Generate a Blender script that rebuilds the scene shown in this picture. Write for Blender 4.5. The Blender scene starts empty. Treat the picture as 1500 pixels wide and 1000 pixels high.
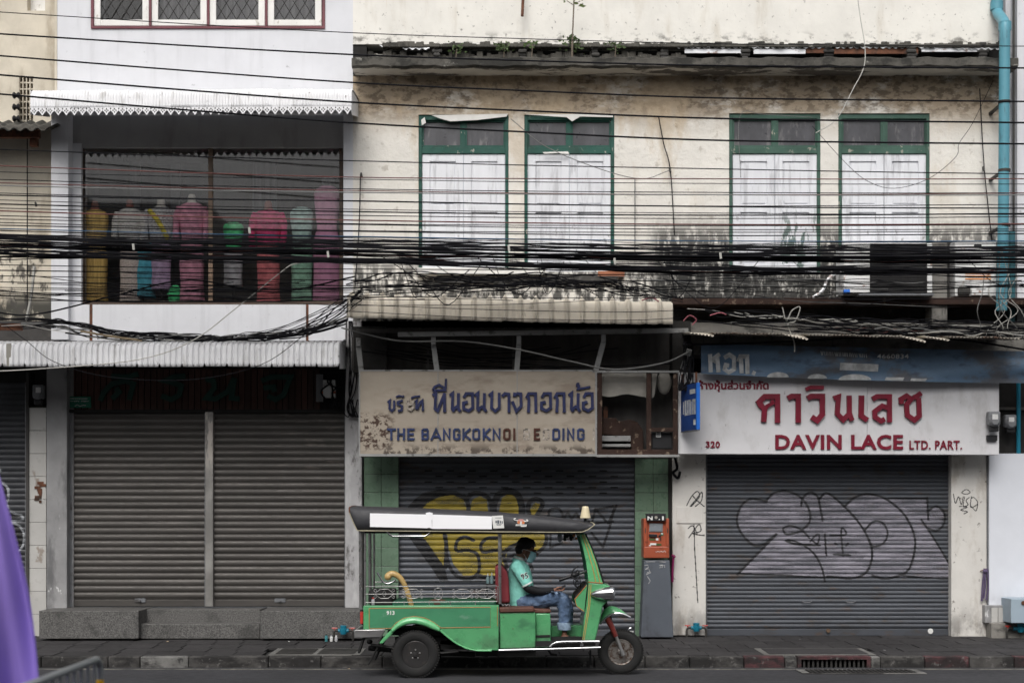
import bpy, math, random
import numpy as np
from mathutils import Vector, Matrix
R = math.radians
sc = bpy.context.scene
C = sc.collection
random.seed(7)

# ------------------------------------------------------------------ camera, sky, sun, exposure
FPX, CAMZ, HZ = 2176.0, 1.85, 755.0          # focal length in photo pixels, eye height, horizon row
cam_d = bpy.data.cameras.new('camera')
cam = bpy.data.objects.new('camera', cam_d)
C.objects.link(cam)
cam.location = (0, 0, CAMZ)
cam.rotation_euler = (R(90), 0, 0)
cam_d.sensor_width = 36.0
cam_d.lens = FPX / 1500 * 36
cam_d.shift_y = (HZ - 500) / 1500
cam_d.clip_end = 400
cam_d.dof.use_dof = True
cam_d.dof.focus_distance = 17.0
cam_d.dof.aperture_fstop = 1.6
sc.camera = cam

world = bpy.data.worlds.new('World')
sc.world = world
world.use_nodes = True
wn = world.node_tree.nodes
bg = wn['Background']
sky = wn.new('ShaderNodeTexSky')
sky.sky_type = 'NISHITA'
sky.sun_disc = False
sky.sun_elevation = R(48)
sky.sun_rotation = R(192)
sky.air_density = 1.0
sky.dust_density = 5.0
sky.ozone_density = 1.0
hs = wn.new('ShaderNodeHueSaturation')
hs.inputs['Saturation'].default_value = 0.22
world.node_tree.links.new(sky.outputs[0], hs.inputs['Color'])
world.node_tree.links.new(hs.outputs[0], bg.inputs[0])
bg.inputs[1].default_value = 0.115

sun_d = bpy.data.lights.new('sun', 'SUN')
sun_d.energy = 1.15
sun_d.angle = R(34)
sun_d.color = (1.0, 0.97, 0.93)
sun = bpy.data.objects.new('sun', sun_d)
C.objects.link(sun)
sun.rotation_euler = (R(42), 0, R(-12))

sc.view_settings.view_transform = 'Standard'
sc.view_settings.look = 'None'
sc.view_settings.gamma = 1
sc.view_settings.use_curve_mapping = False
sc.view_settings.exposure = 0.52
sc.render.engine = 'CYCLES'
sc.cycles.max_bounces = 6
sc.cycles.transparent_max_bounces = 8
sc.cycles.use_denoising = True

# ------------------------------------------------------------------ helpers
def P(px, py, Y):
    """photo pixel at depth Y -> world point"""
    return Vector(((px - 750) * Y / FPX, Y, CAMZ - (py - HZ) * Y / FPX))
def PX(px, Y): return (px - 750) * Y / FPX
def PZ(py, Y): return CAMZ - (py - HZ) * Y / FPX
def zoomer(ox, oy, k):
    return lambda gx, gy, Y: P(ox + gx / k, oy + gy / k, Y)

WL = {}
def thing(name, label, cat, loc, group=None, kind=None):
    o = bpy.data.objects.new(name, None)
    C.objects.link(o)
    o.empty_display_size = 0.2
    o.location = loc
    WL[o.name] = Vector(loc)
    if label: o['label'] = label
    if cat: o['category'] = cat
    if group: o['group'] = group
    if kind: o['kind'] = kind
    return o
def tag(o, label, cat, group=None, kind=None):
    if label: o['label'] = label
    if cat: o['category'] = cat
    if group: o['group'] = group
    if kind: o['kind'] = kind
    return o
def piece(name, mesh, parent, loc):
    o = bpy.data.objects.new(name, mesh)
    C.objects.link(o)
    o.parent = parent
    w = WL[parent.name]
    o.location = Vector(loc) - w
    WL[o.name] = Vector(loc)
    return o
def catmull(pts, n=6, closed=False):
    pts = [Vector(p) for p in pts]
    out = []
    N = len(pts)
    rng = range(N if closed else N - 1)
    for i in rng:
        p1, p2 = pts[i], pts[(i + 1) % N]
        p0 = pts[(i - 1) % N] if closed or i > 0 else p1 * 2 - p2
        p3 = pts[(i + 2) % N] if closed or i < N - 2 else p2 * 2 - p1
        for k in range(n):
            t = k / n
            out.append(0.5 * (2 * p1 + (p2 - p0) * t + (2 * p0 - 5 * p1 + 4 * p2 - p3) * t * t + (3 * p1 - p0 - 3 * p2 + p3) * t ** 3))
    if not closed: out.append(pts[-1])
    return out
def lerp_tab(x, tab):
    if x <= tab[0][0]: return tab[0][1]
    for (a, va), (b, vb) in zip(tab, tab[1:]):
        if x <= b: return va + (vb - va) * (x - a) / (b - a)
    return tab[-1][1]

class MB:
    def __init__(s):
        s.v, s.f, s.m = [], [], []
    def add(s, verts, faces, m=0):
        b = len(s.v)
        s.v += [tuple(p) for p in verts]
        s.f += [tuple(i + b for i in fc) for fc in faces]
        s.m += [m] * len(faces)
        return s
    def box(s, x0, x1, y0, y1, z0, z1, m=0):
        x0, x1 = sorted((x0, x1)); y0, y1 = sorted((y0, y1)); z0, z1 = sorted((z0, z1))
        return s.add([(x0, y0, z0), (x1, y0, z0), (x1, y1, z0), (x0, y1, z0), (x0, y0, z1), (x1, y0, z1), (x1, y1, z1), (x0, y1, z1)],
                     [(0, 3, 2, 1), (4, 5, 6, 7), (0, 1, 5, 4), (1, 2, 6, 5), (2, 3, 7, 6), (3, 0, 4, 7)], m)
    def pbox(s, px0, px1, py0, py1, Ya, Yb, m=0):
        return s.box(PX(px0, Ya), PX(px1, Ya), Ya, Yb, PZ(py1, Ya), PZ(py0, Ya), m)
    def bar(s, a, b, w, d, m=0):
        """rectangular bar from a to b, w across in the picture plane, d in depth"""
        a, b = Vector(a), Vector(b)
        t = (b - a).normalized()
        up = Vector((0, 1, 0)) if abs(t.y) < 0.9 else Vector((0, 0, 1))
        n1 = t.cross(up).normalized() * (w / 2)
        n2 = t.cross(n1).normalized() * (d / 2)
        q = [a - n1 - n2, a + n1 - n2, a + n1 + n2, a - n1 + n2, b - n1 - n2, b + n1 - n2, b + n1 + n2, b - n1 + n2]
        return s.add(q, [(3, 2, 1, 0), (4, 5, 6, 7), (0, 1, 5, 4), (1, 2, 6, 5), (2, 3, 7, 6), (3, 0, 4, 7)], m)
    def tube(s, pts, r, n=6, m=0, cap=True):
        pts = [Vector(p) for p in pts]
        N = len(pts)
        rs = r if isinstance(r, (list, tuple)) else [r] * N
        T = []
        for i in range(N):
            d = pts[min(i + 1, N - 1)] - pts[max(i - 1, 0)]
            T.append(d.normalized() if d.length > 1e-9 else Vector((1, 0, 0)))
        u = T[0].cross(Vector((0, 0, 1)))
        if u.length < 1e-3: u = T[0].cross(Vector((0, 1, 0)))
        u.normalize()
        vs, fs = [], []
        for i in range(N):
            u = (u - T[i] * u.dot(T[i]))
            if u.length < 1e-6: u = T[i].orthogonal()
            u.normalize()
            w = T[i].cross(u)
            for k in range(n):
                a = 2 * math.pi * k / n
                vs.append(pts[i] + (u * math.cos(a) + w * math.sin(a)) * rs[i])
        for i in range(N - 1):
            for k in range(n):
                k2 = (k + 1) % n
                fs.append((i * n + k, i * n + k2, (i + 1) * n + k2, (i + 1) * n + k))
        if cap:
            fs.append(tuple(range(n - 1, -1, -1)))
            fs.append(tuple((N - 1) * n + k for k in range(n)))
        return s.add(vs, fs, m)
    def prism(s, poly, y0, y1, m=0):
        """poly: list of (x, z); extruded from y0 (front) to y1"""
        n = len(poly)
        A = sum(poly[i][0] * poly[(i + 1) % n][1] - poly[(i + 1) % n][0] * poly[i][1] for i in range(n))
        if A < 0: poly = poly[::-1]
        vs = [(x, y0, z) for x, z in poly] + [(x, y1, z) for x, z in poly]
        fs = [tuple(range(n)), tuple(range(2 * n - 1, n - 1, -1))]
        fs += [(i, i + n, (i + 1) % n + n, (i + 1) % n) for i in range(n)]
        return s.add(vs, fs, m)
    def lathe(s, prof, org, axis, n=24, m=0, sx=1.0, sy=1.0, cap=True):
        """prof: (radius, height along axis)"""
        ax = Vector(axis).normalized()
        u = ax.orthogonal().normalized() if abs(ax.z) < 0.99 else Vector((1, 0, 0))
        w = ax.cross(u)
        org = Vector(org)
        vs, fs = [], []
        for r, h in prof:
            for k in range(n):
                a = 2 * math.pi * k / n
                vs.append(org + ax * h + u * (math.cos(a) * r * sx) + w * (math.sin(a) * r * sy))
        for i in range(len(prof) - 1):
            for k in range(n):
                k2 = (k + 1) % n
                fs.append((i * n + k, i * n + k2, (i + 1) * n + k2, (i + 1) * n + k))
        if cap and prof[0][0] > 1e-4: fs.append(tuple(range(n - 1, -1, -1)))
        if cap and prof[-1][0] > 1e-4: fs.append(tuple((len(prof) - 1) * n + k for k in range(n)))
        return s.add(vs, fs, m)
    def grid(s, nu, nv, fn, m=0):
        vs = [fn(i / nu, j / nv) for j in range(nv + 1) for i in range(nu + 1)]
        w = nu + 1
        fs = [(j * w + i, j * w + i + 1, (j + 1) * w + i + 1, (j + 1) * w + i) for j in range(nv) for i in range(nu)]
        return s.add(vs, fs, m)
    def ell(s, c, r, rot=None, n=14, k=9, m=0):
        c = Vector(c)
        M3 = rot if rot is not None else Matrix.Identity(3)
        vs, fs = [], []
        for j in range(k + 1):
            th = math.pi * j / k
            for i in range(n):
                a = 2 * math.pi * i / n
                vs.append(c + M3 @ Vector((r[0] * math.sin(th) * math.cos(a), r[1] * math.sin(th) * math.sin(a), r[2] * math.cos(th))))
        for j in range(k):
            for i in range(n):
                i2 = (i + 1) % n
                fs.append((j * n + i, (j + 1) * n + i, (j + 1) * n + i2, j * n + i2))
        return s.add(vs, fs, m)
    def mesh(s, name, mats, off=(0, 0, 0), smooth=35):
        me = bpy.data.meshes.new(name)
        off = Vector(off)
        me.from_pydata([Vector(p) - off for p in s.v], [], s.f)
        for mm in (mats if isinstance(mats, (list, tuple)) else [mats]): me.materials.append(mm)
        if max(s.m, default=0) > 0: me.polygons.foreach_set('material_index', s.m)
        if smooth:
            me.polygons.foreach_set('use_smooth', [True] * len(me.polygons))
            me.set_sharp_from_angle(angle=R(smooth))
        me.update()
        return me
    def build(s, name, mats, parent=None, smooth=35, bevel=0.0, label=None, org=None):
        off = WL[parent.name] if parent else Vector(org if org is not None else (0, 0, 0))
        me = s.mesh(name, mats, off, smooth)
        o = bpy.data.objects.new(name, me)
        C.objects.link(o)
        if parent: o.parent = parent
        else: o.location = off
        WL[o.name] = Vector(off)
        if bevel:
            b = o.modifiers.new('bevel', 'BEVEL')
            b.width = bevel; b.segments = 2; b.limit_method = 'ANGLE'; b.angle_limit = R(40)
        if label: o['label'] = label
        return o

def wall(px0, px1, py0, py1, Ya, holes, depth, m=0, mb=None):
    """front sheet with openings (pixel rectangles at depth Ya) and their reveals"""
    mb = mb or MB()
    xs = sorted({px0, px1, *[h[0] for h in holes], *[h[1] for h in holes]})
    ys = sorted({py0, py1, *[h[2] for h in holes], *[h[3] for h in holes]})
    inh = lambda x, y: any(h[0] < x < h[1] and h[2] < y < h[3] for h in holes)
    for a, b in zip(xs, xs[1:]):
        for c, d in zip(ys, ys[1:]):
            if inh((a + b) / 2, (c + d) / 2): continue
            mb.add([P(a, d, Ya), P(b, d, Ya), P(b, c, Ya), P(a, c, Ya)], [(0, 1, 2, 3)], m)
    dv = Vector((0, depth, 0))
    for h in holes:
        q = [P(h[0], h[3], Ya), P(h[1], h[3], Ya), P(h[1], h[2], Ya), P(h[0], h[2], Ya)]
        for i in range(4):
            a, b = q[i], q[(i + 1) % 4]
            mb.add([a, b, b + dv, a + dv], [(3, 2, 1, 0)], m)
    q = [P(px0, py1, Ya), P(px1, py1, Ya), P(px1, py0, Ya), P(px0, py0, Ya)]
    for i in range(4):
        a, b = q[i], q[(i + 1) % 4]
        mb.add([a, b, b + dv, a + dv], [(0, 1, 2, 3)], m)
    return mb

# ------------------------------------------------------------------ materials
def srgb(r, g, b):
    f = lambda c: (c / 255 / 12.92) if c <= 10 else ((c / 255 + 0.055) / 1.055) ** 2.4
    return (f(r), f(g), f(b))
def mat(name, base, rough=0.7, metal=0.0, var=0.12, vs=(2.5, 2.5, 2.5), dirt_and_sheen=(), bump=0.0, bs=30.0, bdist=0.02, spec=0.35, coat=0.0, obj_var=0.0, detail=6):
    m = bpy.data.materials.new(name)
    m.use_nodes = True
    nt = m.node_tree
    N, L = nt.nodes, nt.links
    b = N['Principled BSDF']
    geo = N.new('ShaderNodeNewGeometry')
    def noise(scale, det=detail, rg=0.6, dist=0.0):
        mp = N.new('ShaderNodeMapping')
        mp.inputs['Scale'].default_value = scale if isinstance(scale, tuple) else (scale,) * 3
        L.new(geo.outputs['Position'], mp.inputs[0])
        t = N.new('ShaderNodeTexNoise')
        t.inputs['Scale'].default_value = 1.0
        t.inputs['Detail'].default_value = det
        t.inputs['Roughness'].default_value = rg
        t.inputs['Distortion'].default_value = dist
        L.new(mp.outputs[0], t.inputs['Vector'])
        return t.outputs['Fac']
    def ramp(val, lo, hi, a=0.0, c=1.0):
        r = N.new('ShaderNodeMapRange')
        r.interpolation_type = 'SMOOTHSTEP'
        r.inputs['From Min'].default_value = lo
        r.inputs['From Max'].default_value = hi
        r.inputs['To Min'].default_value = a
        r.inputs['To Max'].default_value = c
        L.new(val, r.inputs['Value'])
        return r.outputs[0]
    def mul(a, bb):
        x = N.new('ShaderNodeMath'); x.operation = 'MULTIPLY'
        L.new(a, x.inputs[0])
        if isinstance(bb, (int, float)): x.inputs[1].default_value = bb
        else: L.new(bb, x.inputs[1])
        return x.outputs[0]
    def mix(fac, ca, cb):
        x = N.new('ShaderNodeMix'); x.data_type = 'RGBA'
        if isinstance(fac, float): x.inputs[0].default_value = fac
        else: L.new(fac, x.inputs[0])
        for i, cc in ((6, ca), (7, cb)):
            if isinstance(cc, tuple): x.inputs[i].default_value = (*cc, 1)
            else: L.new(cc, x.inputs[i])
        return x.outputs[2]
    lo = tuple(c * (1 - var) for c in base)
    hi = tuple(min(1, c * (1 + var)) for c in base)
    col = mix(ramp(noise(vs), 0.3, 0.7), lo, hi)
    if obj_var:
        oi = N.new('ShaderNodeObjectInfo')
        r = ramp(oi.outputs['Random'], 0, 1, 1 - obj_var, 1 + obj_var)
        x = N.new('ShaderNodeVectorMath'); x.operation = 'SCALE'
        L.new(col, x.inputs[0]); L.new(r, x.inputs['Scale'])
        col = x.outputs[0]
    sep = None
    for d in dirt_and_sheen:
        # dict: c colour, a amount, s scale, lo/hi noise thresholds, z (z0 none -> z1 full), x (x0 none -> x1 full)
        f = ramp(noise(d.get('s', 3.0), d.get('det', 7), d.get('rg', 0.65), d.get('dist', 0.0)), d['lo'], d['hi'])
        for key, ax in (('z', 'Z'), ('z2', 'Z'), ('x', 'X'), ('x2', 'X')):
            if key in d:
                if sep is None:
                    sep = N.new('ShaderNodeSeparateXYZ'); L.new(geo.outputs['Position'], sep.inputs[0])
                z0, z1 = d[key]
                if z0 < z1: rr = ramp(sep.outputs[ax], z0, z1)
                else: rr = ramp(sep.outputs[ax], z1, z0, 1.0, 0.0)
                f = mul(f, rr)
        f = mul(f, d.get('a', 1.0))
        col = mix(f, col, tuple(d['c']))
    L.new(col, b.inputs['Base Color'])
    rr = ramp(noise(9.0), 0.3, 0.7, max(0.02, rough - 0.08), min(1, rough + 0.08))
    L.new(rr, b.inputs['Roughness'])
    b.inputs['Metallic'].default_value = metal
    b.inputs['Specular IOR Level'].default_value = spec
    b.inputs['Coat Weight'].default_value = coat
    if bump:
        bp = N.new('ShaderNodeBump')
        bp.inputs['Strength'].default_value = bump
        bp.inputs['Distance'].default_value = bdist
        L.new(noise(bs, 8, 0.65), bp.inputs['Height'])
        L.new(bp.outputs[0], b.inputs['Normal'])
    return m
def glass(name, tint=(0.8, 0.8, 0.8), refl=1.0, ior=1.5, rough=0.03):
    m = bpy.data.materials.new(name)
    m.use_nodes = True
    N, L = m.node_tree.nodes, m.node_tree.links
    N.remove(N['Principled BSDF'])
    t = N.new('ShaderNodeBsdfTransparent'); t.inputs[0].default_value = (*tint, 1)
    g = N.new('ShaderNodeBsdfGlossy'); g.inputs['Roughness'].default_value = rough
    g.inputs[0].default_value = (refl, refl, refl, 1)
    f = N.new('ShaderNodeFresnel'); f.inputs[0].default_value = ior
    x = N.new('ShaderNodeMixShader')
    L.new(f.outputs[0], x.inputs[0]); L.new(t.outputs[0], x.inputs[1]); L.new(g.outputs[0], x.inputs[2])
    L.new(x.outputs[0], N['Material Output'].inputs[0])
    return m
def spray(name, col, cover=0.8, s=(3, 3, 14)):
    """thin spray paint: covers in patches, lets the metal show elsewhere"""
    m = bpy.data.materials.new(name)
    m.use_nodes = True
    N, L = m.node_tree.nodes, m.node_tree.links
    b = N['Principled BSDF']
    b.inputs['Base Color'].default_value = (*col, 1)
    b.inputs['Roughness'].default_value = 0.6
    t = N.new('ShaderNodeBsdfTransparent')
    geo = N.new('ShaderNodeNewGeometry')
    mp = N.new('ShaderNodeMapping'); mp.inputs['Scale'].default_value = s
    L.new(geo.outputs['Position'], mp.inputs[0])
    n = N.new('ShaderNodeTexNoise'); n.inputs['Scale'].default_value = 1; n.inputs['Detail'].default_value = 5
    L.new(mp.outputs[0], n.inputs['Vector'])
    r = N.new('ShaderNodeMapRange')
    r.inputs['From Min'].default_value = 0.35; r.inputs['From Max'].default_value = 0.65
    r.inputs['To Min'].default_value = max(0, cover - 0.3); r.inputs['To Max'].default_value = min(1, cover + 0.3)
    L.new(n.outputs[0], r.inputs[0])
    x = N.new('ShaderNodeMixShader')
    L.new(r.outputs[0], x.inputs[0]); L.new(t.outputs[0], x.inputs[1]); L.new(b.outputs[0], x.inputs[2])
    L.new(x.outputs[0], N['Material Output'].inputs[0])
    return m

GR = (0.035, 0.033, 0.03)       # street grime
M = {}
M['cream'] = mat('cream_plaster', (0.68, 0.655, 0.605), 0.9, var=0.06, bump=0.5, bs=9, bdist=.04, dirt_and_sheen=[
    dict(c=(0.33, 0.26, 0.18), a=0.95, s=(1.4, 1.4, 2.6), lo=0.30, hi=0.5, z=(7.1, 7.7)),
    dict(c=(0.13, 0.10, 0.07), a=0.85, s=(6, 6, 10), lo=0.46, hi=0.58, z=(7.3, 7.75)),
    dict(c=(0.48, 0.38, 0.26), a=0.6, s=(1.5, 1.5, 0.6), lo=0.5, hi=0.62, z=(5.3, 7.6)),
    dict(c=(0.18, 0.13, 0.08), a=0.35, s=(7, 7, 7), lo=0.58, hi=0.66),
    dict(c=(0.06, 0.06, 0.055), a=0.7, s=(9, 9, 1.2), lo=0.50, hi=0.68, z=(6.3, 5.0)),
    dict(c=(0.025, 0.025, 0.024), a=0.95, s=(11, 11, 5), lo=0.36, hi=0.52, z=(6.2, 5.6), x=(1.85, 2.15)),
    dict(c=(0.03, 0.03, 0.028), a=0.9, s=(10, 10, 4), lo=0.42, hi=0.55, z=(5.6, 5.2))])
M['cream_top'] = mat('upper_cream_plaster', (0.70, 0.68, 0.63), 0.9, var=0.05, bump=0.2, bs=12, dirt_and_sheen=[
    dict(c=(0.42, 0.36, 0.27), a=0.4, s=(3, 3, 0.7), lo=0.52, hi=0.7),
    dict(c=(0.5, 0.3, 0.13), a=0.6, s=(14, 14, 0.35), lo=0.66, hi=0.74),
    dict(c=(0.07, 0.065, 0.055), a=0.8, s=(5, 5, 8), lo=0.5, hi=0.66, z=(8.72, 8.55)),
    dict(c=(0.1, 0.09, 0.08), a=0.7, s=(16, 16, 16), lo=0.62, hi=0.7)])
M['white_wall'] = mat('white_wall_paint', (0.61, 0.615, 0.64), 0.8, var=0.035, bump=0.06, bs=25, dirt_and_sheen=[
    dict(c=(0.4, 0.4, 0.42), a=0.28, s=(6, 6, 0.5), lo=0.5, hi=0.72),
    dict(c=(0.2, 0.2, 0.21), a=0.5, s=(9, 9, 9), lo=0.64, hi=0.72)])
M['pillar_white'] = mat('ground_floor_white_plaster', (0.62, 0.60, 0.565), 0.85, var=0.05, bump=0.15, bs=18, dirt_and_sheen=[
    dict(c=(0.3, 0.25, 0.19), a=0.5, s=(3, 3, 1.2), lo=0.5, hi=0.68),
    dict(c=(0.10, 0.09, 0.085), a=0.7, s=(5, 5, 3), lo=0.40, hi=0.62, z=(0.75, 0.15)),
    dict(c=(0.12, 0.1, 0.09), a=0.75, s=(11, 11, 11), lo=0.62, hi=0.68)])
M['side_white'] = mat('white_side_panel', (0.66, 0.68, 0.73), 0.7, var=0.03, dirt_and_sheen=[
    dict(c=(0.15, 0.15, 0.15), a=0.6, s=(4, 4, 2), lo=0.42, hi=0.65, z=(0.9, 0.4))])
M['grey_col'] = mat('grey_cement_column', (0.27, 0.268, 0.27), 0.9, var=0.14, bump=0.3, bs=10, dirt_and_sheen=[
    dict(c=(0.05, 0.05, 0.052), a=0.6, s=(3, 3, 1), lo=0.5, hi=0.66),
    dict(c=(0.7, 0.7, 0.7), a=0.85, s=(4.5, 4.5, 2), lo=0.64, hi=0.68, z=(2.0, 1.4))])
M['old_beige'] = mat('old_beige_wall', (0.56, 0.51, 0.42), 0.9, var=0.1, bump=0.3, bs=9, dirt_and_sheen=[
    dict(c=(0.25, 0.20, 0.14), a=0.6, s=(2, 2, 0.7), lo=0.48, hi=0.66),
    dict(c=(0.035, 0.035, 0.03), a=0.95, s=(5, 5, 3), lo=0.36, hi=0.5, z=(5.15, 4.85)),
    dict(c=(0.06, 0.055, 0.05), a=0.9, s=(8, 8, 4), lo=0.52, hi=0.62, z=(6.0, 5.6))])
M['ledge'] = mat('grimy_concrete_ledge', (0.085, 0.08, 0.07), 0.95, var=0.3, bump=0.6, bs=16, dirt_and_sheen=[
    dict(c=(0.02, 0.02, 0.018), a=0.8, s=(3, 3, 3), lo=0.48, hi=0.62),
    dict(c=(0.33, 0.32, 0.29), a=0.8, s=(5, 5, 8), lo=0.62, hi=0.7)])
M['soffit'] = mat('flaking_soffit_paint', (0.5, 0.47, 0.41), 0.9, var=0.1, bump=0.3, bs=10, dirt_and_sheen=[
    dict(c=(0.07, 0.06, 0.05), a=0.9, s=(1.2, 3, 3), lo=0.5, hi=0.56)])
M['concrete'] = mat('weathered_concrete', (0.21, 0.2, 0.182), 0.92, var=0.15, bump=0.4, bs=12, dirt_and_sheen=[
    dict(c=(0.05, 0.048, 0.045), a=0.8, s=(3, 3, 5), lo=0.48, hi=0.64),
    dict(c=(0.03, 0.03, 0.03), a=0.8, s=(12, 12, 2), lo=0.58, hi=0.68)])
M['grime'] = mat('black_grimed_plaster', (0.05, 0.048, 0.045), 0.95, var=0.3, bump=0.5, bs=10, dirt_and_sheen=[
    dict(c=(0.16, 0.155, 0.145), a=0.5, s=(7, 7, 5), lo=0.55, hi=0.68)])
M['lintel'] = mat('grey_bay_plaster', (0.34, 0.335, 0.33), 0.85, var=0.06, bump=0.1, dirt_and_sheen=[dict(c=(0.2, 0.19, 0.18), a=0.5, s=(4, 4, 0.8), lo=0.5, hi=0.7)])
M['room'] = mat('display_room_panelling', (0.2, 0.185, 0.17), 0.8, var=0.25, vs=(3, 3, 0.5))
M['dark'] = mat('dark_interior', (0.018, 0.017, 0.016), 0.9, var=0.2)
M['dark_board'] = mat('dark_grey_boards', (0.05, 0.047, 0.045), 0.85, var=0.25, vs=(4, 4, 0.6), dirt_and_sheen=[dict(c=(0.1, 0.09, 0.08), a=0.5, s=(2, 2, 1), lo=0.5, hi=0.65)])
M['green_frame'] = mat('peeling_green_paint', (0.013, 0.072, 0.054), 0.6, var=0.2, dirt_and_sheen=[
    dict(c=(0.4, 0.38, 0.33), a=0.9, s=(12, 12, 9), lo=0.63, hi=0.67), dict(c=(0.015, 0.04, 0.03), a=0.6, s=3.0, lo=0.5, hi=0.65)])
M['old_green_frame'] = mat('faded_green_paint', (0.045, 0.095, 0.072), 0.7, var=0.2, dirt_and_sheen=[
    dict(c=(0.35, 0.33, 0.28), a=0.8, s=(12, 12, 9), lo=0.62, hi=0.67)])
M['leaf_paint'] = mat('chalky_white_shutter_paint', (0.67, 0.68, 0.71), 0.75, var=0.05, vs=(8, 8, 1.5), bump=0.15, bs=20, dirt_and_sheen=[
    dict(c=(0.34, 0.34, 0.36), a=0.55, s=(9, 9, 1.2), lo=0.52, hi=0.66),
    dict(c=(0.2, 0.19, 0.18), a=0.85, s=(15, 15, 6), lo=0.61, hi=0.65, z=(6.6, 5.6)),
    dict(c=(0.08, 0.13, 0.11), a=0.9, s=(7, 7, 2.2), lo=0.52, hi=0.55, z=(6.35, 5.85), x=(3.55, 3.75), x2=(4.55, 4.3))])
M['board'] = mat('patched_rough_board', (0.68, 0.67, 0.64), 0.85, var=0.1)
M['dusty_glass'] = mat('dusty_dark_glass', (0.055, 0.055, 0.062), 0.35, var=0.25, vs=(6, 6, 3), spec=0.5, dirt_and_sheen=[
    dict(c=(0.2, 0.19, 0.19), a=0.7, s=(7, 7, 2), lo=0.55, hi=0.7)])
M['pane'] = glass('window_glass', (0.88, 0.88, 0.88), 0.6, 1.5)
M['brown_frame'] = mat('brown_window_frame', (0.055, 0.035, 0.024), 0.5, var=0.2)
M['tan_frame'] = mat('tan_mullion', (0.13, 0.085, 0.055), 0.5, var=0.2)
M['maroon'] = mat('maroon_trim', (0.14, 0.045, 0.055), 0.6, var=0.15)
M['casement'] = mat('casement_white_paint', (0.72, 0.71, 0.68), 0.7, var=0.05, dirt_and_sheen=[dict(c=(0.3, 0.26, 0.2), a=0.7, s=(9, 9, 5), lo=0.58, hi=0.68)])
M['curtain'] = mat('grey_curtain', (0.34, 0.34, 0.35), 0.9, var=0.3, vs=(14, 14, 0.6))
M['iron'] = mat('dark_iron', (0.035, 0.033, 0.03), 0.6, var=0.3)
M['rust_dark'] = mat('dark_rusted_steel', (0.035, 0.018, 0.013), 0.85, var=0.35, bump=0.3, bs=40, dirt_and_sheen=[dict(c=(0.2, 0.15, 0.11), a=0.8, s=(9, 9, 9), lo=0.6, hi=0.66)])
M['rust'] = mat('rusty_steel', (0.12, 0.05, 0.028), 0.85, var=0.35, vs=(7, 7, 7), bump=0.3, bs=40, dirt_and_sheen=[dict(c=(0.035, 0.025, 0.02), a=0.8, s=6.0, lo=0.5, hi=0.65)])
M['steel_beam'] = mat('grey_painted_steel', (0.27, 0.27, 0.265), 0.65, var=0.15, dirt_and_sheen=[dict(c=(0.05, 0.045, 0.04), a=0.7, s=(6, 6, 6), lo=0.55, hi=0.66)])
M['awn_white'] = mat('white_corrugated_sheet', (0.72, 0.72, 0.735), 0.5, var=0.05, dirt_and_sheen=[
    dict(c=(0.25, 0.235, 0.21), a=0.55, s=(9, 9, 1.5), lo=0.52, hi=0.7), dict(c=(0.1, 0.09, 0.08), a=0.7, s=(14, 14, 10), lo=0.63, hi=0.7)])
M['awn_beige'] = mat('beige_metal_tile_sheet', (0.7, 0.64, 0.54), 0.55, var=0.06, dirt_and_sheen=[
    dict(c=(0.33, 0.29, 0.23), a=0.35, s=(9, 9, 2.0), lo=0.5, hi=0.7), dict(c=(0.16, 0.13, 0.1), a=0.6, s=(7, 7, 5), lo=0.58, hi=0.7)])
M['tin'] = mat('pale_tin_sheet', (0.68, 0.69, 0.71), 0.45, metal=0.1, var=0.1, dirt_and_sheen=[dict(c=(0.2, 0.08, 0.04), a=0.85, s=(6, 6, 9), lo=0.55, hi=0.64)])
M['old_tin'] = mat('old_awning_tin', (0.3, 0.28, 0.24), 0.7, metal=0.2, var=0.3, dirt_and_sheen=[dict(c=(0.10, 0.045, 0.025), a=0.9, s=(3, 3, 3), lo=0.48, hi=0.6)])
M['slat_brown'] = mat('brownish_shutter_steel', (0.074, 0.068, 0.063), 0.5, metal=0.25, var=0.14, vs=(1.2, 1.2, 9), obj_var=0.1, dirt_and_sheen=[
    dict(c=(0.07, 0.066, 0.06), a=0.75, s=(2.0, 2, 6), lo=0.5, hi=0.66),
    dict(c=(0.36, 0.31, 0.27), a=0.55, s=(1.6, 1.6, 12), lo=0.56, hi=0.7, x=(-3.8, -2.6), z=(2.0, 3.1))])  # pale streaks: reflected light painted into the upper right slats
M['slat_grey'] = mat('blue_grey_shutter_steel', (0.075, 0.081, 0.094), 0.5, metal=0.2, var=0.12, vs=(0.8, 0.8, 6), obj_var=0.09, dirt_and_sheen=[
    dict(c=(0.05, 0.045, 0.042), a=0.6, s=(2.0, 2, 5), lo=0.5, hi=0.68),
    dict(c=(0.12, 0.075, 0.05), a=0.4, s=(4, 4, 10), lo=0.56, hi=0.7)])
M['slat_dark'] = mat('dark_shutter_steel', (0.045, 0.047, 0.052), 0.5, metal=0.2, var=0.2, obj_var=0.1)
M['guide'] = mat('shutter_guide_steel', (0.16, 0.165, 0.175), 0.5, metal=0.3, var=0.15, dirt_and_sheen=[dict(c=(0.05, 0.04, 0.035), a=0.7, s=6.0, lo=0.52, hi=0.68)])
M['post'] = mat('worn_shutter_post', (0.30, 0.29, 0.275), 0.45, metal=0.5, var=0.25, dirt_and_sheen=[dict(c=(0.6, 0.55, 0.5), a=0.85, s=(12, 12, 3), lo=0.40, hi=0.5, z=(2.35, 2.8))])
M['wood_slat'] = mat('dark_red_brown_boards', (0.06, 0.026, 0.019), 0.6, var=0.3, vs=(6, 6, 0.5), obj_var=0.25)
M['dk_green_letter'] = mat('dark_green_letter_paint', (0.012, 0.05, 0.038), 0.5, var=0.2)
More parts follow.
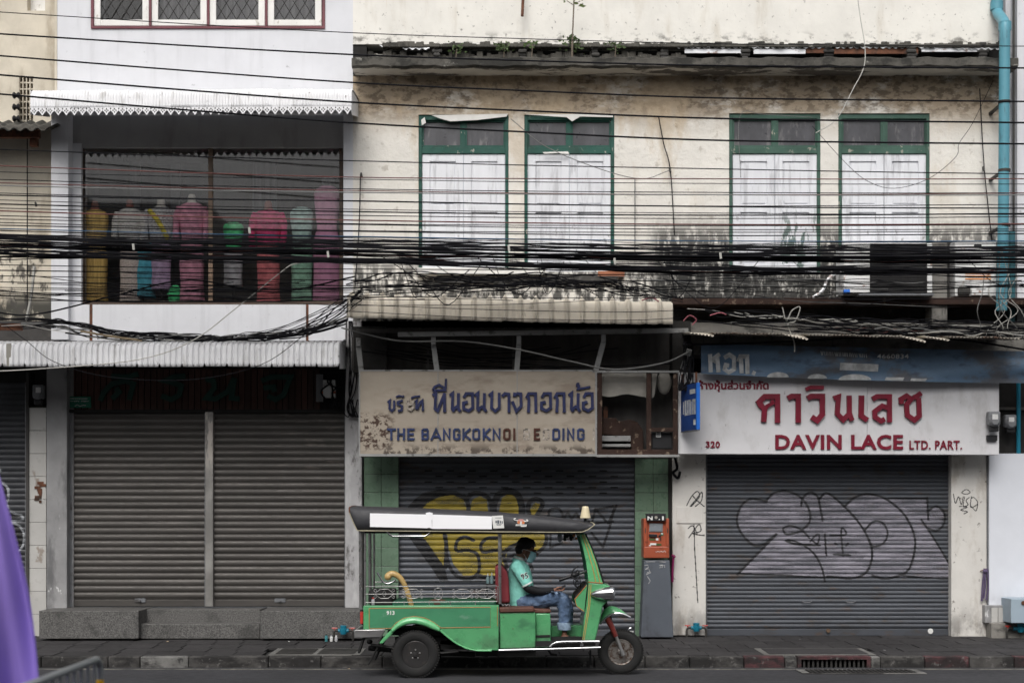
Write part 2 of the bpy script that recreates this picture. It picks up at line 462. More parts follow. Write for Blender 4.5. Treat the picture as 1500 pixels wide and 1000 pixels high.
M['green_plate'] = mat('green_plate_enamel', (0.02, 0.16, 0.10), 0.4, var=0.1)
M['white_print'] = mat('white_print', (0.7, 0.7, 0.68), 0.6, var=0.1)
M['grey_print'] = mat('worn_grey_white_print', (0.42, 0.43, 0.43), 0.7, var=0.3, vs=(9, 9, 9))
M['granite'] = mat('terrazzo_granite', (0.1, 0.097, 0.093), 0.6, var=0.6, vs=(75, 75, 75), detail=2, bump=0.1, bs=50, dirt_and_sheen=[
    dict(c=(0.03, 0.03, 0.028), a=0.6, s=(3, 3, 3), lo=0.5, hi=0.68)])
M['sign_tan'] = mat('tan_stained_sign_panel', (0.34, 0.295, 0.24), 0.75, var=0.08, vs=(2, 2, 3), dirt_and_sheen=[
    dict(c=(0.2, 0.155, 0.12), a=0.6, s=(1.5, 1.5, 4), lo=0.5, hi=0.66),
    dict(c=(0.05, 0.024, 0.016), a=0.95, s=(16, 16, 18), lo=0.49, hi=0.56, x=(-1.55, -1.75), z=(3.3, 3.18), z2=(2.7, 2.82)),
    dict(c=(0.06, 0.045, 0.035), a=0.9, s=(6, 6, 6), lo=0.5, hi=0.58, z=(2.86, 2.74))])
M['letter_blue'] = mat('dark_blue_letter_acrylic', (0.016, 0.021, 0.075), 0.45, var=0.2, vs=(7, 7, 7))
M['letter_bluelat'] = mat('blue_letter_acrylic', (0.022, 0.036, 0.11), 0.5, var=0.3, vs=(5, 5, 5), dirt_and_sheen=[dict(c=(0.02, 0.03, 0.06), a=0.8, s=6.0, lo=0.5, hi=0.65)])
M['letter_rust'] = mat('bared_rust_letter', (0.07, 0.026, 0.018), 0.8, var=0.3)
M['letter_ghost'] = mat('glue_ghost_letter', (0.34, 0.30, 0.26), 0.8, var=0.4, vs=(30, 30, 30), dirt_and_sheen=[dict(c=(0.08, 0.07, 0.06), a=0.9, s=24.0, lo=0.52, hi=0.58)])
M['letter_red'] = mat('deep_red_letter_acrylic', (0.19, 0.012, 0.03), 0.4, var=0.15, vs=(6, 6, 6))
M['sign_white'] = mat('white_sign_board', (0.66, 0.655, 0.67), 0.6, var=0.04, vs=(1.5, 1.5, 3), dirt_and_sheen=[
    dict(c=(0.3, 0.28, 0.26), a=0.35, s=(3, 3, 1.5), lo=0.5, hi=0.7), dict(c=(0.12, 0.11, 0.1), a=0.6, s=(14, 14, 6), lo=0.64, hi=0.7)])
M['banner'] = mat('faded_blue_vinyl_banner', (0.105, 0.17, 0.255), 0.55, var=0.12, vs=(2, 2, 3), dirt_and_sheen=[
    dict(c=(0.10, 0.09, 0.085), a=0.8, s=(1.2, 1.2, 2), lo=0.5, hi=0.62), dict(c=(0.04, 0.06, 0.10), a=0.6, s=(3, 3, 8), lo=0.52, hi=0.66)])
M['sign_blue'] = mat('bright_blue_sign_edge', (0.02, 0.14, 0.55), 0.4, var=0.08)
M['sign_blue_dk'] = mat('blue_sign_face', (0.015, 0.045, 0.17), 0.45, var=0.2)
M['tile_green'] = mat('green_glazed_tile', (0.125, 0.195, 0.135), 0.3, var=0.1, obj_var=0.1, spec=0.5, dirt_and_sheen=[dict(c=(0.05, 0.06, 0.045), a=0.5, s=(4, 4, 2), lo=0.5, hi=0.68)])
M['tile_cream'] = mat('cream_glazed_tile', (0.46, 0.45, 0.43), 0.35, var=0.06, obj_var=0.05, spec=0.5, dirt_and_sheen=[dict(c=(0.16, 0.1, 0.06), a=0.6, s=(5, 5, 3), lo=0.6, hi=0.68)])
M['grout'] = mat('dark_grout', (0.06, 0.065, 0.055), 0.9, var=0.2)
M['pipe_blue'] = mat('blue_pvc_pipe', (0.09, 0.265, 0.33), 0.45, var=0.06, dirt_and_sheen=[dict(c=(0.04, 0.06, 0.065), a=0.6, s=(7, 7, 1.5), lo=0.56, hi=0.7)])
M['pvc_teal'] = mat('teal_valve_plastic', (0.01, 0.16, 0.24), 0.45, var=0.1)
M['white_metal'] = mat('white_enamelled_metal', (0.68, 0.68, 0.67), 0.45, var=0.05, dirt_and_sheen=[
    dict(c=(0.24, 0.11, 0.05), a=0.8, s=(8, 8, 8), lo=0.58, hi=0.66), dict(c=(0.1, 0.1, 0.1), a=0.6, s=(4, 4, 4), lo=0.55, hi=0.68)])
M['orange_print'] = mat('orange_print', (0.55, 0.22, 0.06), 0.6)
M['grille_dark'] = mat('black_condenser_fins', (0.02, 0.019, 0.019), 0.6, var=0.2)
M['orange'] = mat('orange_red_kiosk_plastic', (0.33, 0.078, 0.038), 0.4, var=0.1, dirt_and_sheen=[dict(c=(0.1, 0.03, 0.02), a=0.6, s=(7, 7, 7), lo=0.58, hi=0.68)])
M['kiosk_grey'] = mat('slate_grey_sheet_metal', (0.105, 0.118, 0.14), 0.45, metal=0.2, var=0.08, dirt_and_sheen=[dict(c=(0.05, 0.05, 0.055), a=0.6, s=(3, 3, 2), lo=0.5, hi=0.66)])
M['screen'] = mat('grey_lcd_screen', (0.2, 0.22, 0.24), 0.2, var=0.05, spec=0.6)
M['black_plastic'] = mat('black_plastic', (0.016, 0.016, 0.018), 0.45, var=0.15)
M['grey_plastic'] = mat('grey_plastic', (0.2, 0.205, 0.215), 0.5, var=0.1)
M['box_blue'] = mat('pale_grey_blue_metal_box', (0.30, 0.37, 0.43), 0.5, var=0.06)
M['paper'] = mat('white_paper', (0.66, 0.66, 0.64), 0.8, var=0.05)
M['cable'] = mat('black_cable_sheath', (0.007, 0.007, 0.009), 0.75, var=0.2, spec=0.12)
M['cable_grey'] = mat('grey_cable_sheath', (0.16, 0.16, 0.155), 0.6, var=0.2)
M['cable_red'] = mat('rust_red_cable_sheath', (0.11, 0.035, 0.03), 0.6, var=0.2)
M['cable_blue'] = mat('blue_cable_sheath', (0.03, 0.09, 0.17), 0.6, var=0.2)
M['cable_white'] = mat('white_cable_sheath', (0.42, 0.41, 0.38), 0.6, var=0.1)
M['tape'] = mat('pink_plastic_tape', (0.45, 0.14, 0.17), 0.6, var=0.3)
M['canvas'] = mat('grey_canvas_cloth', (0.3, 0.285, 0.255), 0.9, var=0.12, bump=0.2)
M['bamboo'] = mat('split_bamboo_cane', (0.35, 0.27, 0.17), 0.8, var=0.25)
M['leaf'] = mat('sapling_leaf', (0.09, 0.12, 0.035), 0.6, var=0.3)
M['weed'] = mat('weed_leaf', (0.06, 0.095, 0.03), 0.6, var=0.35)
M['bark'] = mat('sapling_bark', (0.16, 0.13, 0.10), 0.85, var=0.2)
# street
M['asphalt'] = mat('asphalt', (0.034, 0.034, 0.038), 0.85, var=0.16, vs=(1.1, 1.1, 1.1), bump=0.35, bs=60, bdist=0.01, dirt_and_sheen=[
    dict(c=(0.028, 0.028, 0.03), a=0.7, s=(0.5, 3, 1), lo=0.5, hi=0.66), dict(c=(0.09, 0.088, 0.085), a=0.5, s=(90, 90, 90), lo=0.6, hi=0.72)])
M['paver'] = mat('dark_paving_slab', (0.031, 0.029, 0.03), 0.85, var=0.18, vs=(4, 4, 4), obj_var=0.16, bump=0.25, bs=50, bdist=0.01, dirt_and_sheen=[
    dict(c=(0.03, 0.029, 0.029), a=0.7, s=2.0, lo=0.5, hi=0.66), dict(c=(0.16, 0.15, 0.145), a=0.6, s=(14, 14, 14), lo=0.66, hi=0.72)])
M['paver_bed'] = mat('pavement_bed', (0.03, 0.03, 0.03), 0.95)
kd = [dict(c=(0.016, 0.015, 0.015), a=0.9, s=(2.2, 4, 5), lo=0.42, hi=0.58), dict(c=(0.13, 0.125, 0.12), a=0.7, s=(13, 13, 13), lo=0.58, hi=0.66), dict(c=(0.02, 0.02, 0.02), a=0.8, s=(8, 8, 8), lo=0.56, hi=0.66)]
M['kerb'] = mat('worn_kerb_concrete', (0.06, 0.057, 0.054), 0.9, var=0.25, vs=(6, 6, 6), bump=0.4, bs=22, dirt_and_sheen=kd)
M['kerb_red'] = mat('worn_red_kerb_paint', (0.085, 0.033, 0.036), 0.85, var=0.2, vs=(6, 6, 6), bump=0.4, bs=22, dirt_and_sheen=kd)
M['kerb_white'] = mat('worn_white_kerb_paint', (0.15, 0.147, 0.14), 0.85, var=0.2, vs=(6, 6, 6), bump=0.4, bs=22, dirt_and_sheen=kd)
M['road_line'] = mat('worn_road_paint', (0.24, 0.23, 0.2), 0.85, var=0.25, vs=(9, 9, 9), dirt_and_sheen=[dict(c=(0.05, 0.05, 0.05), a=0.9, s=(4, 9, 4), lo=0.47, hi=0.6)])
M['cast_iron'] = mat('cast_iron_grate', (0.045, 0.043, 0.041), 0.6, metal=0.4, var=0.25)
M['hole'] = mat('black_drain_hole', (0.006, 0.006, 0.006), 0.95)
M['patch'] = mat('grey_cement_patch', (0.13, 0.127, 0.12), 0.9, var=0.2, bump=0.2, bs=40)
M['opp'] = mat('opposite_facade_plaster', (0.34, 0.325, 0.30), 0.9, var=0.15)
M['opp_win'] = mat('opposite_window_glass', (0.05, 0.055, 0.06), 0.2, spec=0.5)
# ------------------------------------------------------------------ ground
KY, FY0 = 18.35, 21.0            # kerb front, facade plane
def struct(o):
    o['kind'] = 'structure'
    return o
b = MB()
b.add([(-60, -8, 0), (60, -8, 0), (60, 18.05, 0), (-60, 18.05, 0), (60, KY + .2, -0.04), (-60, KY + .2, -0.04)], [(0, 1, 2, 3), (3, 2, 4, 5)])
struct(b.build('road', M['asphalt'], smooth=0))
b = MB()
b.add([(-12, 17.86, 0.004), (12, 17.86, 0.004), (12, 17.93, 0.004), (-12, 17.93, 0.004)], [(0, 1, 2, 3)])
o = struct(b.build('road_line', M['road_line'], smooth=0))
# far ground behind the houses
b = MB(); b.box(-60, 60, 22.5, 60, -0.3, 0.1)
struct(b.build('ground', M['patch'], smooth=0))

pav = thing('pavement', None, None, (0, 19.8, 0.1), kind='structure')
b = MB(); b.add([(-14, KY + .16, 0.06), (14, KY + .16, 0.06), (14, 22.5, 0.13), (-14, 22.5, 0.13), (14, KY + .16, -.2), (-14, KY + .16, -.2)], [(0, 1, 2, 3), (5, 4, 1, 0)])
b.build('bed', M['paver_bed'], pav, smooth=0)
pz = lambda y: 0.108 + (y - KY) * 0.0155
cw, rw, ry0 = 0.372, 0.445, KY + 0.175
pb_ = MB(); pb_.box(-cw / 2 + .006, cw / 2 - .006, -rw / 2 + .006, rw / 2 - .006, -0.03, 0)
pm = pb_.mesh('paver', M['paver'], smooth=0)
rr = random.Random(3)
special = []                       # slabs replaced by covers and patches (x0, x1, row0, row1)
covers = [(-3.2, -2.05, 0, 1), (3.2, 4.5, 0, 1)]
for r in range(6):
    yc = ry0 + (r + .5) * rw
    wv = 7.4 + r * 0.05
    n = int(2 * wv / cw) + 2
    for i in range(n):
        xc = -wv + (i + (0.5 if r % 2 else 0) * 0) * cw
        if any(c[0] < xc < c[1] and c[2] <= r <= c[3] for c in covers): continue
        o = piece('paver', pm, pav, (xc, yc, pz(yc) + rr.uniform(-.004, .004)))
        o.rotation_euler = (math.atan(0.0155) + rr.uniform(-.004, .004), rr.uniform(-.006, .006), 0)

# kerb stones: red and white worn paint, one drain inlet
kerb = thing('kerb', None, None, (0, KY + .08, 0), kind='structure')
kx = [PX(p, KY) for p in (-30, 60, 158, 205, 276, 393, 470, 560, 640, 730, 800, 870, 945, 1010, 1090, 1150, 1168, 1276, 1290, 1355, 1420, 1486, 1560)]
kinds = ['kerb', 'kerb', 'kerb', 'kerb_white', 'kerb', 'kerb', 'kerb', 'kerb', 'kerb', 'kerb', 'kerb', 'kerb', 'kerb', 'kerb', 'kerb_red', 'kerb_white', None, 'kerb_white', 'kerb', 'kerb_red', 'kerb', 'kerb_red']
for a, c, k in zip(kx, kx[1:], kinds):
    zt = 0.112 + rr.uniform(-.004, .004)
    b = MB()
    if k is None:
        # inlet stone: a frame round the slot with bars
        b.box(a + .004, c - .004, KY, KY + .17, 0.075, zt, 1)
        b.box(a + .004, a + .05, KY, KY + .17, -0.12, 0.075, 1); b.box(c - .05, c - .004, KY, KY + .17, -0.12, 0.075, 1)
        b.box(a + .05, c - .05, KY + .12, KY + .17, -0.12, 0.075, 2)
        b.build('kerb_stone', [M['kerb_red'], M['kerb_red'], M['hole']], kerb, smooth=0)
        inlet = (a, c)
    else:
        b.box(a + .004, c - .004, KY, KY + .165, -0.12, zt)
        b.build('kerb_stone', M[k], kerb, smooth=0, bevel=0.016)
gr = thing('drain_inlet', 'black barred kerb inlet beneath the red kerb paint', 'drain', (sum(inlet) / 2, KY + .05, 0.0))
n = 14
bm_ = MB(); bm_.box(-.012, .012, -.012, .012, -.11, .07)
bme = bm_.mesh('bar', M['cast_iron'], smooth=0)
for i in range(n):
    piece('bar', bme, gr, (inlet[0] + .09 + i * (inlet[1] - inlet[0] - .18) / (n - 1), KY + .04, 0.0))
b = MB(); b.box(inlet[0] + .05, inlet[1] - .05, KY + .03, KY + .05, -.118, -.09)
b.build('frame', M['cast_iron'], gr, smooth=0)
# gully grate in the road
ga, gc = PX(1185, 17.6), PX(1335, 17.6)
gr = thing('gully_grate', 'black iron gully grate set flat in the road below the kerb inlet', 'drain', ((ga + gc) / 2, 17.6, 0))
b = MB()
b.box(ga - .12, gc + .12, 17.36, 17.40, 0.003, .012); b.box(ga - .12, gc + .12, 17.80, 17.85, 0.003, .012)
b.box(ga - .12, ga - .03, 17.4, 17.80, 0.003, .012); b.box(gc + .03, gc + .12, 17.4, 17.80, 0.003, .012)
b.build('frame', M['kerb_white'], gr, smooth=0)
b = MB(); b.add([(ga - .03, 17.4, .005), (gc + .03, 17.4, .005), (gc + .03, 17.8, .005), (ga - .03, 17.8, .005)], [(0, 1, 2, 3)])
b.build('pit', M['hole'], gr, smooth=0)
bm_ = MB(); bm_.box(-.014, .014, -.2, .2, 0, .009); bme = bm_.mesh('bar', M['cast_iron'], smooth=0)
for i in range(22): piece('bar', bme, gr, (ga + (i + .2) * (gc - ga) / 21.5, 17.6, .006))
# manhole covers in the pavement
def cover(x0, x1, y0, y1, lab, nlid):
    t = thing('manhole_cover', lab, 'manhole cover', ((x0 + x1) / 2, (y0 + y1) / 2, pz(y0)))
    zt = lambda y: pz(y) + .004
    def slab(xa, xb, ya, yb, dz, m, name):
        q = MB()
        q.add([(xa, ya, zt(ya) + dz), (xb, ya, zt(ya) + dz), (xb, yb, zt(yb) + dz), (xa, yb, zt(yb) + dz), (xa, ya, zt(ya) - .05), (xb, ya, zt(ya) - .05), (xb, yb, zt(yb) - .05), (xa, yb, zt(yb) - .05)],
              [(0, 1, 2, 3), (4, 5, 1, 0), (5, 6, 2, 1), (7, 4, 0, 3), (6, 7, 3, 2)])
        return q.build(name, m, t, smooth=0)
    slab(x0, x1, y0, y1, 0, M['patch'], 'frame')
    w = (x1 - x0 - .1) / nlid
    for i in range(nlid):
        slab(x0 + .05 + i * w + .03, x0 + .05 + (i + 1) * w - .03, y0 + .08, y1 - .08, .006, M['paver' if nlid == 1 else 'cast_iron'], 'lid')
cover(-3.05, -1.9, KY + .2, KY + 1.0, 'pale cement manhole cover with two lids in the pavement behind the tuk-tuk tail', 2)
cover(3.15, 4.55, KY + .2, KY + 1.0, 'dark slab manhole cover with pale rim above the kerb inlet', 1)

# ------------------------------------------------------------------ opposite side of the street (behind the viewer; shades the ground floors)
b = MB()
rr2 = random.Random(11)
x = -46
while x < 46:
    w = rr2.uniform(4, 5.5); h = rr2.uniform(10.5, 13.5)
    b.box(x, x + w - .02, -12, -6 - rr2.uniform(0, .3), 0, h)
    for fl in range(3):
        z0 = 3.6 + fl * 2.9
        if z0 + 1.5 < h:
            for k in range(2): b.box(x + .6 + k * w / 2, x + w / 2 - .2 + k * w / 2, -6.35, -5.96, z0, z0 + 1.4, 1)
    b.box(x, x + w - .02, -6.3, -4.9, 3.0, 3.12)
    x += w
o = struct(b.build('opposite_buildings', [M['opp'], M['opp_win']], smooth=0))

# ------------------------------------------------------------------ left: beige neighbour
bl = thing('beige_shophouse', 'old stained beige shophouse at the far left behind the cables', 'building', (-9.5, 21.3, 0))
b = wall(-260, 83, -80, 480, 21.35, [(40, 66, -30, 16), (28, 49, 112, 186)], 0.25)
b.build('wall', M['old_beige'], bl, smooth=0)
b = MB(); b.box(PX(40, 21.5), PX(66, 21.5), 21.5, 21.53, PZ(16, 21.5), PZ(-30, 21.5))
b.build('window', M['casement'], bl, smooth=0)
# breeze-block vent
vb = MB(); vb.pbox(27, 50, 110, 188, 21.52, 21.56); vt = vb.build('vent_panel', M['dark'], bl, smooth=0)
fb = MB()
for i in range(5): fb.pbox(27.5 + i * 5.2, 29 + i * 5.2, 111, 187, 21.36, 21.46)
for j in range(9): fb.pbox(28, 49.5, 111 + j * 9.3, 113 + j * 9.3, 21.37, 21.45)
fb.build('lattice', M['old_beige'], vt, smooth=0)
b = MB(); b.bar(P(-260, 196, 20.9), P(58, 196, 20.9), .12, .1); b.bar(P(50, 198, 20.95), P(50, 215, 20.95), .1, .1)
b.build('beam', M['rust'], bl, smooth=0)
# wavy tile eave
def wave_sheet(px0, px1, Y0, z0, Y1, z1, pitch, amp, m, mb=None, nx=8):
    mb = mb or MB()
    xa, xb = PX(px0, Y0), PX(px1, Y0)
    n = max(2, int((xb - xa) / pitch * nx))
    up = Vector((0, -(z1 - z0), (Y1 - Y0))).normalized()
    mb.grid(n, 4, lambda u, v: Vector((xa + u * (xb - xa), Y0 + v * (Y1 - Y0), z0 + v * (z1 - z0))) + up * (amp * math.cos(2 * math.pi * u * (xb - xa) / pitch)))
    return mb
b = wave_sheet(-250, 76, 20.6, PZ(189, 20.6), 21.34, PZ(178, 21.34), .16, .022, None)
o = b.build('eave', M['ledge'], bl); s = o.modifiers.new('s', 'SOLIDIFY'); s.thickness = .012
# insulators rack on the wall
for i in range(3):
    ir = thing('insulator', 'black spool insulator on the beige wall beside the vent, ' + ('upper', 'middle', 'lower')[i] + ' of three', 'insulator', P(24, 140 + i * 17, 21.2), group='spool insulators beside the vent')
    c = P(24, 140 + i * 17, 21.2)
    MB().lathe([(.0, -.05), (.035, -.05), (.05, -.03), (.025, 0), (.05, .03), (.035, .05), (0, .05)], c, (1, 0, 0), 10).build('spool', M['black_plastic'], ir)
    MB().tube([c, c + Vector((0, .16, 0))], .012, 6).build('bolt', M['iron'], ir)
# ground floor left neighbour: dark shutter, tiled pillar
GF = 0.15

# ------------------------------------------------------------------ roller shutters
def prof(t, a):                       # slat profile: y offset towards the street for t in 0..1 along the slat height
    if t < .10: return 0.0
    return -a * (math.sin(math.pi * (t - .1) / .9) ** 0.6 if .1 < t < 1 else 0)
def shutter(parent, px0, px1, py0, py1, Y, n, a, m, label=None, rail=True, guides=True, vents=None):
    t = thing('roller_shutter', label, None, P((px0 + px1) / 2, py1, Y)); t.parent = parent
    t.location = Vector(t.location) - WL[parent.name]
    xa, xb = PX(px0, Y), PX(px1, Y); z0, z1 = PZ(py1, Y), PZ(py0, Y)
    rh = .11 if rail else 0
    h = (z1 - z0 - rh) / n
    w = xb - xa
    ts = [0, .1, .2, .34, .55, .76, .9, .999]
    sb = MB()
    segs = 1
    sb.grid(segs, len(ts) - 1, lambda u, v: Vector(((u - .5) * w, prof(ts[round(v * (len(ts) - 1))], a), ts[round(v * (len(ts) - 1))] * h)))
    me = sb.mesh('slat', m, smooth=50)
    rnd = random.Random(n)
    for i in range(n):
        o = piece('slat', me, t, ((xa + xb) / 2, Y + rnd.uniform(-.0015, .0015), z0 + rh + i * h))
        o.rotation_euler = (0, rnd.uniform(-.0006, .0006), 0)
    if rail:
        q = MB(); q.box(xa, xb, Y - a, Y + .02, z0 + .005, z0 + rh - .008); q.build('bottom_rail', m, t, smooth=0, bevel=.006)
    q = MB(); q.box(xa, xb, Y + .012, Y + .03, z0, z1 + .3); q.build('backing', M['dark'], t, smooth=0)
    if guides:
        for s_, xx in ((-1, xa), (1, xb)):
            q = MB(); q.box(xx - .012 * (s_ < 0) - .04 * (s_ < 0), xx + .012 * (s_ > 0) + .04 * (s_ > 0), Y - a - .03, Y + .02, z0, z1); q.build('guide', M['guide'], t, smooth=0, bevel=.004)
    return t, dict(x0=xa, x1=xb, z0=z0 + rh, h=h, n=n, a=a, Y=Y)

def dist_seg(X, Z, p, q):
    px_, pz_ = p; qx, qz = q
    dx, dz = qx - px_, qz - pz_
    L2 = dx * dx + dz * dz + 1e-12
    t = np.clip(((X - px_) * dx + (Z - pz_) * dz) / L2, 0, 1)
    return np.hypot(X - px_ - t * dx, Z - pz_ - t * dz)
def in_poly(X, Z, poly):
    c = np.zeros(X.shape, bool)
    n = len(poly)
    for i in range(n):
        x0, z0 = poly[i]; x1, z1 = poly[(i + 1) % n]
        if abs(z1 - z0) < 1e-9: continue
        cr = ((z0 > Z) != (z1 > Z)) & (X < (x1 - x0) * (Z - z0) / (z1 - z0) + x0)
        c ^= cr
    return c
def paint(shapes, surf, mats, name, parent, dx=.007, lift=.003, label=None):
    """flat paint marks laid on a surface: shapes = [(material index, 'poly'|'line', points in px, width m, smooth)]
    surf: dict of a shutter, or dict(flat=True, x0,x1,z0,z1,Y,rows)"""
    Y = surf['Y']
    xa, xb = surf['x0'], surf['x1']
    if surf.get('flat'):
        rows = [surf['z0'] + k * dx for k in range(int((surf['z1'] - surf['z0']) / dx) + 1)]
        yo = [0.0] * len(rows)
    else:
        ts = [0.0, .1, .2, .34, .45, .55, .65, .76, .9]
        rows, yo = [], []
        for i in range(surf['n']):
            for t in ts:
                rows.append(surf['z0'] + (i + t) * surf['h']); yo.append(prof(t, surf['a']))
        rows.append(surf['z0'] + surf['n'] * surf['h']); yo.append(0.0)
    rows = np.array(rows)
    nx = int((xb - xa) / dx)
    xc = xa + (np.arange(nx) + .5) * dx
    zc = (rows[:-1] + rows[1:]) / 2
    X, Z = np.meshgrid(xc, zc)
    idx = np.full(X.shape, -1)
    for sh in shapes:
        k, typ, pts, w = sh[:4]
        sm = sh[4] if len(sh) > 4 else True
        q = [(PX(p[0], Y), PZ(p[1], Y)) for p in pts]
        if sm and len(q) > 2:
            q = [(v.x, v.y) for v in catmull([Vector((a_, b_, 0)) for a_, b_ in q], 6, closed=(typ == 'poly'))]
        if typ == 'poly':
            idx[in_poly(X, Z, q)] = k
        else:
            for p1, p2 in zip(q, q[1:]):
                lo, hi = min(p1[0], p2[0]) - w, max(p1[0], p2[0]) + w
                i0, i1 = max(0, int((lo - xa) / dx)), min(nx, int((hi - xa) / dx) + 1)
                if i1 <= i0: continue
                d = dist_seg(X[:, i0:i1], Z[:, i0:i1], p1, p2)
                idx[:, i0:i1][d < w / 2] = k
    mb = MB()
    for r in range(idx.shape[0]):
        row = idx[r]
        ch = np.flatnonzero(np.diff(np.concatenate(([-2], row, [-2]))))
        for a_, b_ in zip(ch, ch[1:]):
            k = row[a_]
            if k < 0: continue
            x0, x1 = xa + a_ * dx, xa + b_ * dx
            mb.add([(x0, Y + yo[r] - lift, rows[r]), (x1, Y + yo[r] - lift, rows[r]), (x1, Y + yo[r + 1] - lift, rows[r + 1]), (x0, Y + yo[r + 1] - lift, rows[r + 1])], [(0, 1, 2, 3)], int(k))
    return mb.build(name, mats, parent, smooth=0, label=label)

M['spray_black'] = spray('black_spray_paint', (0.012, 0.012, 0.014), 0.95)
M['spray_yellow'] = spray('yellow_spray_paint', (0.27, 0.205, 0.02), 0.75)
M['spray_pink'] = spray('pale_mauve_spray_paint', (0.31, 0.295, 0.345), 0.46, (2.2, 3, 16))
M['spray_white'] = spray('white_spray_paint', (0.45, 0.47, 0.5), 0.5, (9, 9, 9))
M['marker'] = mat('black_marker_ink', (0.02, 0.02, 0.022), 0.6, var=0.1)
M['marker_white'] = mat('white_marker_ink', (0.5, 0.5, 0.5), 0.6, var=0.2)

# far-left shutter and pillar
t, sf = shutter(bl, -120, 38, 560, 930, 21.2, 44, .012, M['slat_dark'], 'dark shutter with a white outlined graffiti curl')
g = zoomer
z6 = lambda x, y: (x / 2.83, 700 + y / 2.83)
L1 = [z6(*p) for p in ((-60, -40), (0, 10), (32, 40), (36, 75), (30, 110), (50, 140), (90, 155), (92, 175), (40, 180), (20, 185))]
L2 = [z6(*p) for p in ((20, 185), (70, 190), (98, 225), (95, 280), (70, 310), (55, 350))]
fill = L1[:7] + L2 + [(-40, 825), (-40, 690)]
paint([(0, 'poly', fill, 0, False), (1, 'line', L1, .035), (1, 'line', L2, .03)], sf, [M['spray_black'], M['spray_white']], 'graffiti', t)
tp = MB(); tp.pbox(42, 68, 595, 935, 21.06, 21.3); tw = tp.build('pillar', M['grout'], bl, smooth=0)
for i in range(10):
    q = MB(); q.pbox(42.6, 67.6, 597 + i * 33.6, 597 + i * 33.6 + 33, 21.045, 21.062); q.build('tile', M['tile_cream'], tw, smooth=0, bevel=.003)
q = MB(); q.pbox(38, 42, 545, 932, 21.02, 21.3); q.pbox(-130, 76, 470, 605, 21.28, 21.4); q.build('recess', M['dark_board'], bl, smooth=0)
q = MB()
rr = random.Random(5)
for i in range(9):
    x_ = 60 + rr.uniform(-6, 3); y_ = 705 + i * 3.4
    q.pbox(x_ - rr.uniform(2, 6), x_ + rr.uniform(1, 5), y_, y_ + 4, 21.036 - i * .0006, 21.044)
q.build('rust_patch', M['rust'], tw, smooth=0)

# ------------------------------------------------------------------ white shophouse (left shop)
bw = thing('white_shophouse', 'white painted shophouse with a dress display window upstairs', 'building', (-4.4, 21.0, 0.15))
b = wall(83, 517, -80, 166, FY0, [(133, 476, -60, 42)], .12)
b.build('wall', M['white_wall'], bw, smooth=0)
b = MB(); b.pbox(80, 83.5, -80, 160, 20.99, 21.4); b.build('edge_trim', M['old_beige'], bw, smooth=0)
# upper casement window band
wi = thing('window', 'band of four white casements with diamond grilles and maroon trim', None, P(304, 42, FY0)); wi.parent = bw; wi.location = Vector(wi.location) - WL[bw.name]
q = MB()
q.pbox(133, 137, -60, 42, 20.98, 21.08); q.pbox(472, 476, -60, 42, 20.98, 21.08); q.pbox(133, 476, 38.5, 42, 20.978, 21.08)
for x_ in (220, 305, 390): q.pbox(x_ - 1.5, x_ + 1.5, -60, 38.5, 20.983, 21.08)
q.build('frame', M['maroon'], wi, smooth=0, bevel=.004)
for i, (xa, xb) in enumerate(((137.5, 218), (222, 303), (307, 388), (392, 471))):
    q = MB()
    q.pbox(xa, xa + 9.5, -60, 38, 21.01, 21.05); q.pbox(xb - 9.5, xb, -60, 38, 21.01, 21.05); q.pbox(xa + 9.5, xb - 9.5, 29, 38, 21.011, 21.05)
    q.build('sash', M['casement'], wi, smooth=0, bevel=.006)
    q = MB(); q.pbox(xa + 9, xb - 9, -60, 29.5, 21.04, 21.045); q.build('pane', M['pane'], wi, smooth=0)
    q = MB()
    x0, x1 = xa + 9.5, xb - 9.5
    for k in range(-6, 10):
        for s_ in (1, -1):
            # diamonds: lines of slope +-1.5 clipped to the opening
            pts = []
            for tt in np.linspace(0, 1, 25):
                y_ = -40 + tt * 69
                x_ = x0 + k * 15 + s_ * (y_ - 29) / 1.6
                if x0 <= x_ <= x1: pts.append((x_, y_))
            if len(pts) > 1: q.tube([P(*pts[0], 21.034), P(*pts[-1], 21.034)], .005, 4, cap=False)
    q.build('grille', M['iron'], wi, smooth=0)
    q = MB()
    xm = (xa + xb) / 2
    sd = (0, 1, 0, 1)[i]
    q.grid(16, 1, lambda u, v: P(xm - 32 + u * 64 * (1 if i != 0 else .15), -60 + v * 95, 21.2) + Vector((0, .03 * math.sin(u * 30), 0)))
    q.build('curtain', M['curtain'], wi)
q = MB(); q.pbox(130, 480, -80, 60, 21.5, 21.52); q.build('room_back', M['dark'], bw, smooth=0)
# display bay: pilasters, soffit, window, lower panel
for a_, c_ in ((75, 100), (503, 517)):
    q = MB(); q.pbox(a_, c_, 160, 497, FY0, 21.4); q.build('pilaster', M['white_wall'], bw, smooth=0)
q = MB(); q.pbox(100, 503, 158, 216, 21.22, 21.5); q.build('lintel', M['lintel'], bw, smooth=0)
q = MB(); q.pbox(98, 119, 210, 447, 21.2, 21.5); q.build('jamb', M['white_wall'], bw, smooth=0)
wi = thing('display_window', 'wide brown framed display window full of dressed mannequins', None, P(308, 445, 21.3)); wi.parent = bw; wi.location = Vector(wi.location) - WL[bw.name]
YW = 21.3
q = MB()
q.pbox(117.5, 122, 213, 446, YW - .03, YW + .06); q.pbox(497, 502.5, 213, 446, YW - .03, YW + .06)
q.pbox(122, 497, 212.5, 217, YW - .032, YW + .06); q.pbox(122, 497, 441, 446.5, YW - .034, YW + .06)
q.build('frame', M['brown_frame'], wi, smooth=0, bevel=.004)
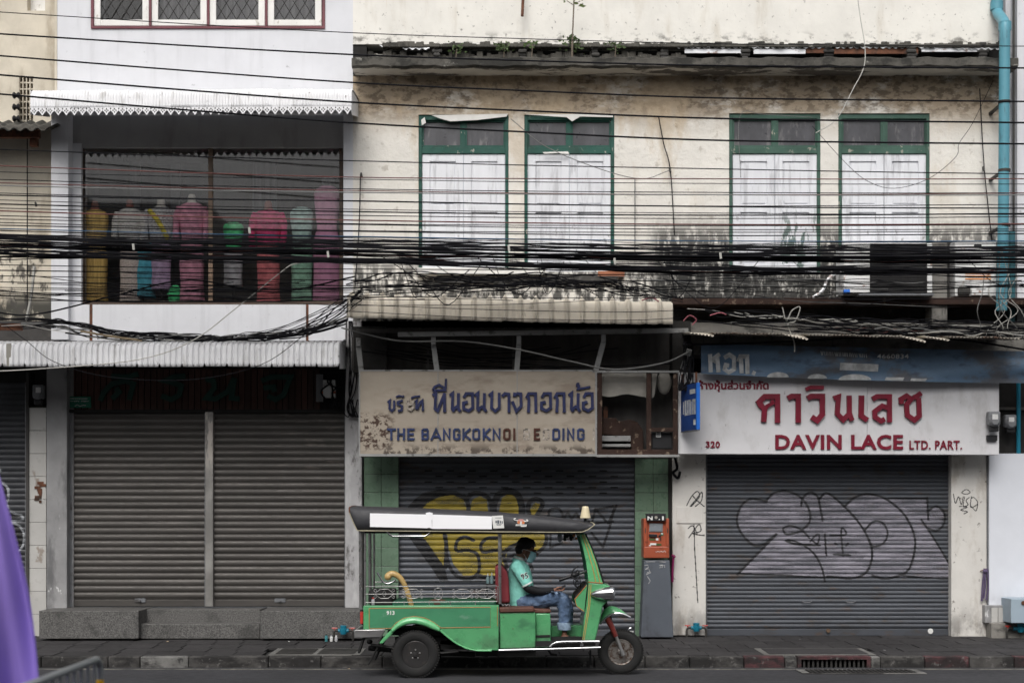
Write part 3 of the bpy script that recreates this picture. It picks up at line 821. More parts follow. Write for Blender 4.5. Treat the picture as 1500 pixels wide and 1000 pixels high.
q = MB(); q.pbox(305, 311.5, 217, 441, YW - .02, YW + .05); q.build('mullion', M['tan_frame'], wi, smooth=0, bevel=.004)
for xa, xb in ((121, 306), (310.5, 498)):
    q = MB(); q.pbox(xa, xb, 216, 442, YW, YW + .006); q.build('pane', M['pane'], wi, smooth=0)
q = MB()
q.pbox(105, 512, 205, 448, 22.6, 22.65); q.pbox(105, 512, 441, 446, 21.38, 22.6)
q.box(PX(110, 21.4), PX(505, 21.4), 21.4, 22.6, PZ(212, 21.4), PZ(206, 21.4))
q.box(PX(110, 21.4) - .05, PX(112, 21.4), 21.4, 22.6, PZ(446, 21.4), PZ(212, 21.4)); q.box(PX(506, 21.4), PX(508, 21.4) + .05, 21.4, 22.6, PZ(446, 21.4), PZ(212, 21.4))
q.build('room', M['room'], wi, smooth=0)
q = MB(); q.pbox(250, 263, 240, 441, 22.3, 22.4); q.pbox(370, 405, 238, 330, 22.45, 22.5); q.pbox(190, 205, 225, 330, 22.4, 22.45)
q.build('shelf_panel', M['curtain'], wi, smooth=0)
# lower panels
for i, (xa, xb) in enumerate(((100, 131), (135.5, 448), (452, 503))):
    q = MB(); q.pbox(xa, xb, 446, 499, 21.1 - .02 * (i == 1), 21.3); q.build('panel', M['white_wall'], bw, smooth=0, bevel=.003)
for xa in (131.3, 448.3):
    q = MB(); q.pbox(xa, xa + 4, 446, 499, 21.105, 21.3); q.build('joint_strip', M['rust'], bw, smooth=0)
# ground floor
q = MB(); q.pbox(68, 98, 535, 893, 20.95, 21.4); q.build('column', M['grey_col'], bw, smooth=0, bevel=.01)
q = MB(); q.pbox(98, 107.5, 535, 889, 21.1, 21.4); q.build('column', M['grey_col'], bw, smooth=0)
q = MB(); q.pbox(505.5, 530, 470, 890, 20.93, 21.4); q.build('column', mat('pale_worn_column', (0.36, 0.355, 0.36), .85, var=.12, bump=.2, bs=14, dirt_and_sheen=[dict(c=(.06, .055, .05), a=.8, s=(7, 7, 3), lo=.55, hi=.66), dict(c=(.5, .5, .5), a=.6, s=(3, 3, 1), lo=.5, hi=.62)]), bw, smooth=0, bevel=.01)
fs = thing('fascia', 'dark red brown board fascia above the shutters', None, P(300, 600, 21.12)); fs.parent = bw; fs.location = Vector(fs.location) - WL[bw.name]
q = MB(); q.pbox(98, 508, 530, 604, 21.16, 21.3); q.build('backing', M['dark'], fs, smooth=0)
nb = 40
for i in range(nb):
    xa = 101 + i * 9.2
    q = MB(); q.pbox(xa + .5, xa + 8.7, 535, 600, 21.12, 21.17); q.build('board', M['wood_slat'], fs, smooth=0, bevel=.004)
q = MB(); q.pbox(100, 508, 599.5, 604, 21.06, 21.17); q.build('rail', M['dark'], fs, smooth=0)
shutter(bw, 107.5, 300.5, 603, 888, 21.14, 29, .02, M['slat_brown'], 'brown grey roller shutter with a lock plate, nearer the tiled pillar')
shutter(bw, 312, 505, 603, 888, 21.14, 29, .02, M['slat_brown'], 'brown grey roller shutter beside the worn pale column')
q = MB(); q.pbox(300.5, 312, 603, 888, 21.05, 21.2); q.build('shutter_post', M['post'], bw, smooth=0, bevel=.008)
for xc in (205, 410):
    q = MB(); q.pbox(xc - 8, xc + 8, 876, 881.5, 21.105, 21.13); q.lathe([(.016, 0), (.016, .03), (0, .03)], P(xc, 879, 21.105), (0, -1, 0), 10)
    q.build('lock_plate', M['guide'], bw)
# granite plinth with recessed step
pl = MB()
pl.pbox(57, 203, 894, 935, 20.35, 21.4); pl.pbox(381, 531, 894, 935, 20.35, 21.4)
pl.pbox(203, 381, 892, 935, 20.8, 21.4)
pl.build('plinth', M['granite'], bw, smooth=0, bevel=.008)
st = MB(); st.pbox(204, 380.5, 913, 935, 20.5, 20.9); st.build('step', M['granite'], bw, smooth=0, bevel=.008)

# letters from strokes
def ribbon(mb, pts, w, y0, y1, m=0):
    """mitred flat stroke prism in the XZ plane; pts world (x, z)"""
    n = len(pts)
    Ls, Rs = [], []
    for i in range(n):
        p = Vector(pts[i])
        d0 = (p - Vector(pts[i - 1])).normalized() if i > 0 else None
        d1 = (Vector(pts[i + 1]) - p).normalized() if i < n - 1 else None
        if d0 is None: d0 = d1
        if d1 is None: d1 = d0
        nrm = Vector((-(d0 + d1).y, (d0 + d1).x))
        if nrm.length < 1e-6: nrm = Vector((-d0.y, d0.x))
        nrm.normalize()
        c = max(.45, nrm.dot(Vector((-d0.y, d0.x))))
        Ls.append(p + nrm * (w / 2 / c)); Rs.append(p - nrm * (w / 2 / c))
    for i in range(n - 1):
        q = [Rs[i], Rs[i + 1], Ls[i + 1], Ls[i]]
        vs = [(v.x, y0, v.y) for v in q] + [(v.x, y1, v.y) for v in q]
        mb.add(vs, [(0, 1, 2, 3), (7, 6, 5, 4), (0, 4, 5, 1), (2, 6, 7, 3), (1, 5, 6, 2), (3, 7, 4, 0)], m)
def letter(strokes, zf, Y, w, m, parent, depth=.025, scalew=1.0):
    mb = MB()
    for k, st_ in enumerate(strokes):
        ww = w
        if isinstance(st_, tuple) and isinstance(st_[1], (int, float)) and isinstance(st_[0], list): st_, ww = st_
        q = [zf(x_, y_, Y) for x_, y_ in st_]
        ribbon(mb, [(v.x, v.z) for v in q], ww, Y - depth - .0012 * k, Y - .001)
    return mb.build('letter', m, parent, smooth=0)
def text(body, x, y, Y, h, m, parent, name='lettering', bold=0.0, sx=1.0, depth=.004, align='LEFT', rot=None, tracking=1.0, fit=None, swell=0.0):
    """lettering from Blender's own font: cap height h (m), left/base at photo pixel x, y"""
    c = bpy.data.curves.new('t', 'FONT')
    c.body = body; c.size = h / 0.70; c.offset = bold * c.size; c.extrude = depth; c.align_x = align; c.space_character = tracking
    c.resolution_u = 3; c.bevel_depth = swell
    o = bpy.data.objects.new('t', c)
    C.objects.link(o)
    dg = bpy.context.evaluated_depsgraph_get()
    me = bpy.data.meshes.new_from_object(o.evaluated_get(dg))
    bpy.data.objects.remove(o)
    me.name = name
    me.materials.clear(); me.materials.append(m)
    p = P(x, y, Y) if rot is None else Vector(x)
    if fit:
        xs_ = [v.co.x for v in me.vertices]; sx = fit / FPX * Y / (max(xs_) - min(xs_)); p = p - Vector((min(xs_) * sx, 0, 0))
    MW = Matrix.Translation(p) @ (rot if rot is not None else Matrix.Rotation(R(90), 4, 'X')) @ Matrix.Diagonal((sx, 1, 1, 1))
    me.transform(MW)
    me.transform(Matrix.Translation(-WL[parent.name]))
    if name != 'letter':
        q = bpy.data.objects.new(name, me)
        C.objects.link(q); q.parent = parent
        WL[q.name] = Vector(WL[parent.name])
        return q
    # one object per letter: group the mesh islands that overlap along x
    V = [v.co.copy() for v in me.vertices]; F = [tuple(p.vertices) for p in me.polygons]
    par = list(range(len(V)))
    def root(i):
        while par[i] != i:
            par[i] = par[par[i]]; i = par[i]
        return i
    for f in F:
        for i in f[1:]: par[root(i)] = root(f[0])
    isl = {}
    for k, f in enumerate(F): isl.setdefault(root(f[0]), []).append(k)
    rows = []
    for fs_ in isl.values():
        xs = [V[i].x for k in fs_ for i in F[k]]
        rows.append([min(xs), max(xs), fs_])
    rows.sort(key=lambda r: r[0])
    out = []
    for r in rows:
        if out and min(out[-1][1], r[1]) - max(out[-1][0], r[0]) > .5 * min(out[-1][1] - out[-1][0], r[1] - r[0]):
            out[-1][2] += r[2]; out[-1][0] = min(out[-1][0], r[0]); out[-1][1] = max(out[-1][1], r[1])
        else: out.append(r)
    for r in out:
        ids = sorted({i for k in r[2] for i in F[k]}); mp = {i: n for n, i in enumerate(ids)}
        m2 = bpy.data.meshes.new('letter'); m2.from_pydata([V[i] for i in ids], [], [tuple(mp[i] for i in F[k]) for k in r[2]])
        m2.materials.append(m); m2.update()
        q = bpy.data.objects.new('letter', m2); C.objects.link(q); q.parent = parent
        WL[q.name] = Vector(WL[parent.name])
    bpy.data.meshes.remove(me)

z5 = zoomer(90, 530, 3.409)
sg = thing('shop_sign', 'large dark green Thai letters fixed on the dark red board fascia', 'sign', P(270, 600, 21.1))
wS = 26 / 3.409 * 21.1 / FPX
letter([[(385, 60), (330, 75), (250, 72)], [(195, 195), (215, 150), (255, 110), (320, 95), (360, 110), (340, 190)], [(255, 185), (290, 150), (275, 130)]], z5, 21.11, wS, M['dk_green_letter'], sg)
letter([[(620, 70), (560, 75), (510, 95), (560, 105), (600, 120), (590, 165), (550, 188), (500, 170)]], z5, 21.11, wS, M['dk_green_letter'], sg)
letter([[(720, 85), (760, 95), (765, 130), (725, 180), (770, 185), (830, 150), (865, 80)], [(865, 80), (850, 180), (890, 185)]], z5, 21.11, wS, M['dk_green_letter'], sg)
letter([[(1000, 95), (1050, 75), (1145, 75), (1110, 165), (1070, 188), (1030, 170)], [(1010, 130), (1060, 125), (1065, 150)]], z5, 21.11, wS, M['dk_green_letter'], sg)
sg = thing('shop_plate', 'small green plate with white lettering at the fascia corner', 'sign', P(117, 597, 21.08))
q = MB(); q.pbox(102, 133, 580.5, 597, 21.085, 21.1); q.build('plate', M['green_plate'], sg, smooth=0, bevel=.003)
rq = random.Random(9)
for yb, xa_, xb_ in ((583.7, 103.5, 130), (587.3, 103.5, 117), (587.3, 119, 131)):
    q = MB(); x_ = xa_
    while x_ < xb_ - 1:
        q.bar(P(x_, yb - rq.uniform(.6, 1.1), 21.083), P(x_ + rq.uniform(-.3, .5), yb + rq.uniform(.4, 1.0), 21.083), .006, .003); x_ += rq.uniform(.9, 1.5)
    q.build('lettering', M['white_print'], sg, smooth=0)
q = MB(); q.tube([P(110, 594.5, 21.082), P(113, 592.5, 21.082), P(117, 594.8, 21.082), P(122, 593, 21.082), P(126, 593.5, 21.082)], .005, 4); q.build('lettering', M['white_print'], sg)
# ------------------------------------------------------------------ cream shophouse
bc = thing('cream_shophouse', 'cream two bay shophouse with green framed shutters and stained plaster', 'building', (2.3, 21.0, 0.15))
WINS = [(613, 745, 168, 398), (768, 900, 168, 398), (1068, 1202, 166, 400), (1228, 1362, 166, 400)]
b = wall(517, 1466, 108, 480, FY0, [w for w in WINS], .12)
b.build('wall', M['cream'], bc, smooth=0)
b = wall(517, 1462, -80, 65, FY0 - .02, [], .3)
b.build('upper_wall', M['cream_top'], bc, smooth=0)
# cornice ledge and the slot above it
q = MB()
x0, x1 = PX(515, 20.55), PX(1492, 20.55)
zt, zb = PZ(85, 20.55), PZ(96, 20.55)
def ledge_fn(u, v):
    x = x0 + u * (x1 - x0)
    wob = .008 * math.sin(x * 9) + .006 * math.sin(x * 23 + 1)
    pr = [(21.05, PZ(111, 21.0)), (20.62, zb - .02 + wob), (20.55, zb + wob), (20.55, zt + wob), (20.6, zt + .02 + wob), (21.05, zt + .05)]
    y, z = pr[round(v * 5)]
    return (x, y, z)
q.grid(120, 5, ledge_fn)
q.add([(x0, 21.05, PZ(111, 21)), (x0, 20.62, zb), (x0, 20.55, zt), (x0, 21.05, zt)], [(0, 1, 2, 3)])
q.add([(x1, 21.05, PZ(111, 21)), (x1, 20.62, zb), (x1, 20.55, zt), (x1, 21.05, zt)], [(0, 1, 2, 3)])
# soffit faces get the flaking paint
for i in range(120): q.m[i] = 1
q.build('cornice', [M['ledge'], M['soffit']], bc, smooth=40)
q = MB(); q.pbox(536, 1466, 60, 112, 21.32, 21.36); q.pbox(517, 537, 60, 112, FY0, 21.36)
q.build('slot_back', M['dark'], bc, smooth=0)
rr = random.Random(21)
for xc in (640, 766, 872, 973, 1092, 1214, 1336, 1440):
    q = MB()
    for k in range(5):
        a_ = rr.uniform(4.5, 8)
        q.pbox(xc - a_, xc + a_ + rr.uniform(-1, 2), 61 + k * 5.2, 61 + k * 5.2 + 5.6, 20.97 + rr.uniform(-.02, .03) + k * .003, 21.3)
    q.build('slot_post', M['grime'], bc, smooth=0, bevel=.02)
def rubble_strip(px0, px1, py, hgt, Y, m, name):
    q = MB(); x = px0
    while x < px1:
        w_ = rr.uniform(3, 9); q.pbox(x, x + w_ * 1.15, py - rr.uniform(0, hgt), py + 4, Y + rr.uniform(-.02, .02), Y + .15); x += w_
    o = q.build(name, m, bc, smooth=0, bevel=.012); return o
o = rubble_strip(538, 1000, 82, 9, 21.05, M['ledge'], 'mortar_bed'); o['kind'] = 'stuff'
o = rubble_strip(560, 1462, 65, 5, 20.96, M['ledge'], 'broken_edge'); o['kind'] = 'stuff'
def corr(px0, px1, py0, py1, Y, pitch_px, m, name, parent, amp=.012):
    xa, xb = PX(px0, Y), PX(px1, Y); n = max(6, int((px1 - px0) / pitch_px * 6))
    q = MB()
    q.grid(n, 2, lambda u, v: (xa + u * (xb - xa), Y + .04 * v, (PZ(py1, Y) + .012 * math.cos(2 * math.pi * u * (px1 - px0) / pitch_px)) * (1 - v) + PZ(py0, Y) * v))
    o = q.build(name, m, parent, smooth=0); s_ = o.modifiers.new('s', 'SOLIDIFY'); s_.thickness = .006
    return o
for (xa, xb, ya, yb) in ((556, 588, 63, 68), (590, 629, 65, 72), (990, 1040, 64, 70), (1044, 1088, 65, 70), (1100, 1206, 66, 70), (1222, 1332, 66, 70), (1345, 1370, 66, 70), (1400, 1470, 67, 72)):
    corr(xa, xb, ya, yb, 20.98, 9.5, M['tin'], 'slot_sheet', bc)
for (xa, xb, ya, yb, k) in ((1003, 1088, 72, 78, 'tin'), (1104, 1180, 72, 79, 'tin'), (1181, 1210, 70, 78, 'rust'), (1222, 1345, 70, 79, 'rust'), (1350, 1440, 68, 76, 'tin')):
    q = MB(); q.pbox(xa, xb, ya, yb, 21.0, 21.02); q.build('tin_scrap', M[k], bc, smooth=0)
# windows: frame, transom panes, two leaves of panels
def window(i, w, fm, lab):
    a, c, t, bt = w
    Y = FY0 + .05
    wi = thing('window', lab, None, P((a + c) / 2, bt, Y)); wi.parent = bc; wi.location = Vector(wi.location) - WL[bc.name]
    q = MB()
    fw = 5.0
    q.pbox(a, a + fw, t, bt, Y - .03, Y + .07); q.pbox(c - fw, c, t, bt, Y - .03, Y + .07)
    q.pbox(a + fw, c - fw, t, t + 8, Y - .028, Y + .07); q.pbox(a + fw, c - fw, 216, 225, Y - .02, Y + .07)
    q.build('frame', fm, wi, smooth=0, bevel=.004)
    m_ = (a + c) / 2
    q = MB()
    q.pbox(m_ - 2.5, m_ + 2.5, t + 8, 216, Y - .005, Y + .06)
    for s0, s1 in ((a + fw, m_ - 2.5), (m_ + 2.5, c - fw)):
        q.pbox(s0, s0 + 2.6, t + 8, 216, Y + .005, Y + .06); q.pbox(s1 - 2.6, s1, t + 8, 216, Y + .005, Y + .06)
        q.pbox(s0 + 2.6, s1 - 2.6, t + 8, t + 11, Y + .006, Y + .06); q.pbox(s0 + 2.6, s1 - 2.6, 213, 216, Y + .006, Y + .06)
    q.build('transom_sash', fm, wi, smooth=0)
    for s0, s1 in ((a + fw, m_ - 2.5), (m_ + 2.5, c - fw)):
        q = MB(); q.pbox(s0 + 2, s1 - 2, t + 10, 214, Y + .03, Y + .036); q.build('pane', M['dusty_glass'], wi, smooth=0)
    for s0, s1 in ((a + fw + .6, m_ - .5), (m_ + .5, c - fw - .6)):
        q = MB()
        st_ = 11.0
        q.pbox(s0, s0 + st_, 226, bt, Y, Y + .04); q.pbox(s1 - st_, s1, 226, bt, Y, Y + .04)
        rails = [(226, 236.5), (300, 311), (bt - 14, bt)]
        for r0, r1 in rails: q.pbox(s0 + st_, s1 - st_, r0, r1, Y + .001, Y + .04)
        q.pbox(s0 + st_ - .5, s1 - st_ + .5, 236, bt - 13, Y + .024, Y + .034)
        for r0, r1 in ((236.5, 300), (311, bt - 14)):
            q.pbox(s0 + st_ + 2.2, s1 - st_ - 2.2, r0 + 2.2, r1 - 2.2, Y + .012, Y + .025)
        q.build('shutter_leaf', M['leaf_paint'], wi, smooth=0, bevel=.004)
    return wi
labs = ['first shuttered window of the row, green framed, beside the white shop', 'second shuttered window of the row, with torn board on its transom', 'third shuttered window, faded frame, paint flaked off in tall teal patches', 'fourth shuttered window, faded green frame, above the air conditioner']
for i, w in enumerate(WINS):
    window(i, w, M['green_frame'] if i < 2 else M['old_green_frame'], labs[i])
# torn white boards nailed over the window heads, sill
for pts in (((632, 169), (690, 168), (744, 167), (742, 171), (700, 176), (660, 178), (645, 174)), ((770, 168), (898, 167), (898, 172), (850, 171), (838, 178), (830, 172)), ((795, 223), (832, 222), (834, 226), (815, 224.5), (797, 225.5)), ((617, 176), (622, 172), (624, 180), (618, 184))):
    q = MB(); q.prism([(PX(x_, 20.98), PZ(y_, 20.98)) for x_, y_ in pts], 20.975, 20.985); q.build('torn_board', M['board'], bc, smooth=0)
q = MB(); q.pbox(611, 800, 392, 402, 20.86, 21.05); q.build('sill', M['board'], bc, smooth=0, bevel=.006)
q = MB(); q.pbox(640, 905, 402, 414, 20.93, 21.02); q.build('sill_scar', M['grime'], bc, smooth=0, bevel=.01)
q = MB(); q.pbox(876, 915, 397, 405, 20.915, 21.0); q.build('exposed_brick', mat('raw_brick', (.28, .11, .06), .9, var=.3), bc, smooth=0, bevel=.006)
# neighbour on the far right
br = thing('white_corner_building', 'narrow strip of white neighbouring building beyond the blue pipe', 'building', (7.4, 21.2, 0.15))
q = MB(); q.pbox(1490, 1700, -80, 500, 20.97, 21.6); q.pbox(1473, 1490, -80, 480, 21.25, 21.6); q.build('wall', M['white_wall'], br, smooth=0)
q = MB(); q.pbox(1449, 1600, 664, 893, 20.86, 21.3); q.build('ground_wall', M['side_white'], br, smooth=0)
q = MB(); q.pbox(1446, 1449.5, 664, 893, 20.9, 21.3); q.build('corner_trim', M['guide'], br, smooth=0)
q = MB(); q.pbox(1443, 1600, 886, 912, 20.8, 21.3); q.build('plinth', M['grey_col'], br, smooth=0, bevel=.01)
for i in range(5):
    q = MB(); q.pbox(1452.5 + i * 10, 1461.6 + i * 10, 890, 911, 20.785, 20.802); q.build('tile', M['tile_cream'], br, smooth=0)
q = MB(); q.pbox(1452, 1600, 912, 935, 20.7, 21.3); q.build('base', M['concrete'], br, smooth=0, bevel=.01)
q = MB(); q.pbox(1484, 1486.5, -50, 440, 20.9, 20.93); q.build('conduit', M['iron'], br, smooth=0)
# blue drain pipe
dp = thing('drain_pipe', 'blue plastic drain pipe down the cream wall at the right', 'pipe', P(1472, 470, 20.4))
def pp(x_, y_, Y=20.42): return P(x_, y_, Y)
rp = 8 / FPX * 20.42
MB().tube(catmull([pp(1460, -60, 20.9), pp(1460, 5, 20.9), pp(1462, 20, 20.85), pp(1471, 33, 20.5), pp(1472, 44), pp(1471.5, 100), pp(1470, 300), pp(1467, 455)], 5), rp, 14).build('pipe', M['pipe_blue'], dp, smooth=60)
for (x_, y_, Y) in ((1472, 38, 20.45), (1460, 8, 20.9)):
    MB().tube([pp(x_, y_ - 5, Y), pp(x_, y_ + 7, Y)], rp * 1.18, 14).build('coupling', M['pipe_blue'], dp, smooth=60)
MB().tube([P(1481, 340, 20.9), P(1481, 480, 20.9)], rp * .8, 10).build('pipe', mat('dark_teal_pipe', (.03, .11, .13), .5), dp, smooth=60)
for y_ in (150, 250, 330):
    q = MB(); q.tube([pp(1471, y_ - 2), pp(1471, y_ + 2)], rp * 1.1, 14); q.box(PX(1468, 20.42), PX(1473, 20.42), 20.42, 21.1, PZ(y_ + 1.5, 20.42), PZ(y_ - 1.5, 20.42)); q.build('bracket', M['iron'], dp, smooth=60)

# grimy balcony ledge over the lace shop
q = MB()
q.pbox(985, 1600, 472, 520, 20.75, 21.3)
q.build('lower_beam', M['concrete'], bc, smooth=0, bevel=.02)
q = MB()
q.pbox(985, 1600, 436, 446, 20.5, 21.1); q.build('balcony_edge', M['rust_dark'], bc, smooth=0, bevel=.01)
q = MB(); q.pbox(985, 1600, 446, 474, 20.98, 21.3); q.build('balcony_wall', M['grime'], bc, smooth=0)
q = MB(); q.pbox(1365, 1388, 355, 480, 20.55, 20.9); q.build('pier', M['concrete'], bc, smooth=0, bevel=.015)
q = MB(); q.pbox(1388, 1400, 355, 440, 20.8, 21.0); q.build('pier_side', M['grime'], bc, smooth=0)
q = MB()
rr = random.Random(31)
for k in range(26):
    x_ = rr.uniform(1000, 1240); s_ = rr.uniform(4, 13)
    q.pbox(x_, x_ + s_, 436 - rr.uniform(2, 9), 437, 20.55 + rr.uniform(0, .2), 20.8)
o = q.build('rubble', M['grime'], bc, smooth=0, bevel=.012); o['kind'] = 'stuff'
# old corrugated tin edge over the concrete beam
tn = thing('tin_canopy', 'rusted remains of a corrugated tin canopy under the cables', 'canopy', P(1250, 490, 20.3))
rr = random.Random(8)
for i in range(14):
    xa = 1010 + i * 34.5
    droop = (5, 0, 1, 0, 8, 1, 0, 2, 1, 9, 6, 1, 0, 2)[i]
    Y0, Y1 = 19.75, 20.75
    sl = MB()
    a_, b_ = PX(xa, Y0), PX(xa + 36, Y0); zz = PZ(487 + i * .55, Y0)
    n = 26
    sl.grid(n, 2, lambda u, v: (a_ + u * (b_ - a_) + .0, Y0 + v * (Y1 - Y0), zz + v * .10 - (droop / 108 if v == 0 else 0) * u + .012 * math.cos(u * 14 * math.pi)))
    o = sl.build('sheet', M['old_tin'] if droop < 4 else M['awn_beige'], tn, smooth=40); sm = o.modifiers.new('s', 'SOLIDIFY'); sm.thickness = .004

# ------------------------------------------------------------------ awnings
def awning(name, label, px0, px1, pt, pb, Y0, Yw, rise, npan, ribs, amp, m, tilt=0.0, ridge=False, scallop=0.0, nose=.10, fw=(), hook=0.0):
    """bent sheet awning: a slope from the wall to the nose, then a curved drop to the lower edge"""
    t = thing(name, label, 'awning', P((px0 + px1) / 2, pb, Y0))
    xa, xb = PX(px0, Y0), PX(px1, Y0)
    zt, zb = PZ(pt, Y0), PZ(pb, Y0)
    d = zt - zb
    prof_ = [(Yw, zt + rise, 0, 1), (Y0 + .28, zt + .04, 0, 1)]
    for k in range(5):
        a_ = k / 4 * math.pi / 2
        prof_.append((Y0 + nose * (1 - math.sin(a_)) , zt - nose + nose * math.cos(a_), math.sin(a_), math.cos(a_)))
    prof_.append((Y0 - .005, zb + .05, 1, 0)); prof_.append((Y0 - .008, zb, 1, 0))
    np_ = len(prof_)
    wpan = (xb - xa) / npan
    nx = ribs * 8 if not ridge else 24
    for i in range(npan):
        x_0 = xa + i * wpan
        q = MB()
        off = rnd_aw.uniform(-.004, .004); dz = rnd_aw.uniform(-.006, .006)
        def fn(u, v):
            j = round(v * (np_ - 1))
            y, z, ny, nz = prof_[j]
            ph = (u * ribs) % 1.0
            r_ = amp * (1 if .25 < ph < .75 else (ph / .25 if ph <= .25 else (1 - ph) / .25))
            if ridge: r_ = amp * math.exp(-((u - .2) / .11) ** 2)
            if j == np_ - 1:
                z -= scallop * abs(math.sin(math.pi * u * max(1, ribs))) if scallop else 0
                if hook: z += hook * (1 if (u < .06 or u > .94) else 0)
            x = x_0 + u * (wpan + .006)
            return (x, y - ny * r_ + off - .0012 * (i % 2), z + nz * r_ + dz + tilt * (x - xa) / (xb - xa))
        q.grid(nx, np_ - 1, fn)
        o = q.build('sheet', m, t, smooth=50)
        s_ = o.modifiers.new('s', 'SOLIDIFY'); s_.thickness = .003
    # frame under the sheets
    q = MB()
    q.box(xa + .02, xb - .02, Y0 + .12, Y0 + .16, zb + .03, zb + .07)
    nb_ = max(3, int((xb - xa) / 1.2))
    for k in range(nb_ + 1):
        x = xa + .05 + k * (xb - xa - .1) / nb_
        q.bar((x, Y0 + .14, zb + .04), (x, Yw, zt + rise - .05), .03, .03)
    q.build('frame', M['iron'], t, smooth=0)
    return t, (xa, xb, zt, zb)
rnd_aw = random.Random(4)
# upper scalloped awning with punched edge
t, (xa, xb, zt, zb) = awning('awning', 'white scalloped edge awning over the dress display window', 45, 515, 131, 160, 20.15, 21.0, .1, 16, 7, .009, M['awn_white'], tilt=.02)
npn = 40
for i in range(npn):
    w_ = (xb - xa) / npn; x_ = xa + i * w_
    q = MB()
    ph = [(x_, zb + .012), (x_ + w_ * .98, zb + .012), (x_ + w_ * .98, zb - .03), (x_ + w_ * .8, zb - .05), (x_ + w_ * .5, zb - .095), (x_ + w_ * .2, zb - .05), (x_, zb - .03)]
    tl = .02 * i / npn
    q.prism([(a_, b_ + tl) for a_, b_ in ph], 20.128, 20.134)
    q.build('scallop', M['awn_white'], t, smooth=0)
    q = MB()
    for (u, v) in ((.5, -.01), (.32, -.03), (.68, -.03), (.5, -.05), (0.03, -.005)):
        q.box(x_ + w_ * (u - .06), x_ + w_ * (u + .06), 20.1255, 20.129, zb + v - .008 + tl, zb + v + .01 + tl)
    q.build('punched_hole', M['hole'], t, smooth=0)
for s_, xx in ((-1, xa), (1, xb)):
    q = MB(); q.prism([(0, 0)] * 0 or [(xx - .003, zt - .02), (xx + .003, zt - .02), (xx + .003, zb - .05), (xx - .003, zb - .05)], 20.14, 20.18)
    q.add([(xx + .004 * s_, 20.14, zt - .02), (xx + .004 * s_, 21.0, zt + .08), (xx + .004 * s_, 21.0, zt - .15), (xx + .004 * s_, 20.14, zb - .08)], [(0, 1, 2, 3)])
    q.build('end_cheek', M['awn_white'], t, smooth=0)
# lower white corrugated awning (runs on past the left edge)
t, e = awning('awning', 'long white ribbed awning above the brown grey shutters', -160, 497, 503, 537, 19.85, 21.15, .06, 20, 4, .024, M['awn_white'], hook=.04)
q = MB(); q.pbox(9, 16, 503, 536, 19.82, 19.835); q.build('strap', M['canvas'], t, smooth=0)
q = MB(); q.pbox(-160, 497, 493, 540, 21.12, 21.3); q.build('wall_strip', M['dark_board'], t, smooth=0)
q = MB(); q.add([P(497.5, 503, 19.85), P(497.5, 540, 19.85), P(507, 540, 20.9), P(507, 498, 20.9)], [(0, 1, 2, 3)]); q.build('end_cheek', M['awn_white'], t, smooth=0)
# beige tile-sheet awning
t, e = awning('awning', 'beige metal tile awning drooping above the blue lettered sign', 508, 985, 433, 466, 19.95, 21.1, .02, 21, 1, .06, M['awn_beige'], tilt=-.09, ridge=True)
q = MB()
for i in range(21):
    for k in range(1):
        pass
# cavity behind the beige awning: dark boarded wall, beam and hangers
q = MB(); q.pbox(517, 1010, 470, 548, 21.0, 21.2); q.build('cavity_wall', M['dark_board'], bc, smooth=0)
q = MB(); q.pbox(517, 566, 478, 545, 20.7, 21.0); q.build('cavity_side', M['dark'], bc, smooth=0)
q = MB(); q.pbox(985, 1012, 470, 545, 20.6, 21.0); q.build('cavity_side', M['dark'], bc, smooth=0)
sf = thing('sign_frame', 'grey steel beam with hangers carrying the tan shop sign', 'frame', P(790, 490, 20.35))
q = MB(); q.bar(P(583, 490, 20.3), P(1008, 484, 20.3), .06, .06); q.build('beam', M['steel_beam'], sf, smooth=0)
q = MB(); q.bar(P(522, 484, 20.5), P(760, 487, 20.5), .05, .05); q.build('rear_beam', M['dark_board'], sf, smooth=0)
for (x_, y0_, x2, y1_) in ((635, 493, 640, 542), (760, 492, 757, 542), (884, 489, 873, 542), (525, 495, 529, 542)):
    q = MB(); q.bar(P(x_, y0_, 20.32), P(x_, y0_ + 12, 20.32), .06, .05); q.bar(P(x_, y0_ + 12, 20.35), P(x2, y1_, 20.42), .07, .02)
    q.build('hanger', M['steel_beam'], sf, smooth=0)
    q = MB(); q.bar(P(x_ - 8, y0_, 20.7), P(x_ - 8, y1_, 20.7), .03, .03); q.build('stay', M['dark_board'], sf, smooth=0)
q = MB(); q.bar(P(1010, 512, 20.2), P(1000, 540, 20.4), .07, .03); q.build('hanger', M['steel_beam'], sf, smooth=0)
# tan sign
YS = 20.4
sg = thing('shop_sign', 'tan stained three panel shop sign with dark blue Thai and English letters', 'sign', P(700, 665, YS))
for xa, xb in ((527.5, 641.2), (641.8, 757.2), (757.8, 872)):
    q = MB(); q.pbox(xa, xb, 543.5, 664.5, YS, YS + .2); q.build('panel', M['sign_tan'], sg, smooth=0, bevel=.004)
q = MB()
q.pbox(526, 874, 664.5, 668, YS - .02, YS + .25); q.pbox(526, 874, 541.5, 543.6, YS - .006, YS + .22); q.pbox(872, 874.5, 543, 665, YS - .012, YS + .2)
q.pbox(525.5, 527.5, 542, 666, YS - .005, YS + .2)
q.build('frame', M['steel_beam'], sg, smooth=0)
for xa in (641.5, 757.5):
    q = MB(); q.pbox(xa - .6, xa + .6, 543.5, 664.5, YS - .006, YS + .05); q.build('joint', M['steel_beam'], sg, smooth=0)
zb4 = zoomer(520, 530, 4.1667)
pxm = YS / FPX / 4.1667
W1 = 18 * pxm
LB, ghost = M['letter_blue'], M['letter_ghost']
def LT(st_, m=None, w=W1): letter(st_, zb4, YS, w, m or LB, sg, .03)
W2 = 14 * pxm
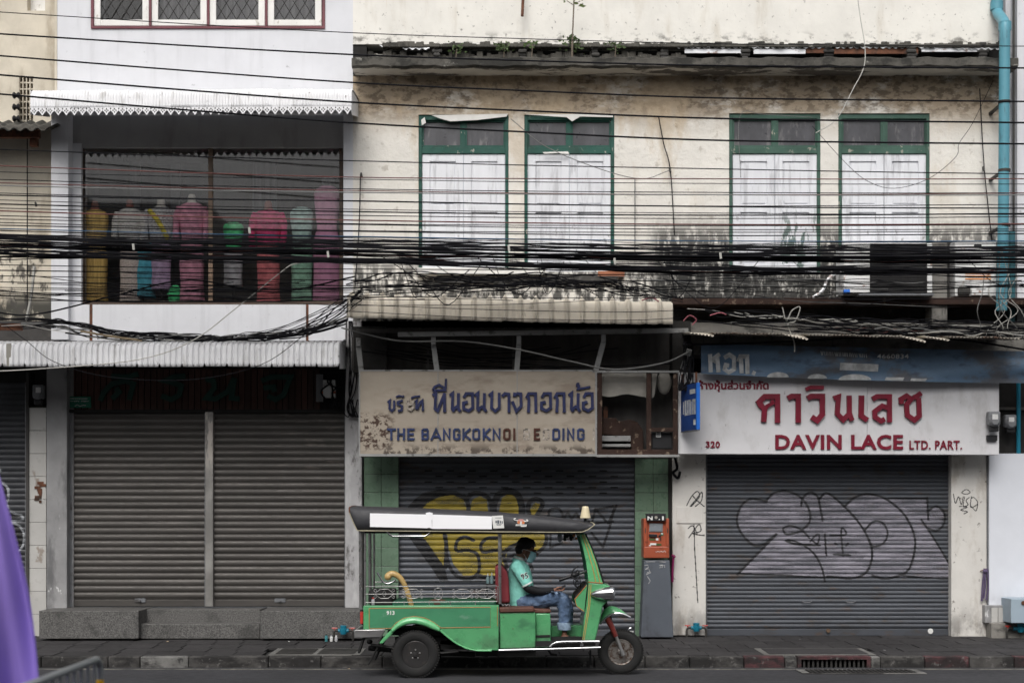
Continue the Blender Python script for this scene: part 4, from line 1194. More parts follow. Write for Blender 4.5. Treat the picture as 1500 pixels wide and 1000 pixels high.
LT([[(200, 248), (214, 236), (211, 285), (225, 298), (240, 285), (240, 235)]], w=W2)
LT([[(292, 235), (262, 245), (262, 258), (288, 270), (285, 295), (262, 300)]], w=W2)
LT([[(250, 215), (270, 206), (298, 213)], [(292, 216), (298, 204)]], w=W2 * .7)
LT([[(315, 248), (325, 238), (325, 285), (340, 295), (355, 280), (355, 238)], [(325, 262), (362, 255)]], ghost, w=W2)
LT([[(345, 218), (362, 212), (398, 208)], [(345, 218), (350, 224)]], w=W2 * .7)
LT([[(366, 245), (378, 236), (374, 290)], [(378, 290), (400, 245), (412, 236), (415, 298)]], w=W2)
LT([[(474, 205), (494, 190), (489, 285), (505, 298), (537, 218), (549, 190)], [(546, 195), (548, 306)]])
LT([[(474, 172), (486, 152), (515, 140), (545, 158), (552, 172), (474, 175)], [(553, 165), (556, 103)]], w=W1 * .75)
LT([[(578, 205), (597, 190), (594, 285), (606, 302)], [(594, 292), (626, 270)], [(632, 190), (630, 285), (644, 302)]])
def OANG(x): LT([[(x + 8, 218), (x + 22, 193), (x + 60, 193), (x + 62, 280), (x + 36, 298), (x + 6, 284), (x + 6, 250), (x + 32, 244)]])
OANG(657)
LT([[(732, 205), (751, 190), (748, 285), (760, 302)], [(748, 292), (780, 270)], [(790, 190), (788, 285), (802, 302)]])
LT([[(818, 205), (836, 190), (833, 280), (856, 300), (880, 280), (880, 188)]])
LT([[(898, 210), (915, 193), (940, 197), (940, 308)]])
LT([[(990, 200), (974, 196), (972, 212)], [(960, 240), (985, 300), (1014, 270), (1012, 195), (985, 192)]])
def KAI(x): LT([[(x + 4, 220), (x + 18, 193), (x + 60, 193), (x + 62, 308)], [(x + 14, 212), (x + 20, 230), (x + 16, 308)]])
KAI(1042); OANG(1132); KAI(1215)
LT([[(1304, 205), (1323, 190), (1320, 285), (1332, 302)], [(1320, 292), (1352, 270)], [(1362, 190), (1360, 285), (1374, 302)]])
LT([[(1352, 130), (1368, 146), (1360, 166), (1436, 152)], [(1352, 150), (1366, 128)]], w=W1 * .7)
OANG(1387)
# English row
ft, fb = 404, 477
EB = M['letter_bluelat']; WE = 13.2 * pxm
def LE(x, wd, ch, m=None):
    m = m or EB
    a_, c_ = x + 7.5, x + wd - 7.5
    T_, B_ = ft + 7, fb - 7
    md = (T_ + B_) / 2
    S = {'T': [[(x, T_), (x + wd, T_)], [((a_ + c_) / 2, T_), ((a_ + c_) / 2, fb)]],
         'H': [[(a_, ft), (a_, fb)], [(c_, ft), (c_, fb)], [(a_, md), (c_, md)]],
         'E': [[(c_ + 7, T_), (a_, T_), (a_, B_), (c_ + 7, B_)], [(a_, md), (c_ + 2, md)]],
         'B': [[(a_, T_), (c_ - 4, T_), (c_, T_ + 8), (c_, md - 6), (c_ - 5, md), (c_, md + 6), (c_, B_ - 8), (c_ - 4, B_), (a_, B_), (a_, T_)], [(a_, md), (c_ - 4, md)]],
         'A': [[(x + 2, fb), ((a_ + c_) / 2, ft + 6), (x + wd - 2, fb)], [(a_ + 8, md + 14), (c_ - 8, md + 14)]],
         'N': [[(a_, fb), (a_, T_), (c_, B_), (c_, ft)]],
         'G': [[(c_, T_ + 18), (c_, T_ + 7), (c_ - 7, T_), (a_ + 7, T_), (a_, T_ + 7), (a_, B_ - 7), (a_ + 7, B_), (c_ - 7, B_), (c_, B_ - 7), (c_, md + 3), (c_ - 14, md + 3)]],
         'K': [[(a_, ft), (a_, fb)], [(c_ + 5, ft + 2), (a_ + 4, md), (c_ + 6, fb - 2)]],
         'O': [[(a_ + 7, T_), (c_ - 7, T_), (c_, T_ + 7), (c_, B_ - 7), (c_ - 7, B_), (a_ + 7, B_), (a_, B_ - 7), (a_, T_ + 7), (a_ + 7, T_)]],
         'I': [[((a_ + c_) / 2, ft), ((a_ + c_) / 2, fb)]],
         'D': [[(a_, T_), (c_ - 9, T_), (c_, T_ + 9), (c_, B_ - 9), (c_ - 9, B_), (a_, B_), (a_, T_)]]}[ch]
    letter(S, zb4, YS, WE, m, sg, .022 if m is not ghost else .004)
for x, wd, ch, mm in ((195, 55, 'T', 0), (257, 50, 'H', 0), (318, 46, 'E', 0), (405, 47, 'B', 0), (464, 62, 'A', 0), (535, 50, 'N', 0), (597, 48, 'G', 0), (655, 52, 'K', 0), (715, 50, 'O', 0), (778, 50, 'K', 0), (838, 52, 'N', 0), (903, 48, 'O', 2), (965, 14, 'I', 2), (1025, 46, 'B', 1), (1090, 40, 'E', 2), (1145, 45, 'D', 1), (1203, 50, 'D', 0), (1265, 14, 'I', 0), (1292, 48, 'N', 0), (1354, 48, 'G', 0), (1450, 16, 'I', 1)):
    LE(x, wd, ch, (EB, ghost, M['letter_rust'])[mm])
# open frame box beside the sign
ob = thing('open_sign_frame', 'rusted open frame beside the tan sign with its panel missing', 'frame', P(933, 665, YS + .02))
q = MB()
q.pbox(874.5, 882, 545, 664, YS + .01, YS + .06); q.pbox(947, 954, 545, 664, YS + .012, YS + .06); q.pbox(986, 993, 545, 664, YS + .011, YS + .06)
q.pbox(874.5, 993, 658, 666, YS, YS + .07); q.pbox(953, 987, 626, 632, YS + .008, YS + .06)
q.build('frame', M['rust_dark'], ob, smooth=0, bevel=.004)
q = MB(); q.pbox(868, 995, 542.5, 545.5, YS - .01, YS + .06); q.pbox(874, 995, 665.5, 669, YS - .03, YS + .3); q.build('rail', M['steel_beam'], ob, smooth=0)
q = MB(); q.pbox(872, 995, 545, 670, 20.98, 21.02); q.build('back_board', M['dark_board'], ob, smooth=0)
cl = thing('canvas_sheet', 'grey canvas hung across the top of the open rusted frame', 'cloth', P(915, 580, 20.55))
q = MB(); q.grid(16, 4, lambda u, v: P(881 + u * 72, 579 - v * 34 + 2 * math.sin(u * 9) * (1 - v) + (3 if u > .9 else 0) * (1 - v), 20.58) + Vector((0, .012 * math.sin(u * 14), 0))); q.build('cloth', M['canvas'], cl)
q = MB(); q.prism([(PX(955, 20.58), PZ(547, 20.58)), (PX(963, 20.58), PZ(547, 20.58)), (PX(958, 20.58), PZ(581, 20.58)), (PX(955, 20.58), PZ(583, 20.58))], 20.57, 20.575); q.build('cloth', M['canvas'], cl, smooth=0)
sk = thing('sack', 'round pale sack hanging in the corner of the open rusted frame', 'sack', P(972, 575, 20.65))
MB().ell(P(973, 560, 20.7), (.1, .09, .17)).build('sack', M['canvas'], sk)
mc = thing('old_machine', 'dusty old machine with rusted hump inside the open frame', 'machine', P(912, 660, 20.75))
q = MB(); q.prism([(PX(x_, 20.7), PZ(y_, 20.7)) for x_, y_ in ((882, 636), (882, 612), (902, 612), (906, 617), (922, 614), (934, 618), (942, 630), (943, 660), (925, 660), (922, 640))], 20.68, 20.9); q.build('casing', M['rust_dark'], mc, smooth=0, bevel=.015)
q = MB(); q.pbox(881, 924, 638, 646, 20.62, 20.85); q.pbox(881, 924, 650, 654, 20.62, 20.85); q.build('tray', M['steel_beam'], mc, smooth=0, bevel=.006)
q = MB(); q.pbox(884, 890, 595, 613, 20.8, 20.84); q.build('arm', M['rust'], mc, smooth=0)
mt = thing('electric_meter', 'black boxed electric meter with white dial in the lower opening of the rusted frame', 'meter', P(966, 658, 20.5))
q = MB(); q.pbox(955, 985, 633, 657, 20.5, 20.6); q.build('housing', M['black_plastic'], mt, smooth=0, bevel=.01)
q = MB(); q.pbox(961, 968, 631, 640, 20.485, 20.5); q.build('dial', M['white_metal'], mt, smooth=0)
q = MB()
for k in range(3): q.pbox(962.2, 966.8, 632.5 + k * 2.4, 633.6 + k * 2.4, 20.482, 20.4855)
q.build('dial_mark', M['black_plastic'], mt, smooth=0)
# ground floor of the bedding shop: green tiled piers, shutter
for (xa, xb, nx_, lab) in ((533, 584, 2, 'green tiled pier behind the tuk-tuk roof'), (930, 984, 2, 'green tiled pier behind the orange payment kiosk')):
    q = MB(); q.pbox(xa, xb, 660, 935, 21.02, 21.3); pr_ = q.build('pier', M['grout'], bc, smooth=0, label=lab)
    tw_ = (xb - xa) / nx_; hh = 27.0
    for i in range(nx_):
        for j in range(10):
            y0 = 667 + j * hh
            q = MB(); q.pbox(xa + i * tw_ + .3, xa + (i + 1) * tw_ - .3, y0 + .3, min(934, y0 + hh - .3), 21.003, 21.022)
            q.build('tile', M['tile_green'], pr_, smooth=0, bevel=.003)
t, sfm = shutter(bc, 585, 931, 669, 932, 21.12, 31, .018, M['slat_grey'], 'blue grey shutter with yellow and black graffiti behind the tuk-tuk')
# vent slots in the upper slats
rows_ = 5
hv = MB()
for r in range(5):
    for k in range(9):
        xx = 622 + k * 32 + (16 if r % 2 else 0)
        if xx > 900: continue
        zz = sfm['z0'] + (sfm['n'] - 3 - r) * sfm['h'] + sfm['h'] * .5
        hv.box(PX(xx, 21.12), PX(xx + 11, 21.12), 21.12 - sfm['a'] - .002, 21.12 - sfm['a'] + .008, zz - .009, zz + .009)
o = hv.build('vent_slot', M['hole'], t, smooth=0); o['kind'] = 'stuff'
zg = lambda x, y: (570 + x / 4.054, 660 + y / 4.054)
G = lambda *pts: [zg(*p) for p in pts]
px_w = lambda w: w / 4.054 / FPX * 21.12
shapes = []
for pl_ in (G((190, 345), (230, 305), (300, 268), (380, 258), (440, 285), (458, 340), (455, 480), (330, 500), (325, 690), (215, 535), (150, 420)), G((475, 400), (480, 330), (500, 285), (540, 268), (580, 290), (592, 400)), G((650, 420), (650, 370), (670, 280), (710, 250), (750, 270), (775, 330), (775, 420)), G((835, 380), (840, 345), (865, 308), (895, 312), (898, 340), (870, 380)), G((345, 480), (640, 440), (930, 480), (915, 560), (870, 600), (800, 620), (740, 560), (700, 600), (690, 680), (640, 740), (540, 735), (440, 740), (380, 670), (350, 560))):
    shapes.append((0, 'poly', pl_, 0, False))
BL = lambda w, *pts: shapes.append((1, 'line', G(*pts), px_w(w)))
shapes.append((1, 'poly', G((95, 350), (150, 290), (200, 250), (300, 228), (400, 238), (450, 270), (440, 290), (380, 262), (300, 272), (230, 308), (190, 350)), 0, False))
shapes.append((1, 'poly', G((110, 500), (215, 525), (330, 690), (350, 768), (300, 768), (250, 690)), 0, False))
BL(26, (445, 270), (470, 320), (468, 400)); BL(26, (455, 290), (500, 252), (550, 255), (590, 280), (608, 330), (605, 400)); BL(40, (620, 380), (622, 320), (650, 262), (710, 238), (765, 265), (788, 340), (785, 420)); BL(26, (835, 390), (825, 330), (850, 290), (890, 288), (910, 320), (870, 395))
BL(24, (330, 500), (340, 560), (335, 690)); BL(20, (500, 530), (450, 510), (405, 535), (400, 590), (470, 590), (520, 610), (535, 660), (530, 720), (480, 758), (400, 740), (350, 660), (335, 520))
BL(20, (640, 515), (580, 520), (545, 560), (560, 600), (630, 590), (680, 600)); BL(22, (540, 740), (600, 755), (660, 735), (695, 690), (680, 620), (720, 570), (800, 545), (860, 560)); BL(18, (700, 640), (760, 610), (820, 640), (850, 700)); BL(20, (930, 480), (932, 540), (900, 590), (860, 620))
for w, pts in ((15, ((945, 400), (955, 350), (1010, 345), (1030, 400), (960, 420))), (13, ((1040, 400), (1060, 370), (1085, 400), (1110, 370), (1130, 400))), (14, ((1135, 340), (1200, 440), (1225, 345), (1300, 430), (1350, 325))), (14, ((1220, 350), (1330, 330))), (14, ((1335, 340), (1310, 450), (1270, 570), (1200, 485))), (12, ((1210, 430), (1330, 420))), (12, ((960, 490), (955, 572), (1025, 545)))):
    shapes.append((1, 'line', G(*pts), px_w(w), len(pts) > 3 and w != 14))
paint(shapes, sfm, [M['spray_yellow'], M['spray_black']], 'graffiti', t)
# green tag on tile: nothing else.  white pier between the shops
q = MB(); q.pbox(985, 1034, 662, 930, 20.93, 21.3); q.build('pier', M['pillar_white'], bc, smooth=0, bevel=.008, label='white plaster pier with scribbled tags beside the kiosk')
q = MB(); q.pbox(979, 986, 664, 932, 20.97, 21.2); q.build('pier_gap', M['dark'], bc, smooth=0)
q = MB(); q.pbox(1393.5, 1448, 662, 932, 20.93, 21.3); q.build('pier', M['pillar_white'], bc, smooth=0, bevel=.008, label='white plaster pier with a tag and a hanging purple rope')
t, sfd = shutter(bc, 1035.5, 1392.5, 664, 931, 21.08, 42, .014, M['slat_grey'], 'blue grey shutter with pale mauve graffiti outlined in black')
zd = lambda x, y: (1040 + x / 3.75, 690 + y / 3.75)
D_ = lambda *pts: [zd(*p) for p in pts]
wd_ = lambda w: 1.35 * w / 3.75 / FPX * 21.08
shapes = [(0, 'poly', D_((160, 560), (260, 450), (350, 350), (250, 400), (190, 370), (148, 280), (165, 200), (220, 155), (300, 165), (335, 125), (410, 108), (490, 138), (545, 118), (590, 145), (630, 120), (690, 148), (740, 190), (800, 140), (880, 125), (960, 150), (1185, 152), (1195, 210), (1250, 192), (1285, 240), (1265, 310), (1205, 320), (1250, 400), (1315, 510), (1315, 585), (900, 575), (640, 580)), 0, False)]
def DL(w, *pts, sm=True): shapes.append((1, 'line', D_(*pts), wd_(w), sm))
DL(9, (360, 345), (300, 398), (240, 405), (180, 350), (148, 280), (165, 200), (220, 152), (310, 165)); DL(9, (305, 165), (350, 120), (420, 108), (500, 145), (545, 215), (545, 280), (500, 325))
DL(9, (500, 190), (510, 145), (550, 115), (590, 140), (605, 200), (618, 270)); DL(9, (600, 150), (635, 120), (690, 150), (800, 260), (870, 370), (890, 460), (860, 550), (780, 585), (640, 575))
DL(9, (740, 190), (800, 140), (880, 125), (970, 155), (1060, 230), (1115, 330), (1125, 420), (1095, 530), (1040, 570), (960, 588), (890, 570)); DL(8, (850, 320), (900, 275), (950, 285), (975, 340), (950, 395), (890, 410), (860, 350))
DL(7, (980, 148), (1190, 148), sm=False); DL(9, (1192, 145), (1198, 265), sm=False); DL(8, (1200, 215), (1240, 192), (1282, 220), (1285, 285), (1245, 325), (1200, 315)); DL(8, (1160, 265), (1230, 370), (1318, 515)); DL(9, (365, 345), (150, 565), sm=False)
DL(7, (155, 560), (400, 570), (620, 582), sm=False); DL(7, (1050, 570), (1180, 585), (1318, 588), sm=False)
DL(8, (545, 365), (500, 320), (440, 298), (402, 315), (420, 345), (480, 335), (510, 320)); DL(8, (605, 405), (480, 400), (415, 380), (470, 385), (560, 440), (610, 520), (630, 600))
DL(7, (550, 385), (580, 350), (600, 350), (590, 395), (560, 380)); DL(8, (630, 345), (638, 460), sm=False); DL(8, (660, 350), (735, 350), (745, 330), (720, 320), (730, 465)); DL(8, (680, 455), (770, 460), sm=False); DL(9, (685, 395), (695, 400)); DL(9, (748, 405), (758, 395))
paint(shapes, sfd, [M['spray_pink'], M['spray_black']], 'graffiti', t)
# handles and lock
for x_ in (1182, 1246):
    q = MB(); q.tube(catmull([P(x_ - 7, 880, 21.05), P(x_ - 4, 881.5, 21.03), P(x_ + 4, 881.5, 21.03), P(x_ + 7, 880, 21.05)], 3), .007, 6); q.build('handle', M['guide'], t)
q = MB(); q.lathe([(.03, 0), (.03, .02), (0, .02)], P(1213, 923, 21.06), (0, -1, 0), 10); q.build('lock', M['tan_frame'], t)
q = MB(); q.lathe([(.04, 0), (.035, .006), (0, .006)], P(1363, 924, 21.064), (0, -1, 0), 12); q.build('sticker', M['paper'], t)
# scribbled tags on the piers
fl = lambda a, c, t0, b0: dict(flat=True, x0=PX(a, 20.93), x1=PX(c, 20.93), z0=PZ(b0, 20.93), z1=PZ(t0, 20.93), Y=20.93)
zq = lambda x, y: (920 + x / 2.586, 640 + y / 2.586)
Q = lambda *pts: [zq(*p) for p in pts]
w_ = .014
paint([(0, 'line', Q(*p), w_) for p in (((222, 258), (240, 225), (262, 205), (270, 225), (240, 262)), ((235, 262), (262, 230), (280, 208), (278, 240), (255, 262)), ((245, 222), (262, 240), (288, 262)), ((228, 345), (245, 335), (262, 365)), ((230, 380), (255, 345), (270, 330), (275, 355), (245, 365), (288, 372)), ((250, 330), (252, 420), (258, 520), (264, 625)))],
      fl(986, 1034, 700, 745), [M['marker']], 'scribble', bc, dx=.006, lift=.002)
paint([(0, 'line', Q(*p), w_) for p in (((228, 345), (245, 335), (262, 365)), ((230, 380), (255, 345), (270, 330), (275, 355), (245, 365), (288, 372)), ((250, 330), (252, 420), (258, 520), (264, 625)))],
      fl(986, 1034, 767, 900), [M['marker']], 'scribble', bc, dx=.006, lift=.002)
paint([(0, 'line', Q(*p), w_ * .8) for p in (((1232, 215), (1240, 250), (1252, 225), (1262, 255), (1270, 225)), ((1262, 210), (1280, 198), (1296, 208), (1282, 216), (1266, 212)), ((1275, 225), (1270, 260), (1288, 255), (1280, 240), (1292, 228)), ((1300, 225), (1298, 265), (1325, 250), (1310, 228), (1300, 232)), ((1255, 262), (1285, 265), (1260, 275), (1285, 282), (1272, 290)), ((1300, 262), (1318, 278), (1325, 252)))],
      fl(1394, 1448, 700, 760), [M['marker']], 'scribble', bc, dx=.006, lift=.002)
nt_ = thing('notice_plate', 'pale blank notice plate on the white pier beside the kiosk', 'notice', P(1009, 765, 20.91))
q = MB(); q.pbox(991, 1028, 742, 766, 20.915, 20.929); q.build('plate', M['pillar_white'], nt_, smooth=0, bevel=.003)
# lace shop sign
YD = 20.5
sg = thing('shop_sign', 'long white sign board with deep red Thai and English letters', 'sign', P(1228, 666, YD))
for i_, (a0, a1, t0, t1) in enumerate(((993.5, 1270, 545, 556), (1270.3, 1463.5, 556, 559))):
    q = MB()
    bz = 664.5 + i_ * .6
    q.prism([(PX(a0, YD), PZ(bz, YD)), (PX(a1, YD), PZ(bz + .6, YD)), (PX(a1, YD), PZ(t1, YD)), (PX(a0, YD), PZ(t0, YD))], YD, YD + .22)
    q.build('board', M['sign_white'], sg, smooth=0, bevel=.004)
zl = zoomer(1000, 540, 3.261)
pl_ = YD / FPX / 3.261
LR = M['letter_red']
def LD(st_, w=25): letter(st_, zl, YD, w * pl_, LR, sg, .045)
LD([[(374, 182), (362, 160), (390, 133), (451, 133), (451, 258)], [(368, 168), (389, 196), (385, 254)], ([(386, 205), (402, 178), (428, 164), (424, 150)], 17 * pl_)])
LD([[(500, 142), (518, 132), (550, 132), (550, 258)]])
LD([[(594, 142), (612, 132), (665, 132), (665, 218), (640, 248), (614, 230)]])
LD([[(586, 100), (608, 90), (672, 90)]], w=18)
LD([[(718, 142), (742, 134), (736, 215), (764, 244), (794, 215), (793, 128)], [(793, 210), (806, 248)]], w=23)
LD([[(852, 128), (850, 225), (880, 246)]])
LD([[(904, 145), (925, 133), (985, 133), (985, 256)], [(985, 190), (950, 178), (914, 205), (916, 232), (945, 250), (962, 240)]], w=23)
LD([[(1042, 168), (1040, 145), (1066, 130), (1088, 145), (1066, 172), (1070, 222), (1104, 246), (1128, 225), (1124, 140)], [(1098, 138), (1118, 130), (1136, 116)]], w=23)
text('DAVIN LACE', 1135.5, 657, YD - .004, 20.0 / FPX * YD, LR, sg, 'letter', bold=.03, depth=.02, tracking=1.08, fit=187)
text('LTD. PART.', 1332, 657.5, YD - .004, 12.5 / FPX * YD, LR, sg, 'letter', bold=.02, depth=.015, tracking=1.1, fit=77)
text('320', 1034, 655, YD - .004, 8.8 / FPX * YD, LR, sg, 'letter', bold=.03, depth=.012, tracking=1.1, fit=20.5)
text('ห้างหุ้นส่วนจำกัด', 1022, 569.5, YD - .004, 10.5 / FPX * YD, LR, sg, 'letter', bold=0.0, depth=.008, fit=104, swell=.0045)
# blue vinyl banner
bn = thing('banner', 'faded blue vinyl banner with worn white Thai lettering above the white sign', 'banner', P(1265, 530, 20.3))
def ban(u, v):
    x_ = 1027 + u * 520
    top = 503.5 + u * 12
    bot = 547 + (1 - (1 - u) ** 2) * 14
    y_ = bot + (top - bot) * v
    Y = 20.3 + .025 * math.sin(u * 9 + v * 3) + .012 * math.sin(v * 9 - u * 14) + .02 * math.sin(u * 2.2 + v * 6)
    return P(x_, y_, Y)
q = MB(); q.grid(70, 10, ban); q.build('sheet', M['banner'], bn, smooth=60)
def on_ban(mb, m_name, name):
    """press flat print onto the banner's folds"""
    for i, vv in enumerate(mb.v):
        x, y, z = vv
        u = min(1, max(0, (750 + x * FPX / 20.3 - 1027) / 520))
        top = 503.5 + u * 12; bot = 547 + (1 - (1 - u) ** 2) * 14
        py = HZ - (z - CAMZ) * FPX / 20.3
        v = (bot - py) / (bot - top)
        Yb = 20.3 + .025 * math.sin(u * 9 + v * 3) + .012 * math.sin(v * 9 - u * 14) + .02 * math.sin(u * 2.2 + v * 6)
        mb.v[i] = (x, Yb - .004 - (20.3 - y) * .2, z)
    return mb.build(name, M[m_name], bn, smooth=0)
zh = zoomer(960, 470, 2.778)
ph_ = 20.3 / FPX / 2.778
for st_ in ([[(222, 135), (226, 208)], [(226, 165), (240, 150), (262, 135)], [(252, 150), (258, 208)], [(238, 168), (250, 150)]],
            [[(280, 150), (300, 138), (320, 150), (322, 195), (300, 208), (284, 195), (288, 178), (302, 180)]],
            [[(338, 165), (345, 145), (372, 145), (376, 215)], [(348, 150), (352, 212)]], [[(396, 208), (408, 214)]]):
    mb = MB()
    for k, s_ in enumerate(st_):
        ribbon(mb, [(p.x, p.z) for p in (zh(x_, y_, 20.3) for x_, y_ in s_)], 17 * ph_, 20.296 - .003 * k, 20.298)
    on_ban(mb, 'grey_print', 'letter')
def arcs(cx, y0, w, h, poly=None):
    mb = MB()
    pts = poly or [(cx + w * math.cos(a_), y0 - h * math.sin(a_)) for a_ in np.linspace(0, math.pi, 12)]
    mb.prism([(zh(x_, y_, 20.3).x, zh(x_, y_, 20.3).z) for x_, y_ in pts], 20.29, 20.295)
    on_ban(mb, 'grey_print', 'letter')
arcs(500, 229, 45, 22); arcs(660, 234, 40, 19); arcs(812, 240, 66, 24)
arcs(0, 0, 0, 0, [(932, 242), (938, 229), (1012, 230), (1006, 243)]); arcs(0, 0, 0, 0, [(1036, 244), (1040, 233), (1106, 234), (1098, 245)])
mb = MB(); mb.grid(14, 4, lambda u, v: zh(749 + u * 157, 200 - v * 29 + u * 6, 20.29)); on_ban(mb, 'grey_print', 'patch')
mb = MB()
x_ = 672
rr = random.Random(2)
while x_ < 862:
    mb.bar(zh(x_, 124 + (x_ - 672) * .045, 20.297), zh(x_ + rr.uniform(-3, 4), 140 + (x_ - 672) * .055, 20.297), .012, .003); x_ += rr.uniform(5, 9)
on_ban(mb, 'grey_print', 'lettering')
c0 = len(bn.children)
o = text('4660834', 1285, 525, 20.262, 6.6 / FPX * 20.3, M['grey_print'], bn, 'lettering', bold=.01, depth=.001, tracking=1.1, fit=46)
# blue projecting sign
ps = thing('projecting_sign', 'blue double sided projecting sign with white Thai lettering by the white board', 'sign', P(1012, 600, 20.2))
# a board in plan from (near) to (far)
A_ = P(1022.5, 600, 19.95); B_ = P(999.5, 600, 20.44)
dirv = Vector((B_.x - A_.x, B_.y - A_.y, 0)); Ld = dirv.length; dirv.normalize(); nrm = Vector((dirv.y, -dirv.x, 0))
if nrm.x > 0: nrm = -nrm
ztop, zbot = PZ(560.5, 19.95), PZ(628.5, 19.95)
def sbox(s0, s1, z0, z1, t0, t1):
    q = MB(); vs = []
    for zz in (z0, z1):
        for (s_, t_) in ((s0, t0), (s1, t0), (s1, t1), (s0, t1)):
            p = Vector((A_.x, A_.y, 0)) + dirv * s_ + nrm * t_; vs.append((p.x, p.y, zz))
    q.add(vs, [(0, 3, 2, 1), (4, 5, 6, 7), (0, 1, 5, 4), (1, 2, 6, 5), (2, 3, 7, 6), (3, 0, 4, 7)]); return q
sbox(.012, Ld, zbot - .0, ztop, -.02, .02).build('face', M['sign_blue_dk'], ps, smooth=0)
sbox(-.012, .012, zbot - .002, ztop + .002, -.024, .024).build('edge', M['sign_blue'], ps, smooth=0)
sbox(-.01, Ld, zbot - .02, zbot - .002, -.022, .022).build('bottom_edge', M['guide'], ps, smooth=0)
h_ = ztop - zbot
for (s0, s1, f0, f1) in ((.05, .22, .78, .88), (.04, .07, .33, .66), (.10, .135, .33, .66), (.075, .10, .6, .66), (.17, .20, .33, .66), (.17, .23, .62, .66), (.23, .26, .33, .66), (.29, .32, .33, .66), (.35, .38, .33, .66), (.30, .36, .33, .38), (.41, .44, .36, .64), (.04, .065, .10, .22), (.075, .10, .10, .22)):
    if s1 < Ld: sbox(s0, s1, zbot + f0 * h_, zbot + f1 * h_, .0195, .023).build('lettering', M['grey_print'], ps, smooth=0)
MB().tube([P(1020, 545, 20.0), P(1020, 562, 20.0)], .015, 6).build('hanger', M['rust'], ps)
MB().tube([P(1000, 548, 20.4), P(1000, 570, 20.42)], .02, 6).build('hanger', M['rust'], ps)
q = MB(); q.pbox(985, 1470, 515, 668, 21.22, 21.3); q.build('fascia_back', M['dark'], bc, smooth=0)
# meters at the sign's right end
def meter(px, py, w, h, Y, lab, round_=True):
    t = thing('electric_meter', lab, 'meter', P(px, py + h, Y))
    q = MB(); q.pbox(px - w, px + w, py - h, py + h * .2, Y, Y + .12); q.build('housing', M['grey_plastic'], t, smooth=0, bevel=.02)
    MB().lathe([(.001, .05), (.05, .045), (w / FPX * Y * .95, .0), (w / FPX * Y * .95, -.06)], P(px, py - h * .15, Y), (0, -1, 0), 18).build('glass_dome', M['grey_plastic'], t)
    q = MB(); q.pbox(px - w * .35, px + w * .55, py - h * .75, py - h * .3, Y - .055, Y - .045); q.build('dial', M['white_metal'], t, smooth=0)
    q = MB(); q.pbox(px - w * .7, px + w * .7, py + h * .2, py + h * .75, Y + .02, Y + .1); q.build('terminal_box', M['black_plastic'], t, smooth=0, bevel=.01)
    return t
meter(1457, 619, 9, 17, 20.35, 'grey domed electric meter on the right end of the white sign')
q = MB(); q.pbox(1446, 1461, 637, 645, 20.45, 20.5)
q.build('backing', M['black_plastic'], bpy.data.objects['electric_meter.001'], smooth=0)
meter(1481, 622, 8.5, 15, 20.75, 'paler round electric meter in the dark gap beyond the white sign')
meter(55, 580, 8, 17, 20.9, 'black electric meter on top of the tiled pillar at the left')
q = MB(); q.pbox(1463, 1620, 558, 667, 21.0, 21.2); q.build('recess', M['dark'], br, smooth=0)
q = MB(); q.pbox(1463, 1600, 596, 600, 20.95, 21.0); q.build('shelf', M['dark_board'], br, smooth=0)
MB().tube([P(1492, 560, 20.9), P(1492, 664, 20.9)], .03, 10).build('pipe', M['pvc_teal'], br)
# breaker box by the fascia right end
eb = thing('breaker_box', 'white breaker box in a nest of dark wiring at the fascia end', 'electrical box', P(482, 597, 20.98))
q = MB(); q.pbox(473, 491, 556, 582, 20.98, 21.1); q.build('box', M['white_metal'], eb, smooth=0, bevel=.006)
q = MB(); q.pbox(463, 473, 548, 588, 21.05, 21.1); q.build('board', M['grey_plastic'], eb, smooth=0)
q = MB(); q.pbox(470.5, 473, 573, 576, 20.975, 21.0); q.pbox(488, 491.5, 573, 576, 20.975, 21.0); q.build('switch', M['orange'], eb, smooth=0)

# ------------------------------------------------------------------ air conditioner units on the ledge
ac = thing('air_conditioner', 'white outdoor air conditioner unit with black finned face on the ledge', 'air conditioner', P(1300, 434, 20.3))
q = MB(); q.pbox(1236, 1366, 356, 430, 20.35, 20.85); q.build('casing', M['white_metal'], ac, smooth=0, bevel=.015)
q = MB(); q.pbox(1274.5, 1358, 356.5, 429, 20.335, 20.355); q.build('fin_backing', M['grille_dark'], ac, smooth=0)
q = MB(); q.pbox(1274.5, 1358, -.5, .5, 20.32, 20.335)
x0_, x1_ = PX(1274.5, 20.33), PX(1358, 20.33)
fm = MB(); fm.box(-(x1_ - x0_) / 2, (x1_ - x0_) / 2, -.007, .007, -.006, .006); fme = fm.mesh('fin', M['grille_dark'], smooth=0)
for k in range(30): piece('fin', fme, ac, ((x0_ + x1_) / 2, 20.33, PZ(358.5 + k * 2.38, 20.33)))
q = MB(); q.pbox(1258, 1368, 429.5, 432.5, 20.3, 20.9); q.build('base_rail', M['guide'], ac, smooth=0)
q = MB()
q.tube(catmull([P(1240, 427, 20.36), P(1232, 432, 20.3), P(1222, 428, 20.34), P(1215, 437, 20.4)], 5), .014, 6); q.build('hose', M['cable_grey'], ac)
q = MB(); q.lathe([(.035, -.04), (.035, .04)], P(1240, 427.5, 20.3), (1, 0, 0), 10); q.build('valve', M['sign_blue'], ac)
q = MB(); q.tube(catmull([P(1190, 436, 20.4), P(1205, 425, 20.4), P(1212, 410, 20.42), P(1222, 402, 20.45), P(1236, 398, 20.5)], 5), .02, 7); q.build('lagged_pipe', M['tin'], ac)
ac = thing('air_conditioner', 'small rust streaked white air conditioner unit in the corner by the blue pipe', 'air conditioner', P(1430, 438, 20.5))
